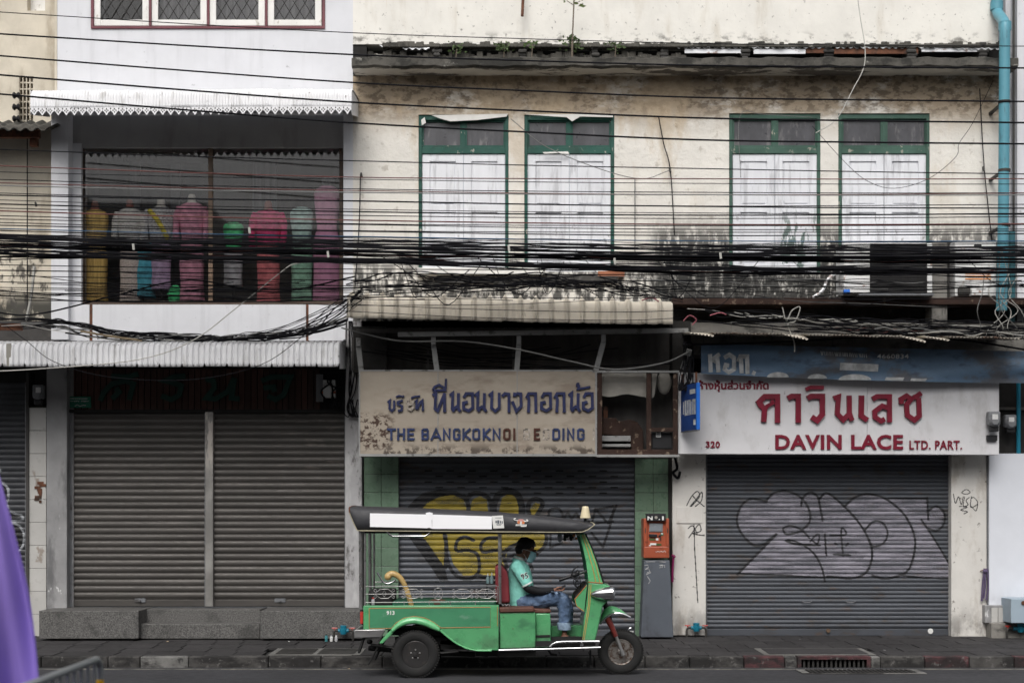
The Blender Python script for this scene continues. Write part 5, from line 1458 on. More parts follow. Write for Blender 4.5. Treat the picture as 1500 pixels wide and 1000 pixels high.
q = MB(); q.pbox(1399, 1460, 352, 434, 20.55, 20.9); q.build('casing', M['white_metal'], ac, smooth=0, bevel=.015)
q = MB(); q.pbox(1427, 1438, 357, 361, 20.54, 20.56); q.build('vent', M['black_plastic'], ac, smooth=0)
for k in range(3):
    q = MB(); q.pbox(1414, 1452, 399.5 + k * 4, 401.3 + k * 4, 20.542, 20.552); q.build('stripe', M['orange_print'], ac, smooth=0)
q = MB(); q.pbox(1423, 1450, 415, 432, 20.51, 20.56); q.pbox(1430, 1444, 423, 424, 20.505, 20.512, 1); q.build('valve_cover', [M['white_metal'], M['black_plastic']], ac, smooth=0, bevel=.01)
q = MB(); q.pbox(1404, 1422, 420, 432, 20.5, 20.56); q.build('valve', M['grime'], ac, smooth=0, bevel=.02)

# ------------------------------------------------------------------ mannequins behind the glass
def mannequin(px, ptop, pbot, wpx, Y, cols, lab, neck=None, sleeves=False, seed=0, hipf=1.0, sash=None):
    t = thing('mannequin', lab, 'mannequin', P(px, 441, Y))
    k = Y / FPX
    X0 = PX(px, Y); zt, zb = PZ(ptop, Y), PZ(pbot, Y); H = zt - zb; w = wpx * k / 2
    rnd = random.Random(seed)
    nf = rnd.randint(5, 8); ph = rnd.uniform(0, 6)
    tab = [(0, .5), (.02, .80), (.06, 1.0), (.14, .98), (.25, .86), (.36, .74), (.48, .9 * hipf), (.6, .92 * hipf), (.8, .86 * hipf), (1, .92 * hipf)]
    def part(name, t0, t1, m, grow=1.0):
        q = MB()
        def fn(u, v):
            tt = t0 + (t1 - t0) * (1 - v); a_ = 2 * math.pi * u
            r_ = w * lerp_tab(tt, tab) * grow
            fold = 1 + .09 * max(0, (tt - .35)) * math.sin(nf * a_ + ph + 2 * tt) + .02 * math.sin(11 * a_ + tt * 20 + ph)
            return (X0 + r_ * fold * math.cos(a_), Y + r_ * .62 * fold * math.sin(a_), zt - H * tt)
        q.grid(32, 18, fn); return q.build(name, m, t, smooth=60)
    part('bodice', 0, .42, cols[0], 1.0); part('skirt', .40, 1, cols[1], 1.015)
    if neck is not None:
        MB().lathe([(w * .5, -.03), (w * .3, .03), (w * .27, .1), (w * .2, .13), (0, .135)], (X0, Y, zt), (0, 0, 1), 14, sy=.8).build('neck', neck, t)
    if sleeves:
        for s_ in (-1, 1):
            MB().tube(catmull([(X0 + s_ * w * .85, Y, zt - .04 * H), (X0 + s_ * w * 1.08, Y - .02, zt - .15 * H), (X0 + s_ * w * 1.1, Y - .05, zt - .3 * H), (X0 + s_ * w * 1.02, Y - .1, zt - .42 * H)], 4), [w * .28] * 5 + [w * .24] * 8, 8).build('sleeve', cols[0], t, smooth=60)
    if sash: 
        MB().tube(catmull([(X0 - w * .7, Y - w * .5, zt - .05 * H), (X0, Y - w * .72, zt - .2 * H), (X0 + w * .6, Y - w * .55, zt - .4 * H)], 4), w * .17, 8).build('sash', sash, t)
    MB().tube([(X0, Y, zb), (X0, Y, PZ(441, Y) - .02)], .02, 8).build('stand', M['iron'], t)
    MB().lathe([(.16, 0), (.15, .015), (0, .02)], (X0, Y, PZ(441, Y) - .03), (0, 0, 1), 16).build('foot', M['iron'], t)
cm = lambda n, c, v=.25, vs=(12, 12, 12): mat(n, tuple(k * min(2.1, .8 / max(c)) for k in c), .8, var=v, vs=vs)
skin_d = cm('brown_form_skin', (.16, .06, .045), .1); pale = cm('pale_form', (.5, .47, .42), .1)
gold = cm('gold_fabric', (.42, .28, .09), .3, (40, 40, 3)); lace = cm('white_lace_fabric', (.45, .42, .40), .35, (60, 60, 60)); teal = cm('teal_fabric', (.05, .22, .28)); beigef = cm('oatmeal_lace_fabric', (.5, .42, .38), .3, (50, 50, 50))
pattern = cm('grey_patterned_lace', (.33, .32, .36), .7, (70, 70, 70)); mauve = cm('mauve_fabric', (.27, .2, .29)); pink = cm('dusty_pink_fabric', (.62, .29, .38)); peach = cm('coral_fabric', (.55, .16, .17)); crim = cm('crimson_pink_fabric', (.42, .035, .12)); mint = cm('mint_fabric', (.36, .52, .47)); sage = cm('sage_fabric', (.17, .3, .22)); rose = cm('rose_pink_fabric', (.70, .34, .50), .12); greenf = cm('bright_green_fabric', (.05, .36, .14)); greyf = cm('grey_drape_fabric', (.24, .24, .25)); yel = cm('yellow_sash_fabric', (.4, .34, .05))
mannequin(139, 308, 441, 40, 21.55, (gold, gold), 'mannequin in a gold gown at the window edge', skin_d, seed=1)
mannequin(190, 306, 441, 38, 21.58, (lace, beigef), 'mannequin in a white lace blouse over a pale long skirt', skin_d, True, seed=2, hipf=.8)
mannequin(209, 352, 436, 40, 21.65, (teal, teal), 'teal draped skirt form behind the lace blouse mannequin', None, seed=3)
mannequin(236, 304, 425, 42, 21.60, (pattern, mauve), 'mannequin in grey patterned lace with a yellow sash', pale, True, seed=4, hipf=.75, sash=yel)
mannequin(281, 298, 440, 40, 21.52, (pink, pink), 'mannequin in a long dusty pink wrap dress', pale, True, seed=5, hipf=.95)
mannequin(342, 326, 420, 30, 21.68, (greenf, greyf), 'dim mannequin in a bright green top and grey drape', None, seed=6)
mannequin(393, 308, 442, 42, 21.55, (crim, peach), 'mannequin in a crimson jacket over a coral skirt', skin_d, True, seed=7, hipf=.85)
mannequin(442, 304, 440, 34, 21.58, (mint, sage), 'mannequin in a crumpled mint blouse over a sage skirt', None, seed=8)
mannequin(479, 273, 442, 38, 21.50, (rose, rose), 'tall rose pink gown standing nearest the right edge of the window', None, seed=9, hipf=1.15)
q = thing('bag', 'bright green plastic bag on the display floor', 'bag', P(256, 441, 21.6))
mb = MB(); mb.ell(P(256, 432, 21.6), (.1, .08, .14)); rb = random.Random(3)
mb.v = [(x + rb.uniform(-.012, .012), y, z + rb.uniform(-.012, .012)) for x, y, z in mb.v]
mb.build('bag', greenf, q, smooth=0)
pb2 = thing('plastic_wrap', 'clear crumpled plastic wrap on top of the rose pink gown', 'wrap', P(480, 272, 21.65))
mb = MB(); mb.ell(P(480, 266, 21.65), (.09, .06, .06), n=9, k=6); mb.v = [(x + rb.uniform(-.02, .02), y, z + rb.uniform(-.02, .02)) for x, y, z in mb.v]; mb.build('film', M['curtain'], pb2, smooth=0)
# ------------------------------------------------------------------ cables along the street
rc = random.Random(12)
def cable(pts, Y, r, m='cable', label='thin black cable strung across the street front', group='cables strung across the street front', n=5, sub=5, yj=0.0, name='cable'):
    q = []
    for p in pts:
        yy = p[2] if len(p) > 2 else Y
        q.append(P(p[0], p[1], yy + (rc.uniform(-yj, yj) if yj else 0)))
    q = catmull(q, sub)
    org = P(pts[0][0], pts[0][1], Y)
    o = MB().tube(q, r, n).build(name, M[m], smooth=60, org=org)
    return tag(o, label, 'cable', group)
X4 = (-120, 530, 1020, 1620)
def straight(y0, y1, y2, y3, Y, r, **kw):
    s0 = (y1 - y0) / 530
    cable([(-140, y0 - 140 * s0), (0, y0), (265, (y0 + y1) / 2 + 1.2), (530, y1), (775, (y1 + y2) / 2 + .8), (1020, y2), (1260, (y2 + y3) / 2 + .6), (1500, y3), (1640, y3 + (y3 - y2) * .29)], Y, r, **kw)
UP = [(18, 49, 64, 68, .006, 'topmost and thinnest cable, crossing the casement windows'), (50, 81, 96, 100, .011, 'heavy black cable, second from the top, crossing the cornice'),
      (82, 122, 143, 149, .011, 'heavy black cable, third from the top, just under the cornice at the right'), (110, 151, 173, 180, .012, 'heavy black cable, fourth from the top, crossing the green window heads'),
      (138, 181, 205, 211, .012, 'heavy black cable crossing the middle of the window transoms'), (219, 236, 247, 255, .007, 'thin black cable just below the window transoms'),
      (243, 260, 262, 262, .007, 'rust red cable just below the window transoms')]
for i, (a_, b_, c_, d_, r_, lb) in enumerate(UP):
    straight(a_, b_, c_, d_, 18.9, r_, m='cable_red' if i == 6 else 'cable', label=lb)
# the dense middle band
band = [252, 263, 268, 272, 283, 286, 293, 299, 305, 309, 316, 321, 326, 330, 335, 338, 343, 347, 349, 353, 356, 359, 362, 366, 388, 396, 404, 413, 421, 428]
ORD = 'first second third fourth fifth sixth seventh eighth ninth tenth eleventh twelfth thirteenth fourteenth fifteenth sixteenth seventeenth eighteenth nineteenth twentieth twenty-first twenty-second twenty-third twenty-fourth twenty-fifth twenty-sixth twenty-seventh twenty-eighth twenty-ninth thirtieth'.split()
for i, y in enumerate(band):
    d1 = rc.uniform(8, 14) * (1 if y < 370 else .5); d2 = d1 + rc.uniform(2, 8) * (1 if y < 370 else .3); d3 = d2 + rc.uniform(-3, 3)
    m = 'cable'; lb = 'thin black cable in the band crossing the windows'
    if i in (2, 9): m, lb = 'cable_red', ('upper' if i == 2 else 'lower') + ' rust red cable among the black cables crossing the windows'
    if i == 3: m, lb = 'cable_grey', 'pale grey cable sagging across the display window'
    if i == 14: m, lb = 'cable_blue', 'blue cable among the black cables crossing the windows'
    if lb.startswith('thin black'): lb = 'thin black cable, ' + ORD[i] + ' from the top of the window band at its left end'
    straight(y, y + d1, y + d2, y + d3, rc.uniform(18.7, 19.4), rc.choice((.005, .006, .0075, .009)), m=m, label=lb)
# thick bundles
BV = [348, 353, 359, 366, 371, 376, 350, 344]
for i, (a_, b_, c_, d_, r_) in enumerate(((348, 362, 371, 371, .014), (353, 368, 377, 379, .012), (359, 373, 380, 384, .017), (366, 382, 392, 394, .015), (371, 384, 394, 398, .012), (376, 379, 399, 399, .012), (350, 357, 366, 367, .010), (344, 352, 360, 363, .009))):
    Yb = 18.8 + .05 * (i % 3)
    straight(a_, b_, c_, d_, Yb, r_, label='thick black cable, ' + ORD[sorted(BV).index(a_)] + ' from the top of the heavy bundle at its left end', n=6)
    # lashed strands wandering round each bundle
    for k in range(4):
        ph = rc.uniform(0, 6); fr = rc.uniform(9, 16)
        pts = []
        for j in range(46):
            x_ = -140 + j * 40
            y_ = lerp_tab(x_, [(-140, a_ - 3), (530, b_), (1020, c_), (1500, d_), (1640, d_)])
            pts.append((x_, y_ + (k - 1.5) * 2.2 + 2.6 * math.sin(j * fr * .05 + ph) + rc.uniform(-1.0, 1.0)))
        cable(pts, Yb - .05, rc.choice((.004, .005, .007)), m='cable' if (i, k) not in ((2, 1), (5, 0)) else 'cable_red', label='loose strand wandering along the thick cable bundle', group='loose strands along the bundle', sub=2)
for k in range(16):
    x0 = rc.uniform(540, 1440); x1 = x0 + rc.uniform(30, 170)
    cable([(x0, rc.uniform(365, 385)), (x0 + (x1 - x0) * .3, rc.uniform(400, 430)), (x0 + (x1 - x0) * .6, rc.uniform(405, 450)), (x1, rc.uniform(376, 440))], 18.95, rc.choice((.004, .005, .006)), label='stray wire looping down from the thick cable bundle', group='stray loops under the bundle', yj=.1)
# sheath tags and ties on the bundle
for i, (x_, y_) in enumerate(((195, 361), (365, 337), (900, 382), (480, 372), (1055, 374), (745, 363))):
    o = MB().tube([P(x_, y_ - 4, 18.68), P(x_ + 1, y_ + 5, 18.68)], .016, 6).build('cable_clip', M['cable_white'], org=P(x_, y_, 18.68))
    tag(o, 'small white clip on the cables ' + ('over the teal skirt', 'before the green top mannequin', 'below the second shuttered window', 'over the rose pink gown', 'at the black grimed wall', 'between the two green framed windows')[i], 'clip', 'white cable clips')
# slack cables under the band, and the tangle along the awning tops
def wander(x0, x1, y0, y1, sag, jit, n):
    pts = []
    for j in range(n + 1):
        t = j / n
        pts.append((x0 + (x1 - x0) * t, y0 + (y1 - y0) * t + sag * 4 * t * (1 - t) + (rc.uniform(-jit, jit) if 0 < j < n else 0)))
    return pts
for k in range(16):
    y0, y1 = rc.uniform(395, 440), rc.uniform(400, 440)
    xa = rc.uniform(-140, 300); xb = xa + rc.uniform(400, 900)
    cable(wander(xa, xb, y0, y1, rc.uniform(2, 16), 2.5, 9), rc.uniform(19.0, 19.7), rc.choice((.004, .005, .007)), label='slack black cable drooping under the main bundle', group='slack cables below the bundle')
for k in range(12):
    y0, y1 = rc.uniform(398, 440), rc.uniform(400, 450)
    xa = rc.uniform(850, 1200); xb = xa + rc.uniform(300, 600)
    cable(wander(xa, xb, y0, y1, rc.uniform(-4, 14), 3, 9), rc.uniform(19.0, 19.7), rc.choice((.004, .005, .007)), m=rc.choice(('cable', 'cable', 'cable', 'cable_grey')), label='slack cable drooping across the grimy balcony', group='slack cables below the bundle')
# tangle on the white ribbed awning
for k in range(34):
    xa = rc.uniform(-120, 330); xb = min(510, xa + rc.uniform(150, 420))
    base = lambda x: lerp_tab(x, [(-120, 470), (0, 474), (80, 476), (160, 492), (330, 497), (430, 490), (510, 468)])
    pts = []
    n = 10
    off = rc.uniform(-9, 6)
    for j in range(n + 1):
        x_ = xa + (xb - xa) * j / n
        pts.append((x_, min(base(x_) + off * (1 if x_ < 160 else .5) + rc.uniform(-4, 4), 501)))
    m, lb = rc.choice((('cable', 'black cable lying in the tangle on the white ribbed awning'),) * 4 + (('cable_white', 'pale cable lying in the tangle on the white ribbed awning'), ('cable_grey', 'grey cable lying in the tangle on the white ribbed awning')))
    cable(pts, rc.uniform(19.95, 20.6), rc.choice((.005, .007, .01)), m=m, label=lb, group='cable tangle on the white awning', yj=.05)
for k in range(14):     # the fan rising to the right end
    xa = rc.uniform(250, 420)
    cable([(xa, 497), (xa + (505 - xa) * .5, 488 + rc.uniform(-8, 4)), (490, 455 + rc.uniform(-12, 16)), (530, 420 + rc.uniform(-14, 30))], 19.9, rc.choice((.004, .006, .009)), label='black cable fanning up from the white awning towards the beige one', group='cable tangle on the white awning', yj=.1)
# tangle on the beige awning
for k in range(22):
    xa = rc.uniform(500, 800); xb = min(1000, xa + rc.uniform(150, 420))
    pts = []
    n = 9; off = rc.uniform(-16, 14)
    for j in range(n + 1):
        x_ = xa + (xb - xa) * j / n
        y_ = lerp_tab(x_, [(500, 424), (600, 410), (680, 416), (800, 412), (900, 419), (1000, 436)]) + off * .65 + rc.uniform(-5, 5)
        pts.append((x_, y_))
    m, lb = rc.choice((('cable', 'black cable slung over the beige tile awning'),) * 5 + (('cable_grey', 'grey cable slung over the beige tile awning'),))
    cable(pts, rc.uniform(19.55, 19.85), rc.choice((.004, .005, .007, .009)), m=m, label=lb, group='cable tangle over the beige awning', yj=.04)
for k in range(2):
    y = 449 + k * 12
    cable([(500, y - 4 + rc.uniform(-3, 3)), (700, y + 4), (900, y + 8), (1000, y + 6 + rc.uniform(-5, 5))], 19.7, .0045, label='thin black cable hanging across the front of the beige tile awning', group='cable tangle over the beige awning')
# tangle on the tin canopy at the right
for k in range(46):
    xa = rc.uniform(985, 1350); xb = min(1600, xa + rc.uniform(120, 420))
    pts = []
    n = 10; off = rc.uniform(-15, 8)
    for j in range(n + 1):
        x_ = xa + (xb - xa) * j / n
        pts.append((x_, lerp_tab(x_, [(985, 455), (1060, 468), (1200, 478), (1400, 486), (1600, 486)]) + off + rc.uniform(-3.5, 3.5)))
    m, lb = rc.choice((('cable', 'black cable heaped on the rusted tin canopy'),) * 9 + (('cable_grey', 'grey cable heaped on the rusted tin canopy'), ('cable_white', 'pale cable heaped on the rusted tin canopy'), ('cable_red', 'rust red cable heaped on the rusted tin canopy')))
    cable(pts, rc.uniform(19.9, 20.5), rc.choice((.005, .007, .01)), m=m, label=lb, group='cable tangle on the tin canopy', yj=.05)
for k in range(8):      # pale coils at the foot of the blue pipe
    x0 = rc.uniform(1440, 1500)
    cable([(x0, 380 + rc.uniform(-20, 30)), (x0 + rc.uniform(-18, 18), 430), (x0 + rc.uniform(-16, 16), 455), (x0 + rc.uniform(-22, 22), 480), (x0 + rc.uniform(-22, 26), 498)], 20.1, .006, m=rc.choice(('cable_white', 'cable_grey')), label='pale loose wire curling at the foot of the blue pipe', group='pale wires at the foot of the pipe', yj=.08)
# single cables that stand out
cable([(-40, 545), (60, 540), (200, 527), (280, 500), (345, 452), (410, 400), (440, 385), (530, 378)], 19.3, .007, m='cable_white', label='white wire slanting across the display window down to the awning edge', group=None)
cable([(-40, 449), (20, 461), (60, 459), (110, 448), (180, 430), (280, 410), (400, 428), (520, 405)], 19.3, .011, label='heavy black cable sweeping below the gold gown mannequin', group=None)
cable([(10, 478), (40, 500), (80, 530), (160, 552), (280, 556), (380, 535), (440, 495), (480, 460)], 19.6, .005, label='thin black cable drooping in a long loop under the white awning', group=None)
cable([(1254, -20), (1260, 25), (1267, 70), (1265, 100), (1250, 130), (1225, 175), (1195, 195)], 20.4, .007, m='cable_white', label='white wire dangling from the roof past the cornice', group=None)
cable([(1190, 185), (1235, 235), (1270, 265), (1310, 276), (1360, 262), (1400, 230), (1405, 210), (1425, 180), (1455, 118)], 20.85, .004, label='thin wire looping across the fourth window to the blue pipe', group=None)
cable([(1085, 260), (1084, 170), (1120, 168), (1190, 172)], 20.95, .004, m='cable_grey', label='thin wire pinned round the third window frame', group=None)
cable([(748, 174), (800, 215), (880, 248), (940, 262), (980, 250)], 20.8, .006, m='cable_grey', label='grey wire drooping across the second window', group=None)
for i, (pts, lb) in enumerate((([(965, 172), (972, 210), (982, 250), (988, 345)], 'thin wire down the cream wall between the second and third windows'), ([(1435, 130), (1442, 250), (1455, 370)], 'thin wire down the cream wall beside the blue pipe'), ([(528, 255), (526, 330), (520, 420)], 'thin wire down the cream wall next to the white shop'), ([(930, 262), (930, 375)], 'grey conduit down the cream wall right of the second window'), ([(40, 150), (40, 470)], 'thin wire down the old beige wall'))):
    cable(pts, 20.93 if i < 4 else 21.25, .008, label=lb, group=None, m='cable_grey' if i == 3 else 'cable', name='wall_wire')
for i, (x_, y_) in enumerate(((529, 257), (981, 250), (1440, 248), (52, 300))):
    o = MB().tube([P(x_, y_ - 3, 20.98), P(x_, y_ - 3, 20.88), P(x_ + 1, y_ + 2, 20.85)], .015, 6).build('wall_hook', M['iron'], org=P(x_, y_, 20.98))
    tag(o, 'iron wire hook in the wall ' + ('next to the white shop', 'between the second and third windows', 'beside the blue pipe', 'of the old beige house')[i], 'hook', 'wire hooks in the walls')
cable([(1146, 450), (1152, 470), (1160, 455), (1172, 450), (1165, 470), (1154, 475), (1163, 500), (1164, 515)], 20.0, .008, m='cable_white', label='looped white wire hanging over the concrete beam above the blue banner', group=None)
cable([(1000, 505), (1090, 503), (1180, 499), (1290, 493), (1400, 497), (1520, 515)], 20.2, .014, label='thick black cable lying along the concrete beam above the blue banner', group=None)
cable([(500, 480), (560, 495), (600, 500), (680, 500), (760, 512), (840, 530), (900, 541), (970, 532), (1010, 515)], 20.2, .011, m='cable_grey', label='grey cable swagged under the beige awning to the lace shop', group=None)
for k in range(9):
    cable(wander(rc.uniform(520, 640), rc.uniform(760, 1000), rc.uniform(495, 520), rc.uniform(500, 545), rc.uniform(5, 22), 2, 7), rc.uniform(20.5, 20.8), .007, label='dark cable hanging in the cavity under the beige awning', group='cables in the awning cavity')
for k in range(10):
    x0 = rc.uniform(1000, 1018)
    cable([(x0, 500), (x0 + rc.uniform(-9, 6), 525), (x0 + rc.uniform(-10, 10), 550), (x0 + rc.uniform(-12, 6), 572), (x0 + rc.uniform(-6, 10), 560)], 20.25, .009, label='black cable bunched above the blue projecting sign', group='cables above the projecting sign')
for k in range(7):
    x0 = rc.uniform(503, 518)
    cable([(x0, 470), (x0 + rc.uniform(-3, 8), 520), (x0 + rc.uniform(-4, 8), 570), (x0 + rc.uniform(-10, 4), 600), (x0 + rc.uniform(0, 14), 610), (x0 + rc.uniform(0, 12), 585)], 20.85, .008, label='black cable coiled on the pale column beside the fascia', group='cables coiled on the pale column')
for k in range(6):
    x0 = rc.uniform(476, 505)
    cable([(x0, 545), (x0 + rc.uniform(-14, 10), 560), (x0 + rc.uniform(-14, 14), 575), (x0 + rc.uniform(-10, 10), 598)], 20.95, .012, label='black wire looped round the white breaker box', group='wires round the breaker box')
cable([(988, 668), (992, 685), (986, 692), (993, 700), (996, 690)], 20.85, .02, label='knotted dark cloth strip hanging at the top of the white pier', group=None, name='cloth_strip')
for i, (pts, lb) in enumerate((([(1001, 470), (1010, 462), (1020, 468), (1014, 476)], 'pink plastic tape caught in the cables beside the beige awning'), ([(940, 440), (955, 436), (965, 442)], 'pink plastic tape caught in the cables over the beige awning'), ([(1040, 462), (1055, 458), (1064, 461)], 'pink plastic tape caught in the cables over the tin canopy'))):
    o = MB().tube(catmull([P(x_, y_, 19.75) for x_, y_ in pts], 4), .009, 4).build('tape', M['tape'], org=P(*pts[0], 19.75)); tag(o, lb, 'tape')
for i in range(5):
    xa = 118 + i * 11
    o = MB().tube([P(xa, 485 + i * 2, 20.0), P(xa + 46, 493 + i * 1.4, 20.05)], .014, 5).build('bamboo_stick', M['bamboo'], org=P(xa, 485, 20)); tag(o, 'split bamboo stick lying in the cables on the white awning', 'stick', 'bamboo sticks in the cables')
o = MB(); o.pbox(-60, 30, 474, 483, 20.2, 20.3); o = o.build('rusted_beam', M['rust'], smooth=0, org=P(-10, 480, 20.2)); tag(o, 'short rusted beam end under the cables at the far left', 'beam')
cable([(50, 390), (46, 430), (38, 470)], 20.2, .02, m='cable_white', label='pale blue white tube leaning on the old beige wall', group=None, name='plastic_tube')

# ------------------------------------------------------------------ plants on the ledge
def leafy(mb, c, ln, ang, tilt, m=1):
    d = Vector((math.cos(ang), math.sin(ang) * .5, tilt)).normalized(); sd = d.cross(Vector((0, 1, 0.3))).normalized() * ln * .22
    c = Vector(c)
    mb.add([c, c + d * ln * .5 + sd, c + d * ln, c + d * ln * .5 - sd + Vector((0, -.004, 0))], [(0, 1, 2, 3)], m)
rl = random.Random(6)
sp = thing('sapling', 'tall thin sapling rooted on the mossy cornice', 'plant', P(838, 85, 20.75))
MB().tube(catmull([P(838, 86, 20.75), P(838.5, 60, 20.72), P(840, 20, 20.7), P(842, -20, 20.7)], 5), [.014] * 6 + [.01] * 10, 6).build('stem', M['bark'], sp)
q = MB(); q.tube([P(841, 6, 20.7), P(850, 2, 20.68)], .005, 4); q.tube([P(840, 8, 20.7), P(830, 1, 20.68)], .005, 4); q.build('twig', M['bark'], sp)
for (x_, y_) in ((852, 2), (855, 6), (850, 10), (846, 0), (830, 0), (828, 4), (841, 3), (848, 6)):
    mb = MB(); leafy(mb, P(x_, y_, 20.68), .085, rl.uniform(0, 6.3), rl.uniform(-.8, .6), 0); mb.build('leaf', M['leaf'], sp, smooth=0)
for i, (cx, cy, n, lb) in enumerate(((838, 62, 26, 'leafy weed clump at the foot of the sapling'), (738, 68, 16, 'small weed in the slot left of the sapling'), (668, 72, 10, 'small weed in the slot over the first window'), (901, 68, 10, 'small weed in the slot right of the sapling'), (779, 65, 8, 'tiny weed on the slot post above the second window'))):
    wd = thing('weed', lb, 'plant', P(cx, 84, 20.85))
    mb = MB()
    for k in range(n * 3):
        c = P(cx + rl.gauss(0, 6), cy + rl.gauss(0, 6 if i == 0 else 3.5), 20.85 + rl.uniform(-.06, .06))
        leafy(mb, c, rl.uniform(.035, .07), rl.uniform(0, 6.3), rl.uniform(-.6, 1), 0)
    o = mb.build('foliage', M['weed'], wd, smooth=0); o['kind'] = 'stuff'
    MB().tube([P(cx, 84, 20.85), P(cx + 1, cy, 20.85)], .006, 4).build('stem', M['bark'], wd)
o = MB().tube([P(767, -20, 20.85), P(765, 24, 20.8)], .022, 6).build('iron_rod', M['rust'], org=P(766, 24, 20.8)); tag(o, 'rusty iron rod hanging down the upper cream wall', 'rod')
# ------------------------------------------------------------------ tuk-tuk
T = zoomer(500, 720, 3.261)
NY, RY, CY = 16.9, 18.06, 17.46
M['tuk_green'] = mat('tuk_green_paint', (0.085, 0.315, 0.135), 0.32, var=0.08, vs=(3, 3, 3), spec=0.5, coat=0.35, dirt_and_sheen=[
    dict(c=(0.03, 0.10, 0.055), a=0.6, s=(3, 3, 5), lo=0.52, hi=0.68), dict(c=(0.22, 0.38, 0.26), a=0.35, s=(2, 2, 9), lo=0.58, hi=0.7),
    dict(c=(0.05, 0.04, 0.03), a=0.7, s=(24, 24, 24), lo=0.67, hi=0.71), dict(c=(0.06, 0.06, 0.05), a=0.5, s=(4, 4, 4), lo=0.42, hi=0.62, z=(0.62, 0.35))])
M['tuk_green2'] = mat('tuk_bright_green_paint', (0.12, 0.42, 0.18), 0.3, var=0.08, spec=0.5, coat=0.4, dirt_and_sheen=[
    dict(c=(0.04, 0.15, 0.07), a=0.6, s=(5, 5, 5), lo=0.55, hi=0.68), dict(c=(0.04, 0.035, 0.03), a=0.6, s=(26, 26, 26), lo=0.66, hi=0.7)])
M['tuk_teal'] = mat('tuk_panel_green', (0.055, 0.225, 0.115), 0.35, var=0.1, spec=0.5, coat=0.3, dirt_and_sheen=[
    dict(c=(0.2, 0.32, 0.25), a=0.4, s=(5, 5, 14), lo=0.6, hi=0.68), dict(c=(0.02, 0.09, 0.05), a=0.5, s=(2, 2, 3), lo=0.5, hi=0.68)])
M['vinyl'] = mat('black_vinyl_canopy', (0.032, 0.032, 0.036), 0.55, var=0.15, vs=(2, 2, 6), bump=0.12, bs=14, dirt_and_sheen=[dict(c=(0.075, 0.075, 0.08), a=0.5, s=(2, 2, 5), lo=0.5, hi=0.7)])
M['piping'] = mat('cream_piping', (0.34, 0.31, 0.22), 0.6, var=0.2)
M['banner_white'] = mat('white_banner_vinyl', (0.86, 0.86, 0.88), 0.45, var=0.015)
M['chrome'] = mat('chrome', (0.6, 0.6, 0.61), 0.2, metal=1.0, var=0.05)
M['dull_chrome'] = mat('dull_chrome', (0.38, 0.375, 0.37), 0.33, metal=0.85, var=0.1, dirt_and_sheen=[dict(c=(0.12, 0.09, 0.07), a=0.5, s=(5, 5, 5), lo=0.56, hi=0.7)])
M['scroll'] = mat('dull_scroll_metal', (0.48, 0.47, 0.46), 0.3, metal=0.8, var=0.1)
M['pin'] = mat('orange_pinstripe', (0.42, 0.16, 0.05), 0.5, var=0.15)
M['pin_gold'] = mat('gold_pinstripe', (0.48, 0.31, 0.09), 0.5, var=0.15)
M['tyre'] = mat('tyre_rubber', (0.012, 0.012, 0.012), 0.8, var=0.2, dirt_and_sheen=[dict(c=(0.03, 0.028, 0.026), a=0.6, s=(9, 9, 9), lo=0.5, hi=0.68)])
M['rim_black'] = mat('black_wheel_steel', (0.03, 0.029, 0.029), 0.4, metal=0.3, var=0.2, dirt_and_sheen=[dict(c=(0.06, 0.05, 0.045), a=0.6, s=(14, 14, 14), lo=0.52, hi=0.66)])
M['rim_rusty'] = mat('rusty_chrome_rim', (0.3, 0.28, 0.26), 0.35, metal=0.8, var=0.2, dirt_and_sheen=[dict(c=(0.09, 0.045, 0.025), a=0.85, s=(22, 22, 22), lo=0.45, hi=0.6)])
M['fork_red'] = mat('dark_red_fork_paint', (0.13, 0.022, 0.018), 0.35, var=0.3, coat=0.3)
M['seat_red'] = mat('dark_red_seat_vinyl', (0.17, 0.025, 0.032), 0.5, var=0.15, bump=0.1, bs=40)
M['seat_brown'] = mat('worn_brown_seat', (0.105, 0.045, 0.032), 0.6, var=0.25, dirt_and_sheen=[dict(c=(0.3, 0.26, 0.2), a=0.6, s=(9, 9, 14), lo=0.58, hi=0.68)])
M['gold_vinyl'] = mat('gold_cream_arm_vinyl', (0.44, 0.30, 0.12), 0.4, var=0.2, vs=(9, 9, 9), coat=0.3)
M['under'] = mat('black_chassis_grease', (0.012, 0.012, 0.012), 0.7, var=0.3)
M['ivory'] = mat('ivory_lamp_plastic', (0.62, 0.54, 0.36), 0.4, var=0.1)
M['red_lens'] = mat('red_tail_lens', (0.4, 0.04, 0.03), 0.25, var=0.1)
M['screen_glass'] = glass('windscreen_glass', (0.86, 0.88, 0.87), 1.0, 1.45)
M['inner_green_shaded'] = mat('shade_darkened_inner_green', (0.025, 0.12, 0.07), 0.5, var=0.15)  # darker copy of the body green; shade on inner faces put into the colour

tk = thing('tuk_tuk', 'parked green three wheeled tuk-tuk with a black canopy and open sides', 'tuk-tuk', (-.55, 17.45, 0))
xz = lambda pts, Y: [(v.x, v.z) for v in (T(a_, c_, Y) for a_, c_ in pts)]
def pr(pts, Ya, Yb, name, m, par=None, bevel=0.0, smooth=35, Yt=None, label=None):
    q = MB(); q.prism(xz(pts, Yt if Yt else Ya), Ya, Yb)
    return q.build(name, m, par or tk, smooth=smooth, bevel=bevel, label=label)
def ln(pts, Y, r, name, m, par=None, n=6, sub=0, Y2=None):
    q3 = [T(p[0], p[1], p[2] if len(p) > 2 else Y) for p in pts]
    if sub: q3 = catmull(q3, sub)
    return MB().tube(q3, r, n).build(name, m, par or tk, smooth=60)
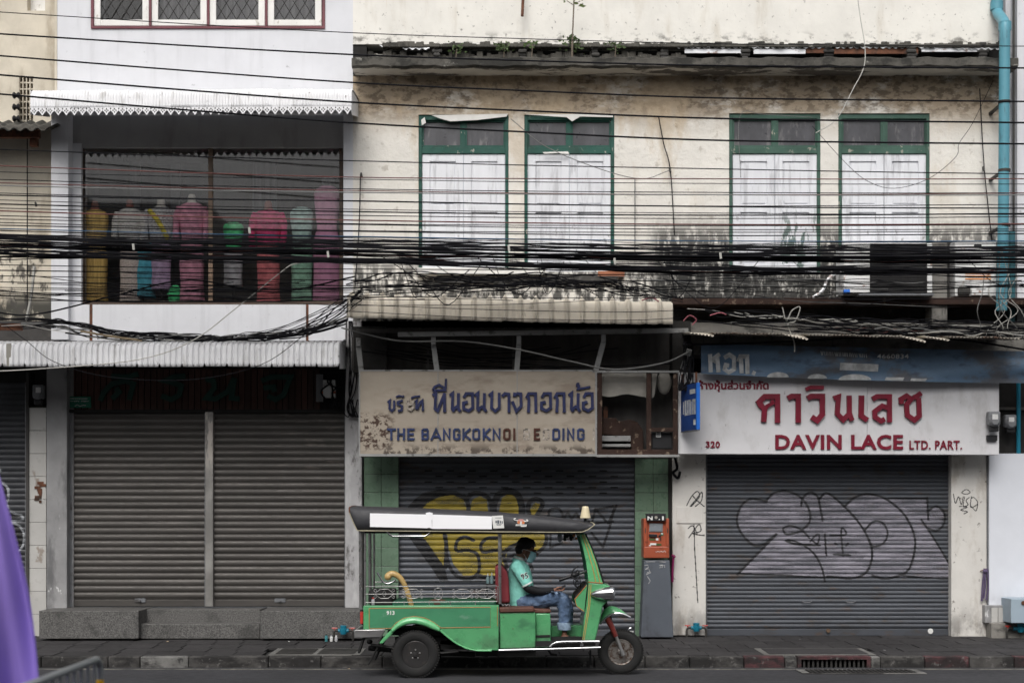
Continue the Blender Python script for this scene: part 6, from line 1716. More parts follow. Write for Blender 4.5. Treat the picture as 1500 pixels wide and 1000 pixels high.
# tub
arch = [(472, 658), (455, 640), (425, 618), (390, 605), (350, 600), (310, 605), (280, 617), (255, 637), (235, 658)]
side = [(105, 543), (752, 541), (752, 757), (655, 756), (610, 748), (565, 730), (530, 706), (500, 682)] + arch + [(105, 658)]
near = pr(side, NY, NY + .045, 'side_panel', M['tuk_green'], bevel=.008)
pr(side, RY - .045, RY, 'side_panel', M['tuk_green'], bevel=.008, Yt=NY)
pr([(133, 556), (712, 551), (712, 645), (476, 649), (440, 622), (400, 602), (350, 594), (300, 602), (262, 625), (240, 650), (133, 651)], NY - .004, NY + .002, 'inset_panel', M['tuk_teal'], near, Yt=NY)
ln([(133, 556), (712, 551), (712, 645), (476, 649), (440, 622), (400, 602), (350, 594), (300, 602), (262, 625), (240, 651), (133, 652), (133, 556)], NY - .003, .0042, 'pinstripe', M['pin'], near, n=5)
ln([(746, 548), (746, 640)], NY - .003, .004, 'pinstripe', M['pin'], near, n=5)
q = MB()
q.box(T(105, 0, NY).x, T(125, 0, NY).x, NY + .045, RY - .045, T(0, 655, NY).z, T(0, 545, NY).z)
q.build('tail_panel', M['tuk_green'], tk, smooth=0)
q = MB(); q.box(T(105, 0, NY).x, T(750, 0, NY).x, NY + .05, RY - .05, T(0, 600, NY).z - .03, T(0, 600, NY).z); q.build('tub_floor', M['inner_green_shaded'], tk, smooth=0)
q = MB(); q.box(T(738, 0, NY).x, T(752, 0, NY).x, NY + .045, RY - .045, T(0, 757, NY).z, T(0, 541, NY).z); q.build('bulkhead', M['tuk_green'], tk, smooth=0)
text('913', 566.4, 899.6, NY - .005, 5.4 / FPX * NY, M['white_print'], tk, 'lettering', bold=.03, depth=.0015, tracking=1.1, fit=11.5)
# mudguard lip over the rear wheel and the sweeping flange behind it
def band(outer, inner, Yo, Yi, name, m, n=5, bulge=.025):
    a_ = catmull([T(x_, y_, Yo) for x_, y_ in outer], n); c_ = catmull([T(x_, y_, Yi) for x_, y_ in inner], n)
    N_ = min(len(a_), len(c_)) - 1
    q = MB()
    def fn(u, v):
        k = round(u * N_); p = a_[k].lerp(c_[k], v)
        return (p.x, p.y - bulge * math.sin(math.pi * v * .9), p.z)
    q.grid(N_, 6, fn)
    o = q.build(name, m, tk, smooth=60); s_ = o.modifiers.new('s', 'SOLIDIFY'); s_.thickness = .006
    return o
band([(238, 658), (262, 630), (300, 606), (350, 598), (400, 607), (440, 625), (470, 648)], [(246, 670), (272, 650), (308, 634), (350, 629), (396, 638), (434, 654), (472, 667)], NY - .004, NY - .01, 'mudguard', M['tuk_green2'])
band([(182, 722), (198, 700), (216, 680), (240, 656)], [(196, 724), (214, 706), (232, 688), (252, 668)], NY + .02, NY + .02, 'mudguard_tail', M['tuk_green2'], bulge=.004)
ln([(472, 660), (500, 684), (535, 712), (575, 736), (620, 752), (660, 757), (718, 757)], NY - .006, .011, 'flange', M['tuk_green2'], sub=5)
q = MB()
pts = [T(x_, y_, NY) for x_, y_ in arch]
for p1, p2 in zip(pts, pts[1:]):
    q.add([(p1.x, NY + .045, p1.z), (p2.x, NY + .045, p2.z), (p2.x, NY + .32, p2.z), (p1.x, NY + .32, p1.z)], [(0, 1, 2, 3)])
q.build('wheel_well', M['under'], tk)
# wheels
def wheel(c, r, w, name, front=False):
    wv = thing(name, None, None, c); wv.parent = tk; wv.location = Vector(c) - WL[tk.name]
    h = w / 2; ri = r * .56
    MB().lathe([(ri, -h * .8), (r * .7, -h), (r * .88, -h * .98), (r * .965, -h * .75), (r, -h * .35), (r, h * .35), (r * .965, h * .75), (r * .88, h * .98), (r * .78, h * 1.0), (r * .7, h * .98), (ri * 1.06, h * .85), (ri, h * .7)], c, (0, -1, 0), 56, cap=False).build('tyre', M['tyre'], wv, smooth=40)
    tb = MB()
    for k in range(56):
        a_ = 2 * math.pi * k / 56
        for s_ in (-1, 1):
            p = Vector(c) + Vector((math.cos(a_ + .03 * s_) * r * .985, s_ * h * .62, math.sin(a_ + .03 * s_) * r * .985))
            tdir = Vector((-math.sin(a_), 0, math.cos(a_)))
            tb.bar(p - tdir * r * .028, p + tdir * r * .028, .02, h * .5)
    o = tb.build('tread_block', M['tyre'], wv, smooth=0); o['kind'] = 'stuff'
    if not front:
        rm = MB().lathe([(ri * 1.02, h * .7), (ri * .97, h * .75), (ri * .9, h * .45), (ri * .72, h * .3), (ri * .62, h * .5), (ri * .48, h * .55), (ri * .4, h * .62), (ri * .22, h * .66), (ri * .2, h * .9), (0, h * .95)], c, (0, -1, 0), 40).build('rim', M['rim_black'], wv, smooth=40)
        q = MB()
        for k in range(5):
            a_ = 2 * math.pi * k / 5 + .3
            q2 = Vector(c) + Vector((math.cos(a_) * ri * .34, -h * .62, math.sin(a_) * ri * .34))
            n_ = MB(); n_.lathe([(.011, 0), (.011, .014), (0, .016)], q2, (0, -1, 0), 6); n_.build('lug_nut', M['dull_chrome'], wv, smooth=20)
    else:
        rm = MB().lathe([(ri * 1.04, h * .75), (ri * 1.0, h * .85), (ri * .93, h * .8), (ri * .88, h * .5), (ri * .82, h * .35), (ri * .5, h * .3), (ri * .34, h * .55), (ri * .26, h * .75), (ri * .1, h * .85), (0, h * .86)], c, (0, -1, 0), 44).build('rim', M['rim_rusty'], wv, smooth=40)
        for k in range(11):
            a_ = 2 * math.pi * k / 11
            p = Vector(c) + Vector((math.cos(a_) * ri * .67, -h * .335, math.sin(a_) * ri * .67))
            MB().lathe([(.0125, 0), (.0125, .004), (0, .004)], p, (0, -1, 0), 10).build('rim_hole', M['hole'], wv, smooth=0)
    MB().lathe([(.02, -h - .3), (.02, h * .5)], c, (0, -1, 0), 8).build('axle', M['under'], wv)
    return wv
wc = T(355, 783, 16.98); wheel((wc.x, 16.99, .272), .272, .14, 'rear_wheel')
wheel((wc.x, RY - .08, .272), .272, .14, 'rear_wheel')
fc = T(1334, 773, 17.36); wheel((fc.x, 17.36, .262), .262, .115, 'front_wheel', True)
# bumper, tail lamp
pr([(62, 658), (212, 655), (192, 693), (62, 697)], NY - .02, NY + .04, 'bumper', M['dull_chrome'], bevel=.008, Yt=NY)
pr([(62, 658), (78, 658), (78, 697), (62, 697)], NY + .04, RY + .02, 'bumper', M['dull_chrome'], bevel=.008, Yt=NY)
pr([(88, 572), (103, 572), (103, 632), (88, 632)], NY + .03, NY + .12, 'tail_lamp', M['red_lens'], bevel=.008, Yt=NY)
pr([(84, 566), (104, 566), (104, 640), (92, 640)], NY + .12, NY + .2, 'tail_bracket', M['under'], Yt=NY)
# chassis underside
q = MB()
for (a_, c_, d_, e_, y0, y1) in ((250, 1200, 700, 735, 17.1, 17.2), (250, 1200, 700, 735, 17.75, 17.85), (640, 930, 757, 790, 17.05, 17.7), (470, 640, 715, 760, 17.1, 17.9), (215, 470, 668, 690, 17.05, 17.9), (930, 1150, 745, 760, 17.1, 17.9)):
    p, p2 = T(a_, d_, NY), T(c_, e_, NY); q.box(p.x, p2.x, y0, y1, p2.z, p.z)
q.build('chassis', M['under'], tk, smooth=0)
ln([(200, 690, 17.0), (170, 750, 17.0), (128, 825, 17.02)], NY, .012, 'strut', M['under'])
ln([(215, 690, 17.1), (160, 800, 17.1)], NY, .016, 'strut', M['under'])
ln([(140, 730), (250, 745), (480, 770), (560, 762)], 17.0, .02, 'leaf_spring', M['under'])
ln([(130, 745, 17.3), (300, 760, 17.3), (640, 775, 17.3)], 17.3, .03, 'exhaust', M['under'], n=8)
pr([(108, 698), (98, 698), (76, 768), (84, 772)], NY + .02, NY + .2, 'mud_flap', M['under'], Yt=NY)
q = MB(); p = T(160, 740, 17.2); q.ell(p, (.05, .08, .03)); p = T(135, 715, 17.2); q.ell(p, (.035, .06, .03)); q.build('spring_shackle', M['under'], tk)
ln([(1190, 755), (1188, 825)], 17.3, .012, 'stand', M['under'])
for (a_, c_) in ((660, 780), (990, 775)):
    ln([(a_, 757), (a_ + 12, c_), (a_ + 40, c_ + 3)], 17.2, .014, 'stay', M['under'])
# posts
for Y in (NY + .02, RY - .02):
    for (a_, c_, rr_, top) in ((90, 93, .02, 185), (112, 112, .013, 190)):
        b_ = T(a_, top, NY); e_ = T(c_, 560, NY); MB().tube([(b_.x, Y, b_.z), (e_.x, Y, e_.z)], rr_, 10).build('post', M['dull_chrome'], tk)
    b_ = T(755, 192, NY); e_ = T(758, 535, NY); MB().tube([(b_.x, Y, b_.z), (e_.x, Y, e_.z)], .018, 10).build('post', M['dull_chrome'], tk)
# railing with scrolls
rail = thing('railing', None, None, T(430, 527, NY)); rail.parent = tk; rail.location = Vector(rail.location) - WL[tk.name]
def rl_(pts, r=.0055, Y=NY + .015, sub=0, nm='rail_bar'): return ln(pts, Y, r, nm, M['scroll'] if nm == 'scroll' else M['dull_chrome'], rail, n=6, sub=sub)
rl_([(112, 530), (110, 458), (118, 452), (742, 448), (746, 455), (744, 526)], .006)
rl_([(112, 488), (744, 484)]); rl_([(112, 528), (744, 522)], .006)
for x_ in (300, 420, 520, 640): rl_([(x_, 522), (x_, 540)], .006)
def spiral(cx, cy, r0, a0, turns, s):
    return [(cx + r0 * (1 - t * .75) * math.cos(a0 + s * turns * 6.283 * t), cy + r0 * (1 - t * .75) * math.sin(a0 + s * turns * 6.283 * t)) for t in [i / 14 for i in range(15)]]
for cx in (205, 340, 580, 690):
    sx = 1
    for s1 in (-1, 1):
        rl_([(cx - 45, 486 + s1 * 2), (cx - 18, 486 + s1 * 22), (cx + 18, 486 + s1 * 22), (cx + 45, 486 + s1 * 2)], .0042, nm='scroll')
        rl_(spiral(cx - 45, 486 + s1 * 14, 10, s1 * -1.2, 1.1, s1), .0035, nm='scroll')
        rl_(spiral(cx + 45, 486 + s1 * 14, 10, math.pi - s1 * -1.2, 1.1, -s1), .0035, nm='scroll')
    rl_([(cx - 10, 486), (cx, 470), (cx + 10, 486), (cx, 502), (cx - 10, 486)], .0035, nm='scroll')
rl_([(462 + 22 * math.cos(i / 16 * 6.2832), 486 + 28 * math.sin(i / 16 * 6.2832)) for i in range(17)], .0045, nm='scroll')
rl_([(445, 462), (480, 510)], .0035, nm='scroll'); rl_([(480, 462), (445, 510)], .0035, nm='scroll')
b_, e_ = T(112, 452, NY), T(742, 448, NY)
MB().tube([(b_.x, RY - .02, b_.z), (e_.x, RY - .02, e_.z)], .008, 6).build('far_bar', M['dull_chrome'], rail)
MB().tube([(b_.x, RY - .02, b_.z - .1), (e_.x, RY - .02, e_.z - .1)], .006, 6).build('far_bar', M['dull_chrome'], rail)
# passenger fittings
ln([(228, 420), (224, 402), (238, 392), (258, 394), (282, 412), (303, 446), (320, 492), (336, 545)], 17.08, [1.3 * k_ for k_ in [.016, .026, .032, .034, .034, .032, .03, .03, .03, .03, .028, .028, .028, .028, .026, .026, .026, .026, .024, .024, .024, .024, .024, .024, .024, .024, .024, .024, .022][:29]], 'arm_rest', M['gold_vinyl'], n=10, sub=4)
ln([(171, 384), (182, 402), (200, 430), (222, 438), (246, 430), (258, 420)], 17.04, .011, 'grab_bar', M['chrome'], n=8, sub=4)
q = MB(); q.ell(T(460, 530, 17.3), (.14, .16, .045)); q.build('cushion', M['seat_brown'], tk)
q = MB(); p, p2 = T(130, 470, 17.3), T(245, 545, 17.3); q.box(p.x, p2.x, 17.25, 17.9, p2.z, p.z); q.build('rear_bench', M['under'], tk, smooth=0, bevel=.02)
q = MB(); p, p2 = T(245, 520, 17.2), T(740, 560, 17.2); q.box(p.x, p2.x, 17.15, 17.95, p2.z, p.z); q.build('bench', M['inner_green_shaded'], tk, smooth=0, bevel=.02)
# canopy
st_ = [(38, 73, 98), (48, 72, 124), (60, 73, 152), (76, 74, 184), (100, 75, 185), (250, 80, 186), (420, 87, 187), (600, 95, 188), (750, 103, 190), (900, 116, 191), (1020, 127, 192), (1100, 138, 192), (1150, 146, 191), (1178, 151, 180), (1200, 154, 164), (1209, 156, 157)]
q = MB(); rows = []
hw = (RY - NY) / 2 + .03; cyy = (RY + NY) / 2
for x_, tp, bt in st_:
    X = T(x_, 0, NY - .03).x; zt, zb = T(0, tp, NY - .03).z, T(0, bt, NY - .03).z; h = zt - zb
    half = [(-hw, zb), (-hw, zb + h * .45), (-hw + .004, zb + h * .8), (-hw + .03, zt - h * .06), (-hw + .1, zt), (-hw + .28, zt + .012), (0, zt + .018)]
    full = half + [(-a_, c_) for a_, c_ in half[-2::-1]]
    rows.append([(X, cyy + a_, c_) for a_, c_ in full])
nr = len(rows[0])
q.grid(len(rows) - 1, nr - 1, lambda u, v: rows[round(u * (len(rows) - 1))][round(v * (nr - 1))])
can = q.build('canopy', M['vinyl'], tk, smooth=50); s_ = can.modifiers.new('s', 'SOLIDIFY'); s_.thickness = .008
for k_, yy in ((0, NY - .03), (nr - 1, RY + .03)):
    MB().tube([Vector(r_[k_]) + Vector((0, -.002, -.002)) for r_ in rows], .0065, 6).build('piping', M['piping'], can)
MB().tube(rows[-1], .01, 6).build('piping', M['piping'], can)
MB().tube(rows[0], .008, 6).build('piping', M['rust'], can)
YB = NY - .03
pr([(137, 102), (405, 108), (405, 173), (137, 167)], YB - .008, YB - .004, 'white_banner', M['banner_white'], can, Yt=YB)
pr([(434, 108), (719, 117), (719, 178), (434, 176)], YB - .0082, YB - .004, 'white_banner', M['banner_white'], can, Yt=YB)
pr([(404, 100), (421, 97), (437, 101), (432, 140), (434, 176), (420, 171), (405, 174)], YB - .012, YB - .004, 'white_banner', M['banner_white'], can, Yt=YB)
nt_ = pr([(719, 115), (772, 112), (778, 173), (726, 175)], YB - .009, YB - .004, 'paper_notice', M['paper'], can, Yt=YB)
q = MB()
rs = random.Random(4)
for (x_, y_, w_, h_) in ((736, 137, 7, 12), (745, 135, 9, 16), (757, 138, 6, 12), (766, 139, 5, 13), (735, 123, 30, 2), (740, 153, 26, 2), (742, 158, 20, 2)):
    p, p2 = T(x_, y_, YB), T(x_ + w_, y_ + h_, YB); q.box(p.x, p2.x, YB - .0105, YB - .0085, p2.z, p.z)
q.build('print', M['kiosk_grey'], nt_, smooth=0)
# roof sticker: horned emblem over a ribbon
E_ = zoomer(720, 740, 20)
em = MB(); 
def disc(cx, cy, rx, ry, m, dy): em.prism([(E_(cx + rx * math.cos(a_), cy + ry * math.sin(a_), YB).x, E_(cx + rx * math.cos(a_), cy + ry * math.sin(a_), YB).z) for a_ in np.linspace(0, 2 * math.pi, 20)[:-1]], YB - dy, YB - .004, m)
disc(860, 470, 118, 75, 1, .006); disc(800, 490, 45, 45, 2, .007); disc(925, 500, 45, 45, 2, .0072); disc(860, 430, 90, 35, 3, .0075)
em.prism([(E_(x_, y_, YB).x, E_(x_, y_, YB).z) for x_, y_ in ((835, 460), (890, 460), (880, 560), (845, 560))], YB - .0078, YB - .004, 1)
em.prism([(E_(x_, y_, YB).x, E_(x_, y_, YB).z) for x_, y_ in ((715, 545), (1035, 550), (1020, 620), (860, 622), (850, 595), (705, 595))], YB - .008, YB - .004, 1)
for pts in ([(770, 440), (700, 430), (660, 400), (680, 380), (715, 385)], [(960, 465), (1030, 470), (1065, 445), (1040, 425), (1010, 435)]):
    em.tube(catmull([E_(x_, y_, YB - .006) for x_, y_ in pts], 4), .0065, 5, 1)
for k in range(7): em.prism([(E_(x_, y_, YB).x, E_(x_, y_, YB).z) for x_, y_ in ((735 + k * 40, 558), (752 + k * 40, 558), (748 + k * 40, 585), (738 + k * 40, 585))], YB - .0085, YB - .004, 0)
em.build('sticker', [M['black_plastic'], M['paper'], mat('orange_sticker_ink', (.6, .2, .08), .5), mat('pink_sticker_ink', (.6, .3, .28), .5)], can, smooth=0)
# ceiling bars, grab handle, lamp
ln([(218, 188), (230, 203), (246, 212), (400, 212), (415, 203), (426, 188)], NY + .0, .012, 'grab_handle', M['chrome'], n=8)
for zz in (200,):
    b_ = T(110, 192, NY); e_ = T(1140, 196, NY)
    for Y in (NY + .01, RY - .01): MB().tube([(b_.x, Y, b_.z), (e_.x, Y, e_.z)], .014, 8).build('roof_bar', M['under'], tk)
lp = MB(); p = T(1166, 125, 17.15)
lp.lathe([(.062, 0), (.06, .012), (.042, .1), (.036, .128), (.03, .135), (0, .137)], p, (0, 0, 1), 20); lp.build('roof_lamp', M['ivory'], tk)
MB().tube([T(1165, 124, 17.15), T(1165, 142, 17.15)], .016, 8).build('lamp_stem', M['under'], tk)
# windscreen frame and cowl
pil = [(1136, 204), (1163, 200), (1192, 262), (1222, 345), (1249, 436), (1181, 431), (1168, 330), (1153, 262)]
for Ya, Yb, mm in ((17.02, 17.055, 'tuk_green2'), (17.86, 17.89, 'inner_green_shaded')):  # far pillar gets the darker green, its shade painted in
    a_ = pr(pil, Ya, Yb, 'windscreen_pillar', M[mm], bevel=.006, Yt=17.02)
    if Ya < 17.5:
        ln([(1150, 204), (1175, 275), (1200, 360), (1216, 432)], 17.018, .005, 'pinstripe', M['pin_gold'], a_, n=5)
        ln([(1158, 204), (1190, 275), (1218, 355), (1236, 434)], 17.018, .005, 'pinstripe', M['pin_gold'], a_, n=5)
        ln([(1180, 430), (1249, 436)], 17.018, .006, 'pinstripe', M['pin'], a_, n=5)
ln([(1166, 200), (1195, 262), (1226, 345), (1254, 437)], 17.03, .011, 'windscreen_edge', M['under'], n=6)
q = MB()
P0, P1 = T(1162, 203, 17.03), T(1250, 436, 17.03)
q.add([(P0.x, 17.06, P0.z), (P0.x, 17.86, P0.z), (P1.x, 17.86, P1.z), (P1.x, 17.06, P1.z)], [(0, 1, 2, 3)]); q.build('windscreen', M['screen_glass'], tk, smooth=0)
q = MB(); a_ = T(1140, 202, 17.03); q.box(a_.x, a_.x + .05, 17.05, 17.88, a_.z - .03, a_.z + .02); q.build('header_bar', M['inner_green_shaded'], tk, smooth=0, bevel=.01)
cowl = pr([(1150, 712), (1214, 709), (1226, 655), (1238, 600), (1250, 545), (1272, 522), (1288, 500), (1284, 452), (1249, 437), (1181, 431), (1174, 500), (1160, 600)], 17.02, 17.86, 'front_cowl', M['tuk_green'], bevel=.014, Yt=17.02)
wing = pr([(1174, 440), (1113, 511), (1121, 545), (1161, 574)], 17.0, 17.03, 'knee_guard', M['tuk_green'], bevel=.006, Yt=17.02)
pr([(1174, 440), (1113, 511), (1121, 545), (1161, 574)], 17.84, 17.88, 'knee_guard', M['inner_green_shaded'], bevel=.006, Yt=17.02)
ln([(1171, 446), (1116, 511), (1123, 543), (1158, 570)], 16.998, .0045, 'pinstripe', M['pin'], wing, n=5)
for dx in (0, 9): ln([(1184 + dx, 442), (1180 + dx * .8, 540), (1153 + dx * .8, 706)], 17.017, .0042, 'pinstripe', M['pin_gold'], cowl, n=5)
q = MB(); q.prism(xz([(1254, 448), (1284, 448), (1288, 470), (1262, 470)], 17.1), 17.06, 17.8); q.build('lamp_shelf', M['tuk_green2'], tk, bevel=.012)
pr([(1118, 500), (1170, 440), (1178, 440), (1172, 560), (1150, 560), (1125, 530)], 17.06, 17.82, 'dash', M['under'], Yt=17.02)
for Y in (17.0, 17.9):
    q = MB(); c0 = T(1190, 489, 17.0); c1 = T(1300, 484, 17.0)
    L_ = c1.x - c0.x
    q.lathe([(0, 0), (.022, .01), (.05, L_ * .25), (.072, L_ * .55), (.08, L_ * .82), (.083, L_ * .86), (.083, L_ * .97), (.07, L_)], (c0.x, Y, c0.z), (1, 0, .04), 24)
    hl = q.build('headlight', M['chrome'], tk, smooth=50)
    q = MB(); q.lathe([(.07, 0), (.06, .012), (0, .022)], (c0.x + L_ * .99, Y, c0.z + L_ * .04), (1, 0, .04), 20); q.build('lens', M['screen'], hl)
# front fender, fork
fo = [(1237, 612), (1246, 580), (1264, 556), (1292, 546), (1330, 558), (1356, 577), (1378, 597)]; fi = [(1234, 630), (1252, 606), (1278, 588), (1308, 578), (1338, 580), (1360, 588), (1378, 597)]
oa = catmull([T(x_, y_, 17.3) for x_, y_ in fo], 4); ob_ = catmull([T(x_, y_, 17.3) for x_, y_ in fi], 4)
q = MB(); n_ = len(oa) - 1
def ffn(u, v):
    k = round(u * n_); o_, i_ = oa[k], ob_[k]
    s = v * 2 - 1
    zz = i_.z + (o_.z - i_.z) * (1 - abs(s) ** 3); xx = i_.x + (o_.x - i_.x) * (1 - abs(s) ** 3)
    return (xx, 17.36 + s * .13, zz)
q.grid(n_, 12, ffn); fd = q.build('front_fender', M['tuk_green2'], tk, smooth=60); s_ = fd.modifiers.new('s', 'SOLIDIFY'); s_.thickness = .006
MB().tube([Vector((p.x, 17.225, p.z)) for p in ob_], .014, 6).build('chrome_edge', M['chrome'], fd)
for Y in (17.25, 17.47):
    ln([(1268, 600), (1290, 640), (1312, 690)], Y, [.036, .034, .028], 'fork_upper', M['fork_red'], n=12)
    ln([(1308, 680), (1326, 725), (1346, 780)], Y, [.021, .019, .024], 'fork_leg', M['dull_chrome'], n=10)
ln([(1255, 520, 17.36), (1290, 640, 17.36)], 17.36, .03, 'steering_column', M['under'], n=8)
# running boards
ln([(748, 756), (1000, 750), (1238, 743)], NY + .02, .0145, 'running_board', M['chrome'], n=10)
ln([(996, 740), (1008, 727), (1030, 717), (1060, 715), (1234, 713)], NY + .02, .0125, 'step_rail', M['chrome'], n=10)
q = MB(); q.lathe([(.02, -.01), (.02, .015), (.011, .016), (.011, .01)], T(1149, 729, NY + .01), (0, -1, 0), 14); q.build('rail_clip', M['chrome'], tk)
q = MB(); p, p2 = T(928, 716, NY), T(1215, 738, NY); q.box(p.x, p2.x, NY + .06, RY - .15, p2.z, p.z); q.build('foot_floor', M['under'], tk, smooth=0)
# driver's seat boxes
sbx = pr([(757, 574), (921, 574), (928, 582), (928, 745), (757, 749)], NY + .04, 17.92, 'seat_box', M['tuk_green'], bevel=.014, Yt=NY + .04)
pr([(928, 580), (998, 580), (1001, 640), (1001, 742), (928, 744)], NY + .14, 17.9, 'engine_box', M['tuk_green'], bevel=.012, Yt=NY + .14)
pr([(1001, 640), (1150, 636), (1150, 715), (1001, 717)], 17.4, 17.8, 'floor_hump', M['tuk_green'], bevel=.012, Yt=17.4)
pr([(930, 684), (997, 682), (997, 692), (930, 694)], NY + .13, NY + .15, 'latch', M['under'], Yt=NY + .14)
for (x_, y_) in ((775, 597), (820, 652)):
    q = MB(); q.lathe([(.006, 0), (.006, .006), (0, .007)], T(x_, y_, NY + .036), (0, -1, 0), 8); q.build('bolt', M['rust'], sbx)
pr([(752, 551), (915, 550), (923, 558), (921, 574), (757, 577)], NY + .02, 17.9, 'driver_seat', M['seat_brown'], bevel=.016, Yt=NY + .03)
pr([(915, 558), (1000, 562), (1003, 577), (918, 578)], NY + .14, 17.85, 'seat_extension', M['seat_brown'], bevel=.01, Yt=NY + .14)
pr([(734, 353), (762, 349), (790, 380), (800, 420), (806, 530), (737, 531)], NY + .12, 17.85, 'seat_back', M['seat_red'], bevel=.02, Yt=NY + .12)
q = MB(); p, p2 = T(690, 437, 17.3), T(735, 442, 17.3); q.box(p.x, p2.x, 17.2, 17.85, p2.z, p.z); q.build('bottle_shelf', M['under'], tk, smooth=0)
q = MB(); p, p2 = T(690, 442, 17.3), T(696, 545, 17.3); q.box(p.x, p2.x, 17.7, 17.74, p2.z, p.z); q.build('shelf_leg', M['under'], tk, smooth=0)
q = MB()
for k in range(5): q.tube([T(765 + k * 8, 535 + (k % 2) * 9, NY + .05), T(772 + k * 8, 545 - (k % 2) * 9, NY + .05)], .008, 5)
q.build('chain', M['dull_chrome'], tk)
# handlebar, mirror, dangling bits
ln([(1040, 421), (1070, 412), (1098, 402)], 17.15, .017, 'grip', M['black_plastic'], n=10)
ln([(1095, 403), (1135, 388), (1168, 377, 17.3), (1180, 380, 17.6), (1095, 400, 17.85)], 17.15, .012, 'handlebar', M['dull_chrome'], n=8)
ln([(1040, 424, 17.85), (1098, 404, 17.85)], 17.85, .016, 'grip', M['black_plastic'], n=8)
ln([(1106, 400), (1104, 380), (1115, 366), (1132, 352)], 17.12, .008, 'lever', M['black_plastic'], n=6, sub=3)
ln([(1100, 404), (1120, 420), (1126, 425), (1140, 400)], 17.12, .008, 'brake_cable', M['black_plastic'], n=6, sub=4)
q = MB(); q.ell(T(1112, 396, 17.14), (.04, .035, .03)); q.ell(T(1128, 388, 17.16), (.03, .03, .035)); q.build('switch_block', M['black_plastic'], tk)
for k in range(4): ln([(1115 + k * 8, 405), (1110 + k * 11, 440 + k * 6), (1140 + k * 5, 470), (1150, 510)], 17.25 + k * .03, .006, 'control_cable', M['black_plastic'], n=5, sub=4)
q = MB(); q.ell(T(1044, 217, 17.05), (.03, .018, .058)); q.build('mirror', M['screen'], tk)
ln([(1048, 196), (1046, 205)], 17.06, .008, 'mirror_arm', M['under'])
rs = random.Random(14)
q = MB()
for k in range(9): q.ell(T(1070 + rs.uniform(-8, 40), 212 + rs.uniform(-10, 24), 17.3 + rs.uniform(-.1, .2)), (.02, .02, .025), n=7, k=5)
q.build('dangling_charm', M['under'], tk)
q = MB(); q.ell(T(1112, 208, 17.1), (.018, .018, .02), n=8, k=6); q.ell(T(1122, 222, 17.12), (.012, .012, .016), n=8, k=6); q.build('marigold_charm', M['pin'], tk)
# loose things aboard
for i, (x_, y0) in enumerate(((700, 388), (719, 384))):
    bt = thing('spray_bottle', ('shorter', 'taller')[i] + ' clear spray bottle on the shelf behind the red seat back', 'bottle', T(x_, 437, 17.3), group='spray bottles in the tuk-tuk')
    p = T(x_, 437, 17.3); H = p.z - 0; h = T(x_, y0, 17.3).z - p.z
    MB().lathe([(.019, 0), (.02, .01), (.02, h * .55), (.008, h * .72), (.008, h * .78)], p, (0, 0, 1), 12).build('bottle', mat('clear_blue_bottle_%d' % i, (.16, .24, .25), .2, var=.1), bt)
    q = MB(); q.lathe([(.009, h * .78), (.01, h * .86), (.005, h * .88), (.005, h)], p, (0, 0, 1), 8); q.build('pump', M['white_metal'], bt)
jr = thing('plastic_jar', 'clear jar with a red lid behind the railing at the tuk-tuk tail', 'jar', T(152, 527, 17.1))
p = T(152, 540, 17.1)
MB().lathe([(.018, 0), (.02, .01), (.02, .06), (.014, .07)], p, (0, 0, 1), 12).build('jar', M['curtain'], jr)
MB().lathe([(.015, .07), (.015, .09), (0, .09)], p, (0, 0, 1), 12).build('lid', M['red_lens'], jr)
# ------------------------------------------------------------------ driver
M['skin'] = mat('brown_skin', (0.21, 0.1, 0.066), 0.5, var=0.06, spec=0.4)
M['hair'] = mat('black_hair', (0.008, 0.007, 0.007), 0.5, var=0.3, vs=(60, 60, 60), bump=0.6, bs=120, bdist=.005)
M['shirt'] = mat('turquoise_polo_cotton', (0.22, 0.58, 0.50), 0.85, var=0.06, vs=(9, 9, 9), bump=0.15, bs=18, bdist=.01)
M['shirt_white'] = mat('white_polo_trim', (0.6, 0.65, 0.63), 0.8, var=0.08)
M['denim'] = mat('faded_blue_denim', (0.07, 0.11, 0.185), 0.9, var=0.3, vs=(14, 14, 14), bump=0.2, bs=20, bdist=.01, dirt_and_sheen=[
    dict(c=(0.15, 0.20, 0.28), a=0.7, s=(7, 7, 7), lo=0.5, hi=0.68)])
M['denim_cuff'] = mat('pale_denim_cuff', (0.2, 0.27, 0.36), 0.9, var=0.3, vs=(18, 18, 18))
M['armsleeve'] = mat('black_arm_sleeve', (0.008, 0.008, 0.01), 0.7, var=0.2)
M['mask'] = mat('pale_blue_face_mask', (0.36, 0.64, 0.70), 0.85, var=0.05, bump=0.05)
M['sandal'] = mat('dark_sandal', (0.04, 0.033, 0.03), 0.7, var=0.3)
dr = thing('person', 'driver in a turquoise polo, blue jeans and face mask looking down at a phone', 'person', T(850, 700, 17.4))
DY = 17.4
def limb(mb, pts, n=12, flat=1.0):
    """tapered round chain; pts (zx, zy, Y, r)"""
    q = catmull([T(p[0], p[1], p[2]) for p in pts], 5)
    rs = []
    for i in range(len(pts) - 1):
        for k in range(5): rs.append(pts[i][3] + (pts[i + 1][3] - pts[i][3]) * k / 5)
    rs.append(pts[-1][3])
    mb.tube(q, rs, n)
    mb.ell(q[0], (rs[0],) * 3, n=12, k=8); mb.ell(q[-1], (rs[-1],) * 3, n=12, k=8)
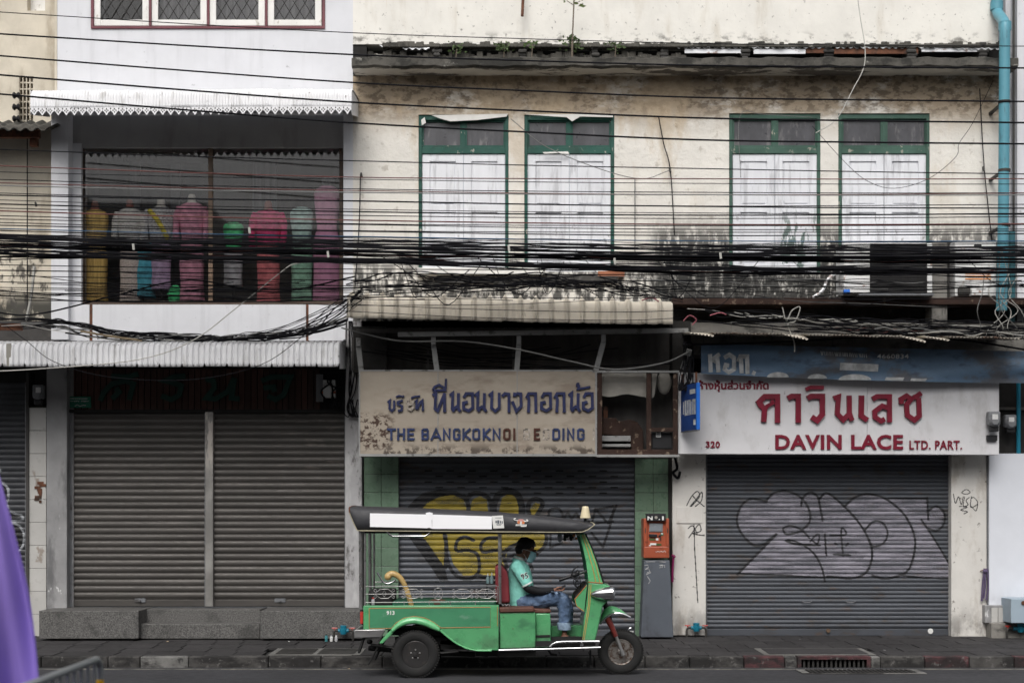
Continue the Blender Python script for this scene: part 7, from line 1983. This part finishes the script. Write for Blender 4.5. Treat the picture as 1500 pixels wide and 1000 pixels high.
def torso(mb, tab, n=28):
    """tab rows: zx centre, zy, half depth x, half width y"""
    rows = []
    for k in range(len(tab) * 5 - 4):
        i, f = divmod(k, 5); f /= 5
        a_ = tab[i]; b_ = tab[min(i + 1, len(tab) - 1)]
        r = [a_[j] + (b_[j] - a_[j]) * f for j in range(4)]
        rows.append(r)
    vs, fs = [], []
    for r in rows:
        c = T(r[0], r[1], DY)
        for k in range(n):
            an = 2 * math.pi * k / n
            ca, sa = math.cos(an), math.sin(an)
            vs.append((c.x + r[2] * math.copysign(abs(ca) ** .85, ca), DY + r[3] * math.copysign(abs(sa) ** .85, sa), c.z))
    R_ = len(rows)
    for i in range(R_ - 1):
        for k in range(n):
            fs.append((i * n + k, i * n + (k + 1) % n, (i + 1) * n + (k + 1) % n, (i + 1) * n + k))
    fs.append(tuple(range(n - 1, -1, -1))); fs.append(tuple((R_ - 1) * n + k for k in range(n)))
    mb.add(vs, fs)
def finish(mb, name, m, vox, it=6, par=None, disp=None):
    o = mb.build(name, m, par or dr, smooth=0)
    rm = o.modifiers.new('union', 'REMESH'); rm.mode = 'VOXEL'; rm.voxel_size = vox; rm.use_smooth_shade = True
    if it:
        s_ = o.modifiers.new('smooth', 'SMOOTH'); s_.factor = .5; s_.iterations = it
    if disp:
        tx = bpy.data.textures.new(name + '_folds', 'CLOUDS'); tx.noise_scale = disp[1]; tx.noise_depth = 2
        d = o.modifiers.new('folds', 'DISPLACE'); d.texture = tx; d.strength = disp[0]; d.texture_coords = 'GLOBAL'; d.mid_level = .5
    return o
NA, FA = 17.18, 17.60       # near and far arm depth
# body: one continuous figure
b = MB()
torso(b, [(848, 545, .10, .15), (848, 500, .115, .155), (852, 440, .115, .15), (850, 380, .105, .165), (850, 345, .085, .15), (848, 325, .05, .07)])
limb(b, [(848, 335, DY, .062), (858, 305, DY, .055), (868, 285, DY, .055)])
hd = Matrix.Rotation(R(22), 3, 'Y')
b.ell(T(884, 262, DY), (.094, .074, .098), hd, 20, 14)
b.ell(T(902, 300, DY), (.058, .056, .066), hd, 16, 10)
b.ell(T(925, 283, DY), (.018, .045, .022), hd, 10, 8)           # brow
b.ell(T(930, 297, DY), (.028, .016, .022), hd, 10, 8)           # nose
b.ell(T(872, 286, DY - .074), (.02, .012, .032), hd, 10, 8); b.ell(T(872, 286, DY + .074), (.02, .012, .032), hd, 10, 8)   # ears
for (sy, Ye, Yw) in ((NA, NA - .04, 17.22), (FA, FA + .03, 17.52)):
    limb(b, [(842, 358, sy, .055), (868, 410, (sy + Ye) / 2, .047), (892, 458, Ye, .041), (945, 474, (Ye + Yw) / 2, .04), (1000, 472, Yw, .029), (1015, 470, Yw, .027)])
# hands round the phone
def hand(Yw, s):
    b.ell(T(1030, 470, Yw), (.045, .034, .019), None, 12, 8)
    for k, (dy, l) in enumerate(((-.026, .9), (-.009, 1.0), (.008, .96), (.024, .8))):
        ya = Yw + dy * s
        pts = [T(1042, 468 + abs(k - 1) * .8, ya), T(1042 + 13 * l, 470 + k * .5, ya), T(1042 + 22 * l, 466 + k * .4, ya), T(1042 + 23 * l, 460, ya)]
        b.tube(catmull(pts, 3), [.0105] * 4 + [.0095] * 3 + [.0085] * 3, 8); b.ell(pts[-1], (.0085,) * 3, n=8, k=6)
    pts = [T(1022, 466, Yw - .022 * s), T(1032, 458, Yw - .036 * s), T(1044, 455, Yw - .034 * s), T(1052, 456, Yw - .026 * s)]
    b.tube(catmull(pts, 3), [.013] * 4 + [.011] * 3 + [.009] * 3, 8); b.ell(pts[-1], (.009,) * 3, n=8, k=6)
hand(17.24, 1); hand(17.50, -1)
KN, KF = 17.24, 17.56
for (Yk, dx, dz) in ((KN, 0, 0), (KF, 14, 6)):
    limb(b, [(868, 528, DY + (Yk - DY) * .6, .082), (960, 515, DY + (Yk - DY) * .9, .074), (1048 + dx, 505 + dz, Yk, .058), (1066 + dx, 560 + dz, Yk, .054), (1068 + dx, 620, Yk, .04), (1066 + dx, 668, Yk, .031), (1066 + dx, 684, Yk, .032)])
    b.ell(T(1068 + dx, 692, Yk), (.05, .036, .03)); b.ell(T(1098 + dx, 698, Yk), (.062, .042, .021)); b.ell(T(1122 + dx, 701, Yk), (.04, .045, .014))
    for k in range(5): b.ell(T(1138 + dx - abs(k - 1) * 3, 702, Yk - .034 + k * .017), (.018, .009, .009), n=8, k=6)
body = finish(b, 'body', M['skin'], .0055, 3)
# eyes
for s in (-1, 1):
    MB().ell(T(921, 287, DY + s * .034), (.011, .013, .008), hd, 10, 8).build('eye', M['black_plastic'], dr)
# shirt
b = MB()
torso(b, [(846, 552, .135, .178), (846, 520, .148, .185), (854, 470, .158, .18), (856, 430, .148, .178), (853, 385, .132, .19), (850, 350, .108, .175), (847, 330, .07, .105), (848, 322, .056, .075)])
for (sy, Ye) in ((NA, NA - .035), (FA, FA + .025)):
    limb(b, [(840, 358, sy + (.012 if sy < DY else -.012), .078), (855, 385, sy - (.006 if sy < DY else -.006), .074), (872, 415, (sy + Ye) / 2, .068), (884, 438, Ye, .063)])
shirt = finish(b, 'polo_shirt', M['shirt'], .007, 5, disp=(.02, .09))
# hem rings of the sleeves, collar
for (Ye) in (NA - .035, FA + .025):
    c = T(888, 443, Ye); d = (T(900, 470, Ye) - T(872, 415, Ye)).normalized()
    MB().lathe([(.05, .006), (.066, .004), (.068, -.004), (.066, -.014)], c, d, 20, cap=False).build('sleeve_hem', M['shirt_white'], shirt)
MB().lathe([(.076, -.02), (.083, -.012), (.074, .018), (.062, .042), (.057, .04)], T(846, 326, DY), (.28, 0, 1), 22, sx=.92, cap=False).build('collar', M['shirt'], shirt)
MB().lathe([(.0765, .012), (.0785, .012), (.0665, .036), (.0645, .036)], T(846, 326, DY), (.28, 0, 1), 22, sx=.92, cap=False).build('collar_stripe', M['shirt_white'], shirt)
# jeans
b = MB()
torso(b, [(846, 562, .14, .18), (846, 530, .143, .178), (850, 505, .125, .165)])
for (Yk, dx, dz) in ((KN, 0, 0), (KF, 14, 6)):
    limb(b, [(868, 530, DY + (Yk - DY) * .75, .1), (930, 523, DY + (Yk - DY) * .9, .098), (1000, 512, Yk, .086), (1046 + dx, 508 + dz, Yk, .076), (1062 + dx, 545 + dz, Yk, .076), (1066 + dx, 590, Yk, .07), (1066 + dx, 640, Yk, .066)])
jeans = finish(b, 'jeans', M['denim'], .007, 4, disp=(.026, .06))
for (Yk, dx) in ((KN, 0), (KF, 14)):
    MB().lathe([(.06, -.042), (.077, -.044), (.08, -.02), (.078, .03), (.073, .042), (.06, .04)], T(1064 + dx, 640, Yk), (-.12, 0, 1), 24).build('jeans_cuff', M['denim_cuff'], jeans, smooth=60)
# black arm sleeves
for (sy, Ye, Yw) in ((NA, NA - .04, 17.22), (FA, FA + .03, 17.52)):
    b = MB(); limb(b, [(880, 432, (sy + Ye) / 2, .05), (893, 460, Ye, .049), (945, 475, (Ye + Yw) / 2, .046), (1000, 472, Yw, .034), (1008, 471, Yw, .033)]); b.build('arm_sleeve', M['armsleeve'], dr, smooth=60)
# hair, mask
b = MB()
b.ell(T(880, 254, DY), (.105, .084, .094), hd, 22, 14); b.ell(T(858, 272, DY), (.068, .078, .075), hd, 18, 12); b.ell(T(900, 243, DY), (.068, .072, .05), hd, 18, 12)
hair = finish(b, 'hair', M['hair'], .008, 3, disp=(.018, .02))
b = MB()
def mk(u, v):
    # pleated sheet wrapped round nose, mouth and chin
    a_ = (u - .5) * 2.9
    rx, ry = .092, .073
    z_ = .066 - v * .132
    bul = 1 - .34 * abs(v - .42) ** 1.3 * 1.6
    p = Vector((rx * math.cos(a_) * bul + .002 * math.cos(v * 22), ry * math.sin(a_), z_))
    return T(892, 304, DY) + hd @ p
b.grid(18, 14, mk)
mask = b.build('face_mask', M['mask'], dr, smooth=60); s_ = mask.modifiers.new('s', 'SOLIDIFY'); s_.thickness = .003
for s in (-1, 1):
    e0 = T(892, 304, DY) + hd @ Vector((.014, s * .073, .06)); e1 = T(892, 304, DY) + hd @ Vector((.014, s * .068, -.05)); er = T(868, 280, DY + s * .078)
    MB().tube(catmull([e0, er + Vector((.012, 0, .012)), er + Vector((-.008, 0, -.01)), e1], 4), .0028, 5).build('mask_loop', M['paper'], mask)
# sandals
for (Yk, dx) in ((KN, 0), (KF, 14)):
    q = MB(); q.prism(xz([(1046 + dx, 706), (1056 + dx, 703), (1150 + dx, 706), (1155 + dx, 711), (1150 + dx, 714), (1046 + dx, 714)], Yk), Yk - .05, Yk + .05)
    sd_ = q.build('sandal', M['sandal'], dr, bevel=.006)
    for x_, w_ in ((1084, .03), (1112, .036), (1128, .02)):
        c = T(x_ + dx, 700, Yk)
        MB().tube([c + Vector((0, -.05 * 1, -.025)), c + Vector((.004, -.042, .008)), c + Vector((.006, 0, .03 - (x_ - 1084) * .0003)), c + Vector((.004, .042, .008)), c + Vector((0, .05, -.025))], .0135, 8).build('strap', M['sandal'], sd_, smooth=60)
# 95 on the sleeve, pressed on to the cloth
from mathutils.bvhtree import BVHTree
def press(obj_, mesh_obj, lift=.003, thick=.001):
    dg = bpy.context.evaluated_depsgraph_get(); dg.update()
    ev = mesh_obj.evaluated_get(dg); me = ev.to_mesh()
    mw = mesh_obj.matrix_world
    bv = BVHTree.FromPolygons([mw @ v.co for v in me.vertices], [tuple(p.vertices) for p in me.polygons])
    ow = obj_.matrix_world
    for v in obj_.data.vertices:
        w = ow @ v.co
        hit = bv.ray_cast(Vector((w.x, 16.5, w.z)), Vector((0, 1, 0)))
        if hit[0] is not None: v.co = ow.inverted() @ Vector((w.x, hit[0].y - lift, w.z))
    ev.to_mesh_clear()
bpy.context.view_layer.update()
def num(body_, x_, y_, h, m, lift, bold):
    c = bpy.data.curves.new('t', 'FONT'); c.body = body_; c.size = h / .7; c.offset = bold * c.size; c.resolution_u = 4
    o = bpy.data.objects.new('t', c); C.objects.link(o)
    dg = bpy.context.evaluated_depsgraph_get(); me = bpy.data.meshes.new_from_object(o.evaluated_get(dg)); bpy.data.objects.remove(o)
    import bmesh
    bm = bmesh.new(); bm.from_mesh(me); bmesh.ops.triangulate(bm, faces=bm.faces); bmesh.ops.subdivide_edges(bm, edges=bm.edges, cuts=2, use_grid_fill=True); bm.to_mesh(me); bm.free()
    me.materials.clear(); me.materials.append(m)
    p = T(x_, y_, 17.1)
    me.transform(Matrix.Translation(p) @ Matrix.Rotation(R(90), 4, 'X') @ Matrix.Rotation(R(16), 4, 'Z'))
    me.transform(Matrix.Translation(-WL[dr.name]))
    q = bpy.data.objects.new('shirt_number', me); C.objects.link(q); q.parent = shirt
    bpy.context.view_layer.update()
    press(q, shirt, lift)
    return q
num('95', 861.5, 419, .064, M['shirt_white'], .003, .05)
num('95', 862.5, 418.3, .058, M['black_plastic'], .005, .015)
# torn pale knee patches
for (x_, y_, w_, h_) in ((1010, 478, 16, 5), (1030, 484, 10, 8), (1040, 478, 12, 5), (985, 482, 9, 4)):
    q = MB(); rq = random.Random(x_)
    c = T(x_, y_, 17.1)
    n = 8
    q.grid(n, 3, lambda u, v: (c.x + (u - .5) * w_ * .00245 * (1 + .3 * math.sin(v * 5 + x_)), 17.1, c.z + (v - .5) * h_ * .00245 * (1 + .5 * math.sin(u * 7))))
    o = q.build('torn_patch', M['denim_cuff'], jeans, smooth=0)
    bpy.context.view_layer.update(); press(o, jeans, .004)
ph = thing('phone', 'dark phone held in the driver\'s hands', 'phone', T(1050, 456, 17.37))
q = MB()
a_ = T(1040, 462, 17.3); c_ = T(1072, 450, 17.3)
d = (c_ - a_)
q.bar(a_ + Vector((0, .07, .004)), c_ + Vector((0, .07, .004)), .012, .13); q.build('case', M['black_plastic'], ph, bevel=.003)
# ------------------------------------------------------------------ payment kiosk
YK = 20.75
kk = thing('payment_kiosk', 'orange top-up kiosk on a slate grey stand against the green tiles', 'kiosk', P(962, 933, YK))
q = MB()
def kz(px, py, Y=YK - .2): return P(px, py, Y)
pts = [(943.5, 820), (981, 820), (986.5, 933), (939, 933)]
q.prism([(kz(*p).x, kz(*p).z) for p in pts], YK - .2, YK + .15); q.build('stand', M['kiosk_grey'], kk, smooth=0, bevel=.01)
k2 = zoomer(930, 740, 9.09)
YF = YK - .23
def kp(pts, Ya, Yb, name, m, par=None, bevel=0.0):
    q = MB(); q.prism([(k2(a_, c_, YF).x, k2(a_, c_, YF).z) for a_, c_ in pts], Ya, Yb); return q.build(name, M[m], par or kk, smooth=0, bevel=bevel)
hs_ = kp([(115, 170), (455, 170), (460, 700), (118, 700)], YF + .03, YK + .15, 'housing', 'orange', bevel=.015)
kp([(115, 168), (165, 172), (168, 545), (118, 560)], YF, YF + .04, 'side_cheek', 'orange', hs_, .012)
kp([(412, 172), (455, 168), (459, 560), (415, 545)], YF, YF + .04, 'side_cheek', 'orange', hs_, .012)
kp([(118, 545), (459, 545), (460, 700), (118, 700)], YF, YF + .04, 'lower_panel', 'orange', hs_, .012)
kp([(160, 170), (414, 170), (414, 225), (160, 225)], YF, YF + .04, 'brow', 'orange', hs_, .01)
kp([(195, 235), (375, 238), (372, 352), (192, 350)], YF + .018, YF + .032, 'screen_bezel', 'grey_plastic', hs_, .004)
kp([(210, 250), (360, 252), (358, 340), (208, 338)], YF + .014, YF + .02, 'screen', 'screen', hs_)
kp([(188, 378), (298, 382), (298, 420), (190, 418)], YF + .0, YF + .032, 'coin_slot', 'black_plastic', hs_, .005)
kp([(316, 392), (346, 392), (346, 420), (316, 420)], YF + .015, YF + .032, 'coin_return', 'black_plastic', hs_, .003)
kp([(340, 430), (352, 430), (352, 470), (340, 470)], YF + .02, YF + .032, 'slot', 'black_plastic', hs_)
for j, (a_, c_, d_, e_, m_) in enumerate(((195, 440, 270, 460, 'weed'), (282, 432, 315, 462, 'paper'), (345, 362, 380, 395, 'green_plate'), (285, 505, 355, 530, 'weed'), (205, 500, 285, 525, 'paper'), (190, 525, 215, 540, 'paper'), (352, 365, 374, 380, 'paper'))):
    kp([(a_, c_), (d_, c_ + 2), (d_, e_ + 2), (a_, e_)], YF + .022 - j * .0006, YF + .032, 'sticker', m_, hs_)
for (a_, c_) in ((135, 145), (430, 442)):
    kp([(a_, 300), (c_, 300), (c_, 365), (a_, 365)], YF - .003, YF + .002, 'speaker_slot', 'iron', hs_)
hb = kp([(150, 105), (412, 105), (408, 208), (152, 208)], YF - .03, YF + .1, 'header', 'black_plastic', bevel=.006)
text('N', 930 + 168 / 9.09, 740 + 192 / 9.09, YF - .032, .05, M['white_print'], kk, bold=.03, depth=.001, fit=7.5)
text('1', 930 + 362 / 9.09, 740 + 192 / 9.09, YF - .032, .05, M['white_print'], kk, bold=.04, depth=.001, fit=2.6)
q = MB(); p = k2(282, 160, YF - .033); q.lathe([(.022, 0), (.02, .003), (0, .003)], p, (0, -1, 0), 12); q.build('header_badge', M['canvas'], hb)
q = MB(); p = k2(325, 185, YF - .033); q.lathe([(.009, 0), (.008, .003), (0, .003)], p, (0, -1, 0), 8); q.build('header_badge', M['white_print'], hb)
q = MB(); q.tube(catmull([k2(x_, y_, YF - .002) for x_, y_ in ((275, 610), (290, 622), (305, 605), (330, 620), (350, 605), (370, 620), (395, 600), (410, 625))], 3), .003, 4); q.build('scribble', M['white_print'], kk)
q = MB()
YS_ = YK - .203
for pts in (((150, 750), (270, 748)), ((330, 748), (410, 752)), ((130, 800), (170, 790), (180, 820), (140, 850)), ((140, 850), (185, 840), (200, 880), (155, 900)), ((150, 920), (215, 890)), ((165, 940), (205, 1000), (180, 1040)), ((325, 795), (365, 790), (365, 825), (330, 830), (345, 800), (400, 800), (395, 825))):
    q.tube([k2(x_, y_, YS_) for x_, y_ in pts], .004, 4)
q.build('scribble', M['marker_white'], kk)
q = MB()
for j in range(7):
    for xx in (120, 470):
        p = k2(xx - j * (3 if xx < 200 else -5), 850 + j * 120, YS_ + .002); q.lathe([(.004, 0), (.004, .003), (0, .003)], p, (0, -1, 0), 6)
q.build('rivet', M['guide'], kk)
# ------------------------------------------------------------------ hanging ropes, water meters, small things
rp_ = thing('rope', 'faded purple cloth rope hanging on the white pier near the corner', 'rope', P(1443, 835, 20.88))
for pts in (((1442, 832), (1440, 850), (1438, 880)), ((1446, 832), (1448, 855), (1445, 878)), ((1443, 838), (1443, 858), (1441, 876))):
    MB().tube(catmull([P(x_, y_, 20.88) for x_, y_ in pts], 4), .014, 7).build('strand', M['mauve_rope'] if 'mauve_rope' in M else M.setdefault('mauve_rope', mat('faded_purple_cloth', (.10, .075, .14), .9, var=.2)), rp_)
q = MB(); q.ell(P(1443, 812 + 24, 20.87), (.035, .03, .03)); q.build('knot', M['mauve_rope'], rp_)
q = MB(); q.tube([P(1436, 836, 20.92), P(1444, 833, 20.86)], .007, 5); q.build('nail', M['rust'], rp_)
rb_ = thing('ribbon', 'magenta ribbon tied on the pipe beside the orange kiosk', 'ribbon', P(986, 815, 20.85))
q = MB(); q.tube(catmull([P(987, 812, 20.85), P(985.5, 830, 20.84), P(985, 852, 20.85)], 4), .016, 6); q.tube([P(984, 812, 20.84), P(989, 816, 20.83)], .02, 6); q.build('ribbon', mat('magenta_ribbon', (.22, .015, .09), .7), rb_)
def water_meter(px, py, Y, w, lab, mcol='pvc_teal', up=True):
    t = thing('water_meter', lab, 'water meter', P(px, py + 14, Y))
    k = Y / FPX
    MB().lathe([(.0, -.06), (.04, -.058), (.05, -.02), (.05, .02), (.035, .03), (.045, .035), (.045, .06), (0, .062)], P(px, py, Y), (0, 0, 1), 16).build('meter_body', M[mcol], t)
    MB().tube([P(px - w * .55, py + 1, Y), P(px + w * .55, py + 1, Y)], .026, 10).build('coupling', M[mcol], t)
    MB().tube(catmull([P(px - w, py + 16, Y), P(px - w, py + 5, Y), P(px - w * .85, py + 1, Y), P(px - w * .5, py + 1, Y)], 4), .016, 8).build('pipe', M['iron'], t)
    MB().tube(catmull([P(px + w, py + 16, Y), P(px + w, py + 5, Y), P(px + w * .85, py + 1, Y), P(px + w * .5, py + 1, Y)], 4), .016, 8).build('pipe', M['iron'], t)
    for s in (-1, 1):
        q = MB(); q.tube([P(px + s * w * .92 - 4, py - 2.5, Y), P(px + s * w * .92 + 4, py - 2.5, Y)], .009, 6); q.tube([P(px + s * w * .92, py - 2.5, Y), P(px + s * w * .92, py + 2, Y)], .007, 6); q.build('tap', M['red_lens'], t)
    return t
water_meter(1020, 918, 20.85, 14, 'blue water meter with two red taps at the foot of the white pier')
water_meter(1495, 919, 20.62, 20, 'blue water meter below the pale blue box at the corner')
water_meter(503, 922, 20.25, 14, 'blue water meter against the granite plinth behind the tuk-tuk tail')
for i, (x_, mm, lb, hh, cap) in enumerate(((478, 'b_teal', 'teal bottle with a dark cap standing by the granite plinth', 11, 'black_plastic'), (485.5, 'white_metal', 'white bottle standing by the granite plinth', 9.5, 'grey_plastic'), (492.5, 'curtain', 'small clear spray bottle by the granite plinth next to the blue meter', 9, 'white_metal'), (489, 'b_dark', 'dark bottle with a red cap behind the white one', 12, 'red_lens'))):
    if mm not in M: M[mm] = mat(mm + '_plastic', (.05, .2, .22) if mm == 'b_teal' else (.012, .012, .02), .4)
    Yb = 20.22 + (.06 if i == 3 else 0)
    t = thing('bottle', lb, 'bottle', P(x_, 930, Yb), group='bottles at the granite plinth')
    z0 = pz(Yb) + .004; h = hh / FPX * Yb; X = PX(x_, Yb)
    MB().lathe([(.02, 0), (.021, .006), (.021, h * .7), (.009, h * .82)], (X, Yb, z0), (0, 0, 1), 12).build('bottle', M[mm], t)
    MB().lathe([(.011, h * .8), (.011, h), (0, h)], (X, Yb, z0), (0, 0, 1), 10).build('cap', M[cap], t)
bx = thing('utility_box', 'pale blue grey metal utility box on the white corner wall', 'electrical box', P(1490, 912, 20.5))
q = MB(); q.pbox(1481, 1560, 876.5, 912, 20.45, 20.86); q.build('casing', M['box_blue'], bx, smooth=0, bevel=.008)
q = MB(); q.lathe([(.03, 0), (.03, .012), (0, .014)], P(1499, 882.5, 20.448), (0, -1, 0), 12); q.build('lock', M['rust'], bx)
pd_ = thing('padlock', 'small silver padlock on the grey shutter behind the front wheel', 'padlock', P(925, 925, 20.95))
MB().tube(catmull([P(921, 925, 20.97), P(921, 921, 20.97), P(924, 919, 20.97), P(927, 921, 20.97), P(927, 925, 20.97)], 3), .006, 6).build('shackle', M['chrome'], pd_)
q = MB(); q.pbox(919.5, 928.5, 924, 930, 20.95, 20.99); q.build('body', M['dull_chrome'], pd_, smooth=0, bevel=.004)
# litter on the pavement and road
rr = random.Random(17)
for i in range(16):
    x_ = rr.uniform(-6.5, 6.5); y_ = rr.choice((rr.uniform(18.6, 20.6), rr.uniform(17.95, 18.3)))
    z_ = pz(y_) + .006 if y_ > 18.5 else -.03 + max(0, (18.25 - y_) * .1)
    q = MB(); s = rr.uniform(.012, .03)
    q.add([(-s, -s * .6, 0), (s, -s * .5, .004), (s * .8, s * .7, .01), (-s * .7, s * .6, .003)], [(0, 1, 2, 3)])
    o = q.build('litter_scrap', M['paper' if i % 3 else 'bamboo'], smooth=0); o.location = (x_, y_, z_); o.rotation_euler = (0, 0, rr.uniform(0, 6))
    tag(o, 'small pale scrap of litter on the ground', 'litter', 'litter scraps')
# ------------------------------------------------------------------ foreground: barrier and purple flag
M['barrier'] = mat('galvanised_barrier_tube', (0.33, 0.35, 0.36), 0.45, metal=0.6, var=0.12)
M['yellow_band'] = mat('yellow_reflective_band', (0.62, 0.33, 0.01), 0.5, var=0.08)
ba = thing('crowd_barrier', 'grey tube crowd barrier with a yellow band in the near corner', 'barrier', (-2.3, 8.3, 0))
e1 = P(143, 966, 8.3); e0 = P(40, 1007, 7.0)
dv = (Vector((e0.x, e0.y, 0)) - Vector((e1.x, e1.y, 0))).normalized()
L_ = 2.2; zt = 1.05
top = lambda s, z: Vector((e1.x + dv.x * s, e1.y + dv.y * s, z))
r_ = .019
MB().tube(catmull([top(-.05, .12), top(-.05, .6), top(-.05, zt - .09), top(-.035, zt - .03), top(.03, zt)], 4) + [top(L_ - .08, zt)] + catmull([top(L_ - .02, zt - .03), top(L_, zt - .1), top(L_, .12)], 4), r_, 10).build('frame', M['barrier'], ba, smooth=60)
MB().tube([top(-.05, .18), top(L_, .18)], .016, 8).build('lower_rail', M['barrier'], ba)
for k in range(16): MB().tube([top(.07 + k * .135, .18), top(.07 + k * .135, zt)], .0085, 7).build('bar', M['barrier'], ba)
MB().tube([top(-.05, zt - .12), top(-.05, zt - .28)], r_ * 1.15, 10).build('yellow_band', M['yellow_band'], ba)
for s in (-.05, L_):
    pn = Vector((-dv.y, dv.x, 0))
    MB().tube([top(s, .12) - pn * .3 - Vector((0, 0, .1)), top(s, .12), top(s, .12) + pn * .3 - Vector((0, 0, .1))], .018, 8).build('foot', M['barrier'], ba)
M['purple'] = mat('purple_flag_cloth', (0.25, 0.175, 0.55), 0.85, var=0.05, vs=(3, 3, 3), bump=0.08, bs=60, bdist=.004)
fg = thing('flag', 'purple cloth flag hanging in folds in the near left corner', 'flag', P(0, 1000, 7.6))
YFg = 7.6
edge = [(680, -4), (705, 3), (735, 10), (770, 19), (810, 29), (850, 39), (900, 49), (950, 57), (1000, 64), (1100, 74), (1250, 84)]
def flg(u, v):
    py = 672 + v * 560
    right = lerp_tab(py, edge)
    left = -20 - 210 * v
    x_ = left + (right - left) * u
    w = max(.02, (right - left) / 260)
    Y = YFg + w * (.10 * math.sin(u * 15 + v * 2.5) + .05 * math.sin(u * 31 - v * 4)) * (.35 + v) + .02 * math.sin(v * 8 + u * 5)
    p = P(x_, py, YFg)
    return (p.x, Y, p.z)
q = MB(); q.grid(80, 40, flg); q.build('cloth', M['purple'], fg, smooth=60)
MB().tube([P(-22, 560, YFg), (P(-22, 560, YFg).x, YFg, 0.0)], .018, 10).build('pole', M['barrier'], fg)
MB().tube([P(-22, 672, YFg), P(0, 690, YFg)], .008, 6).build('hook_arm', M['barrier'], fg)
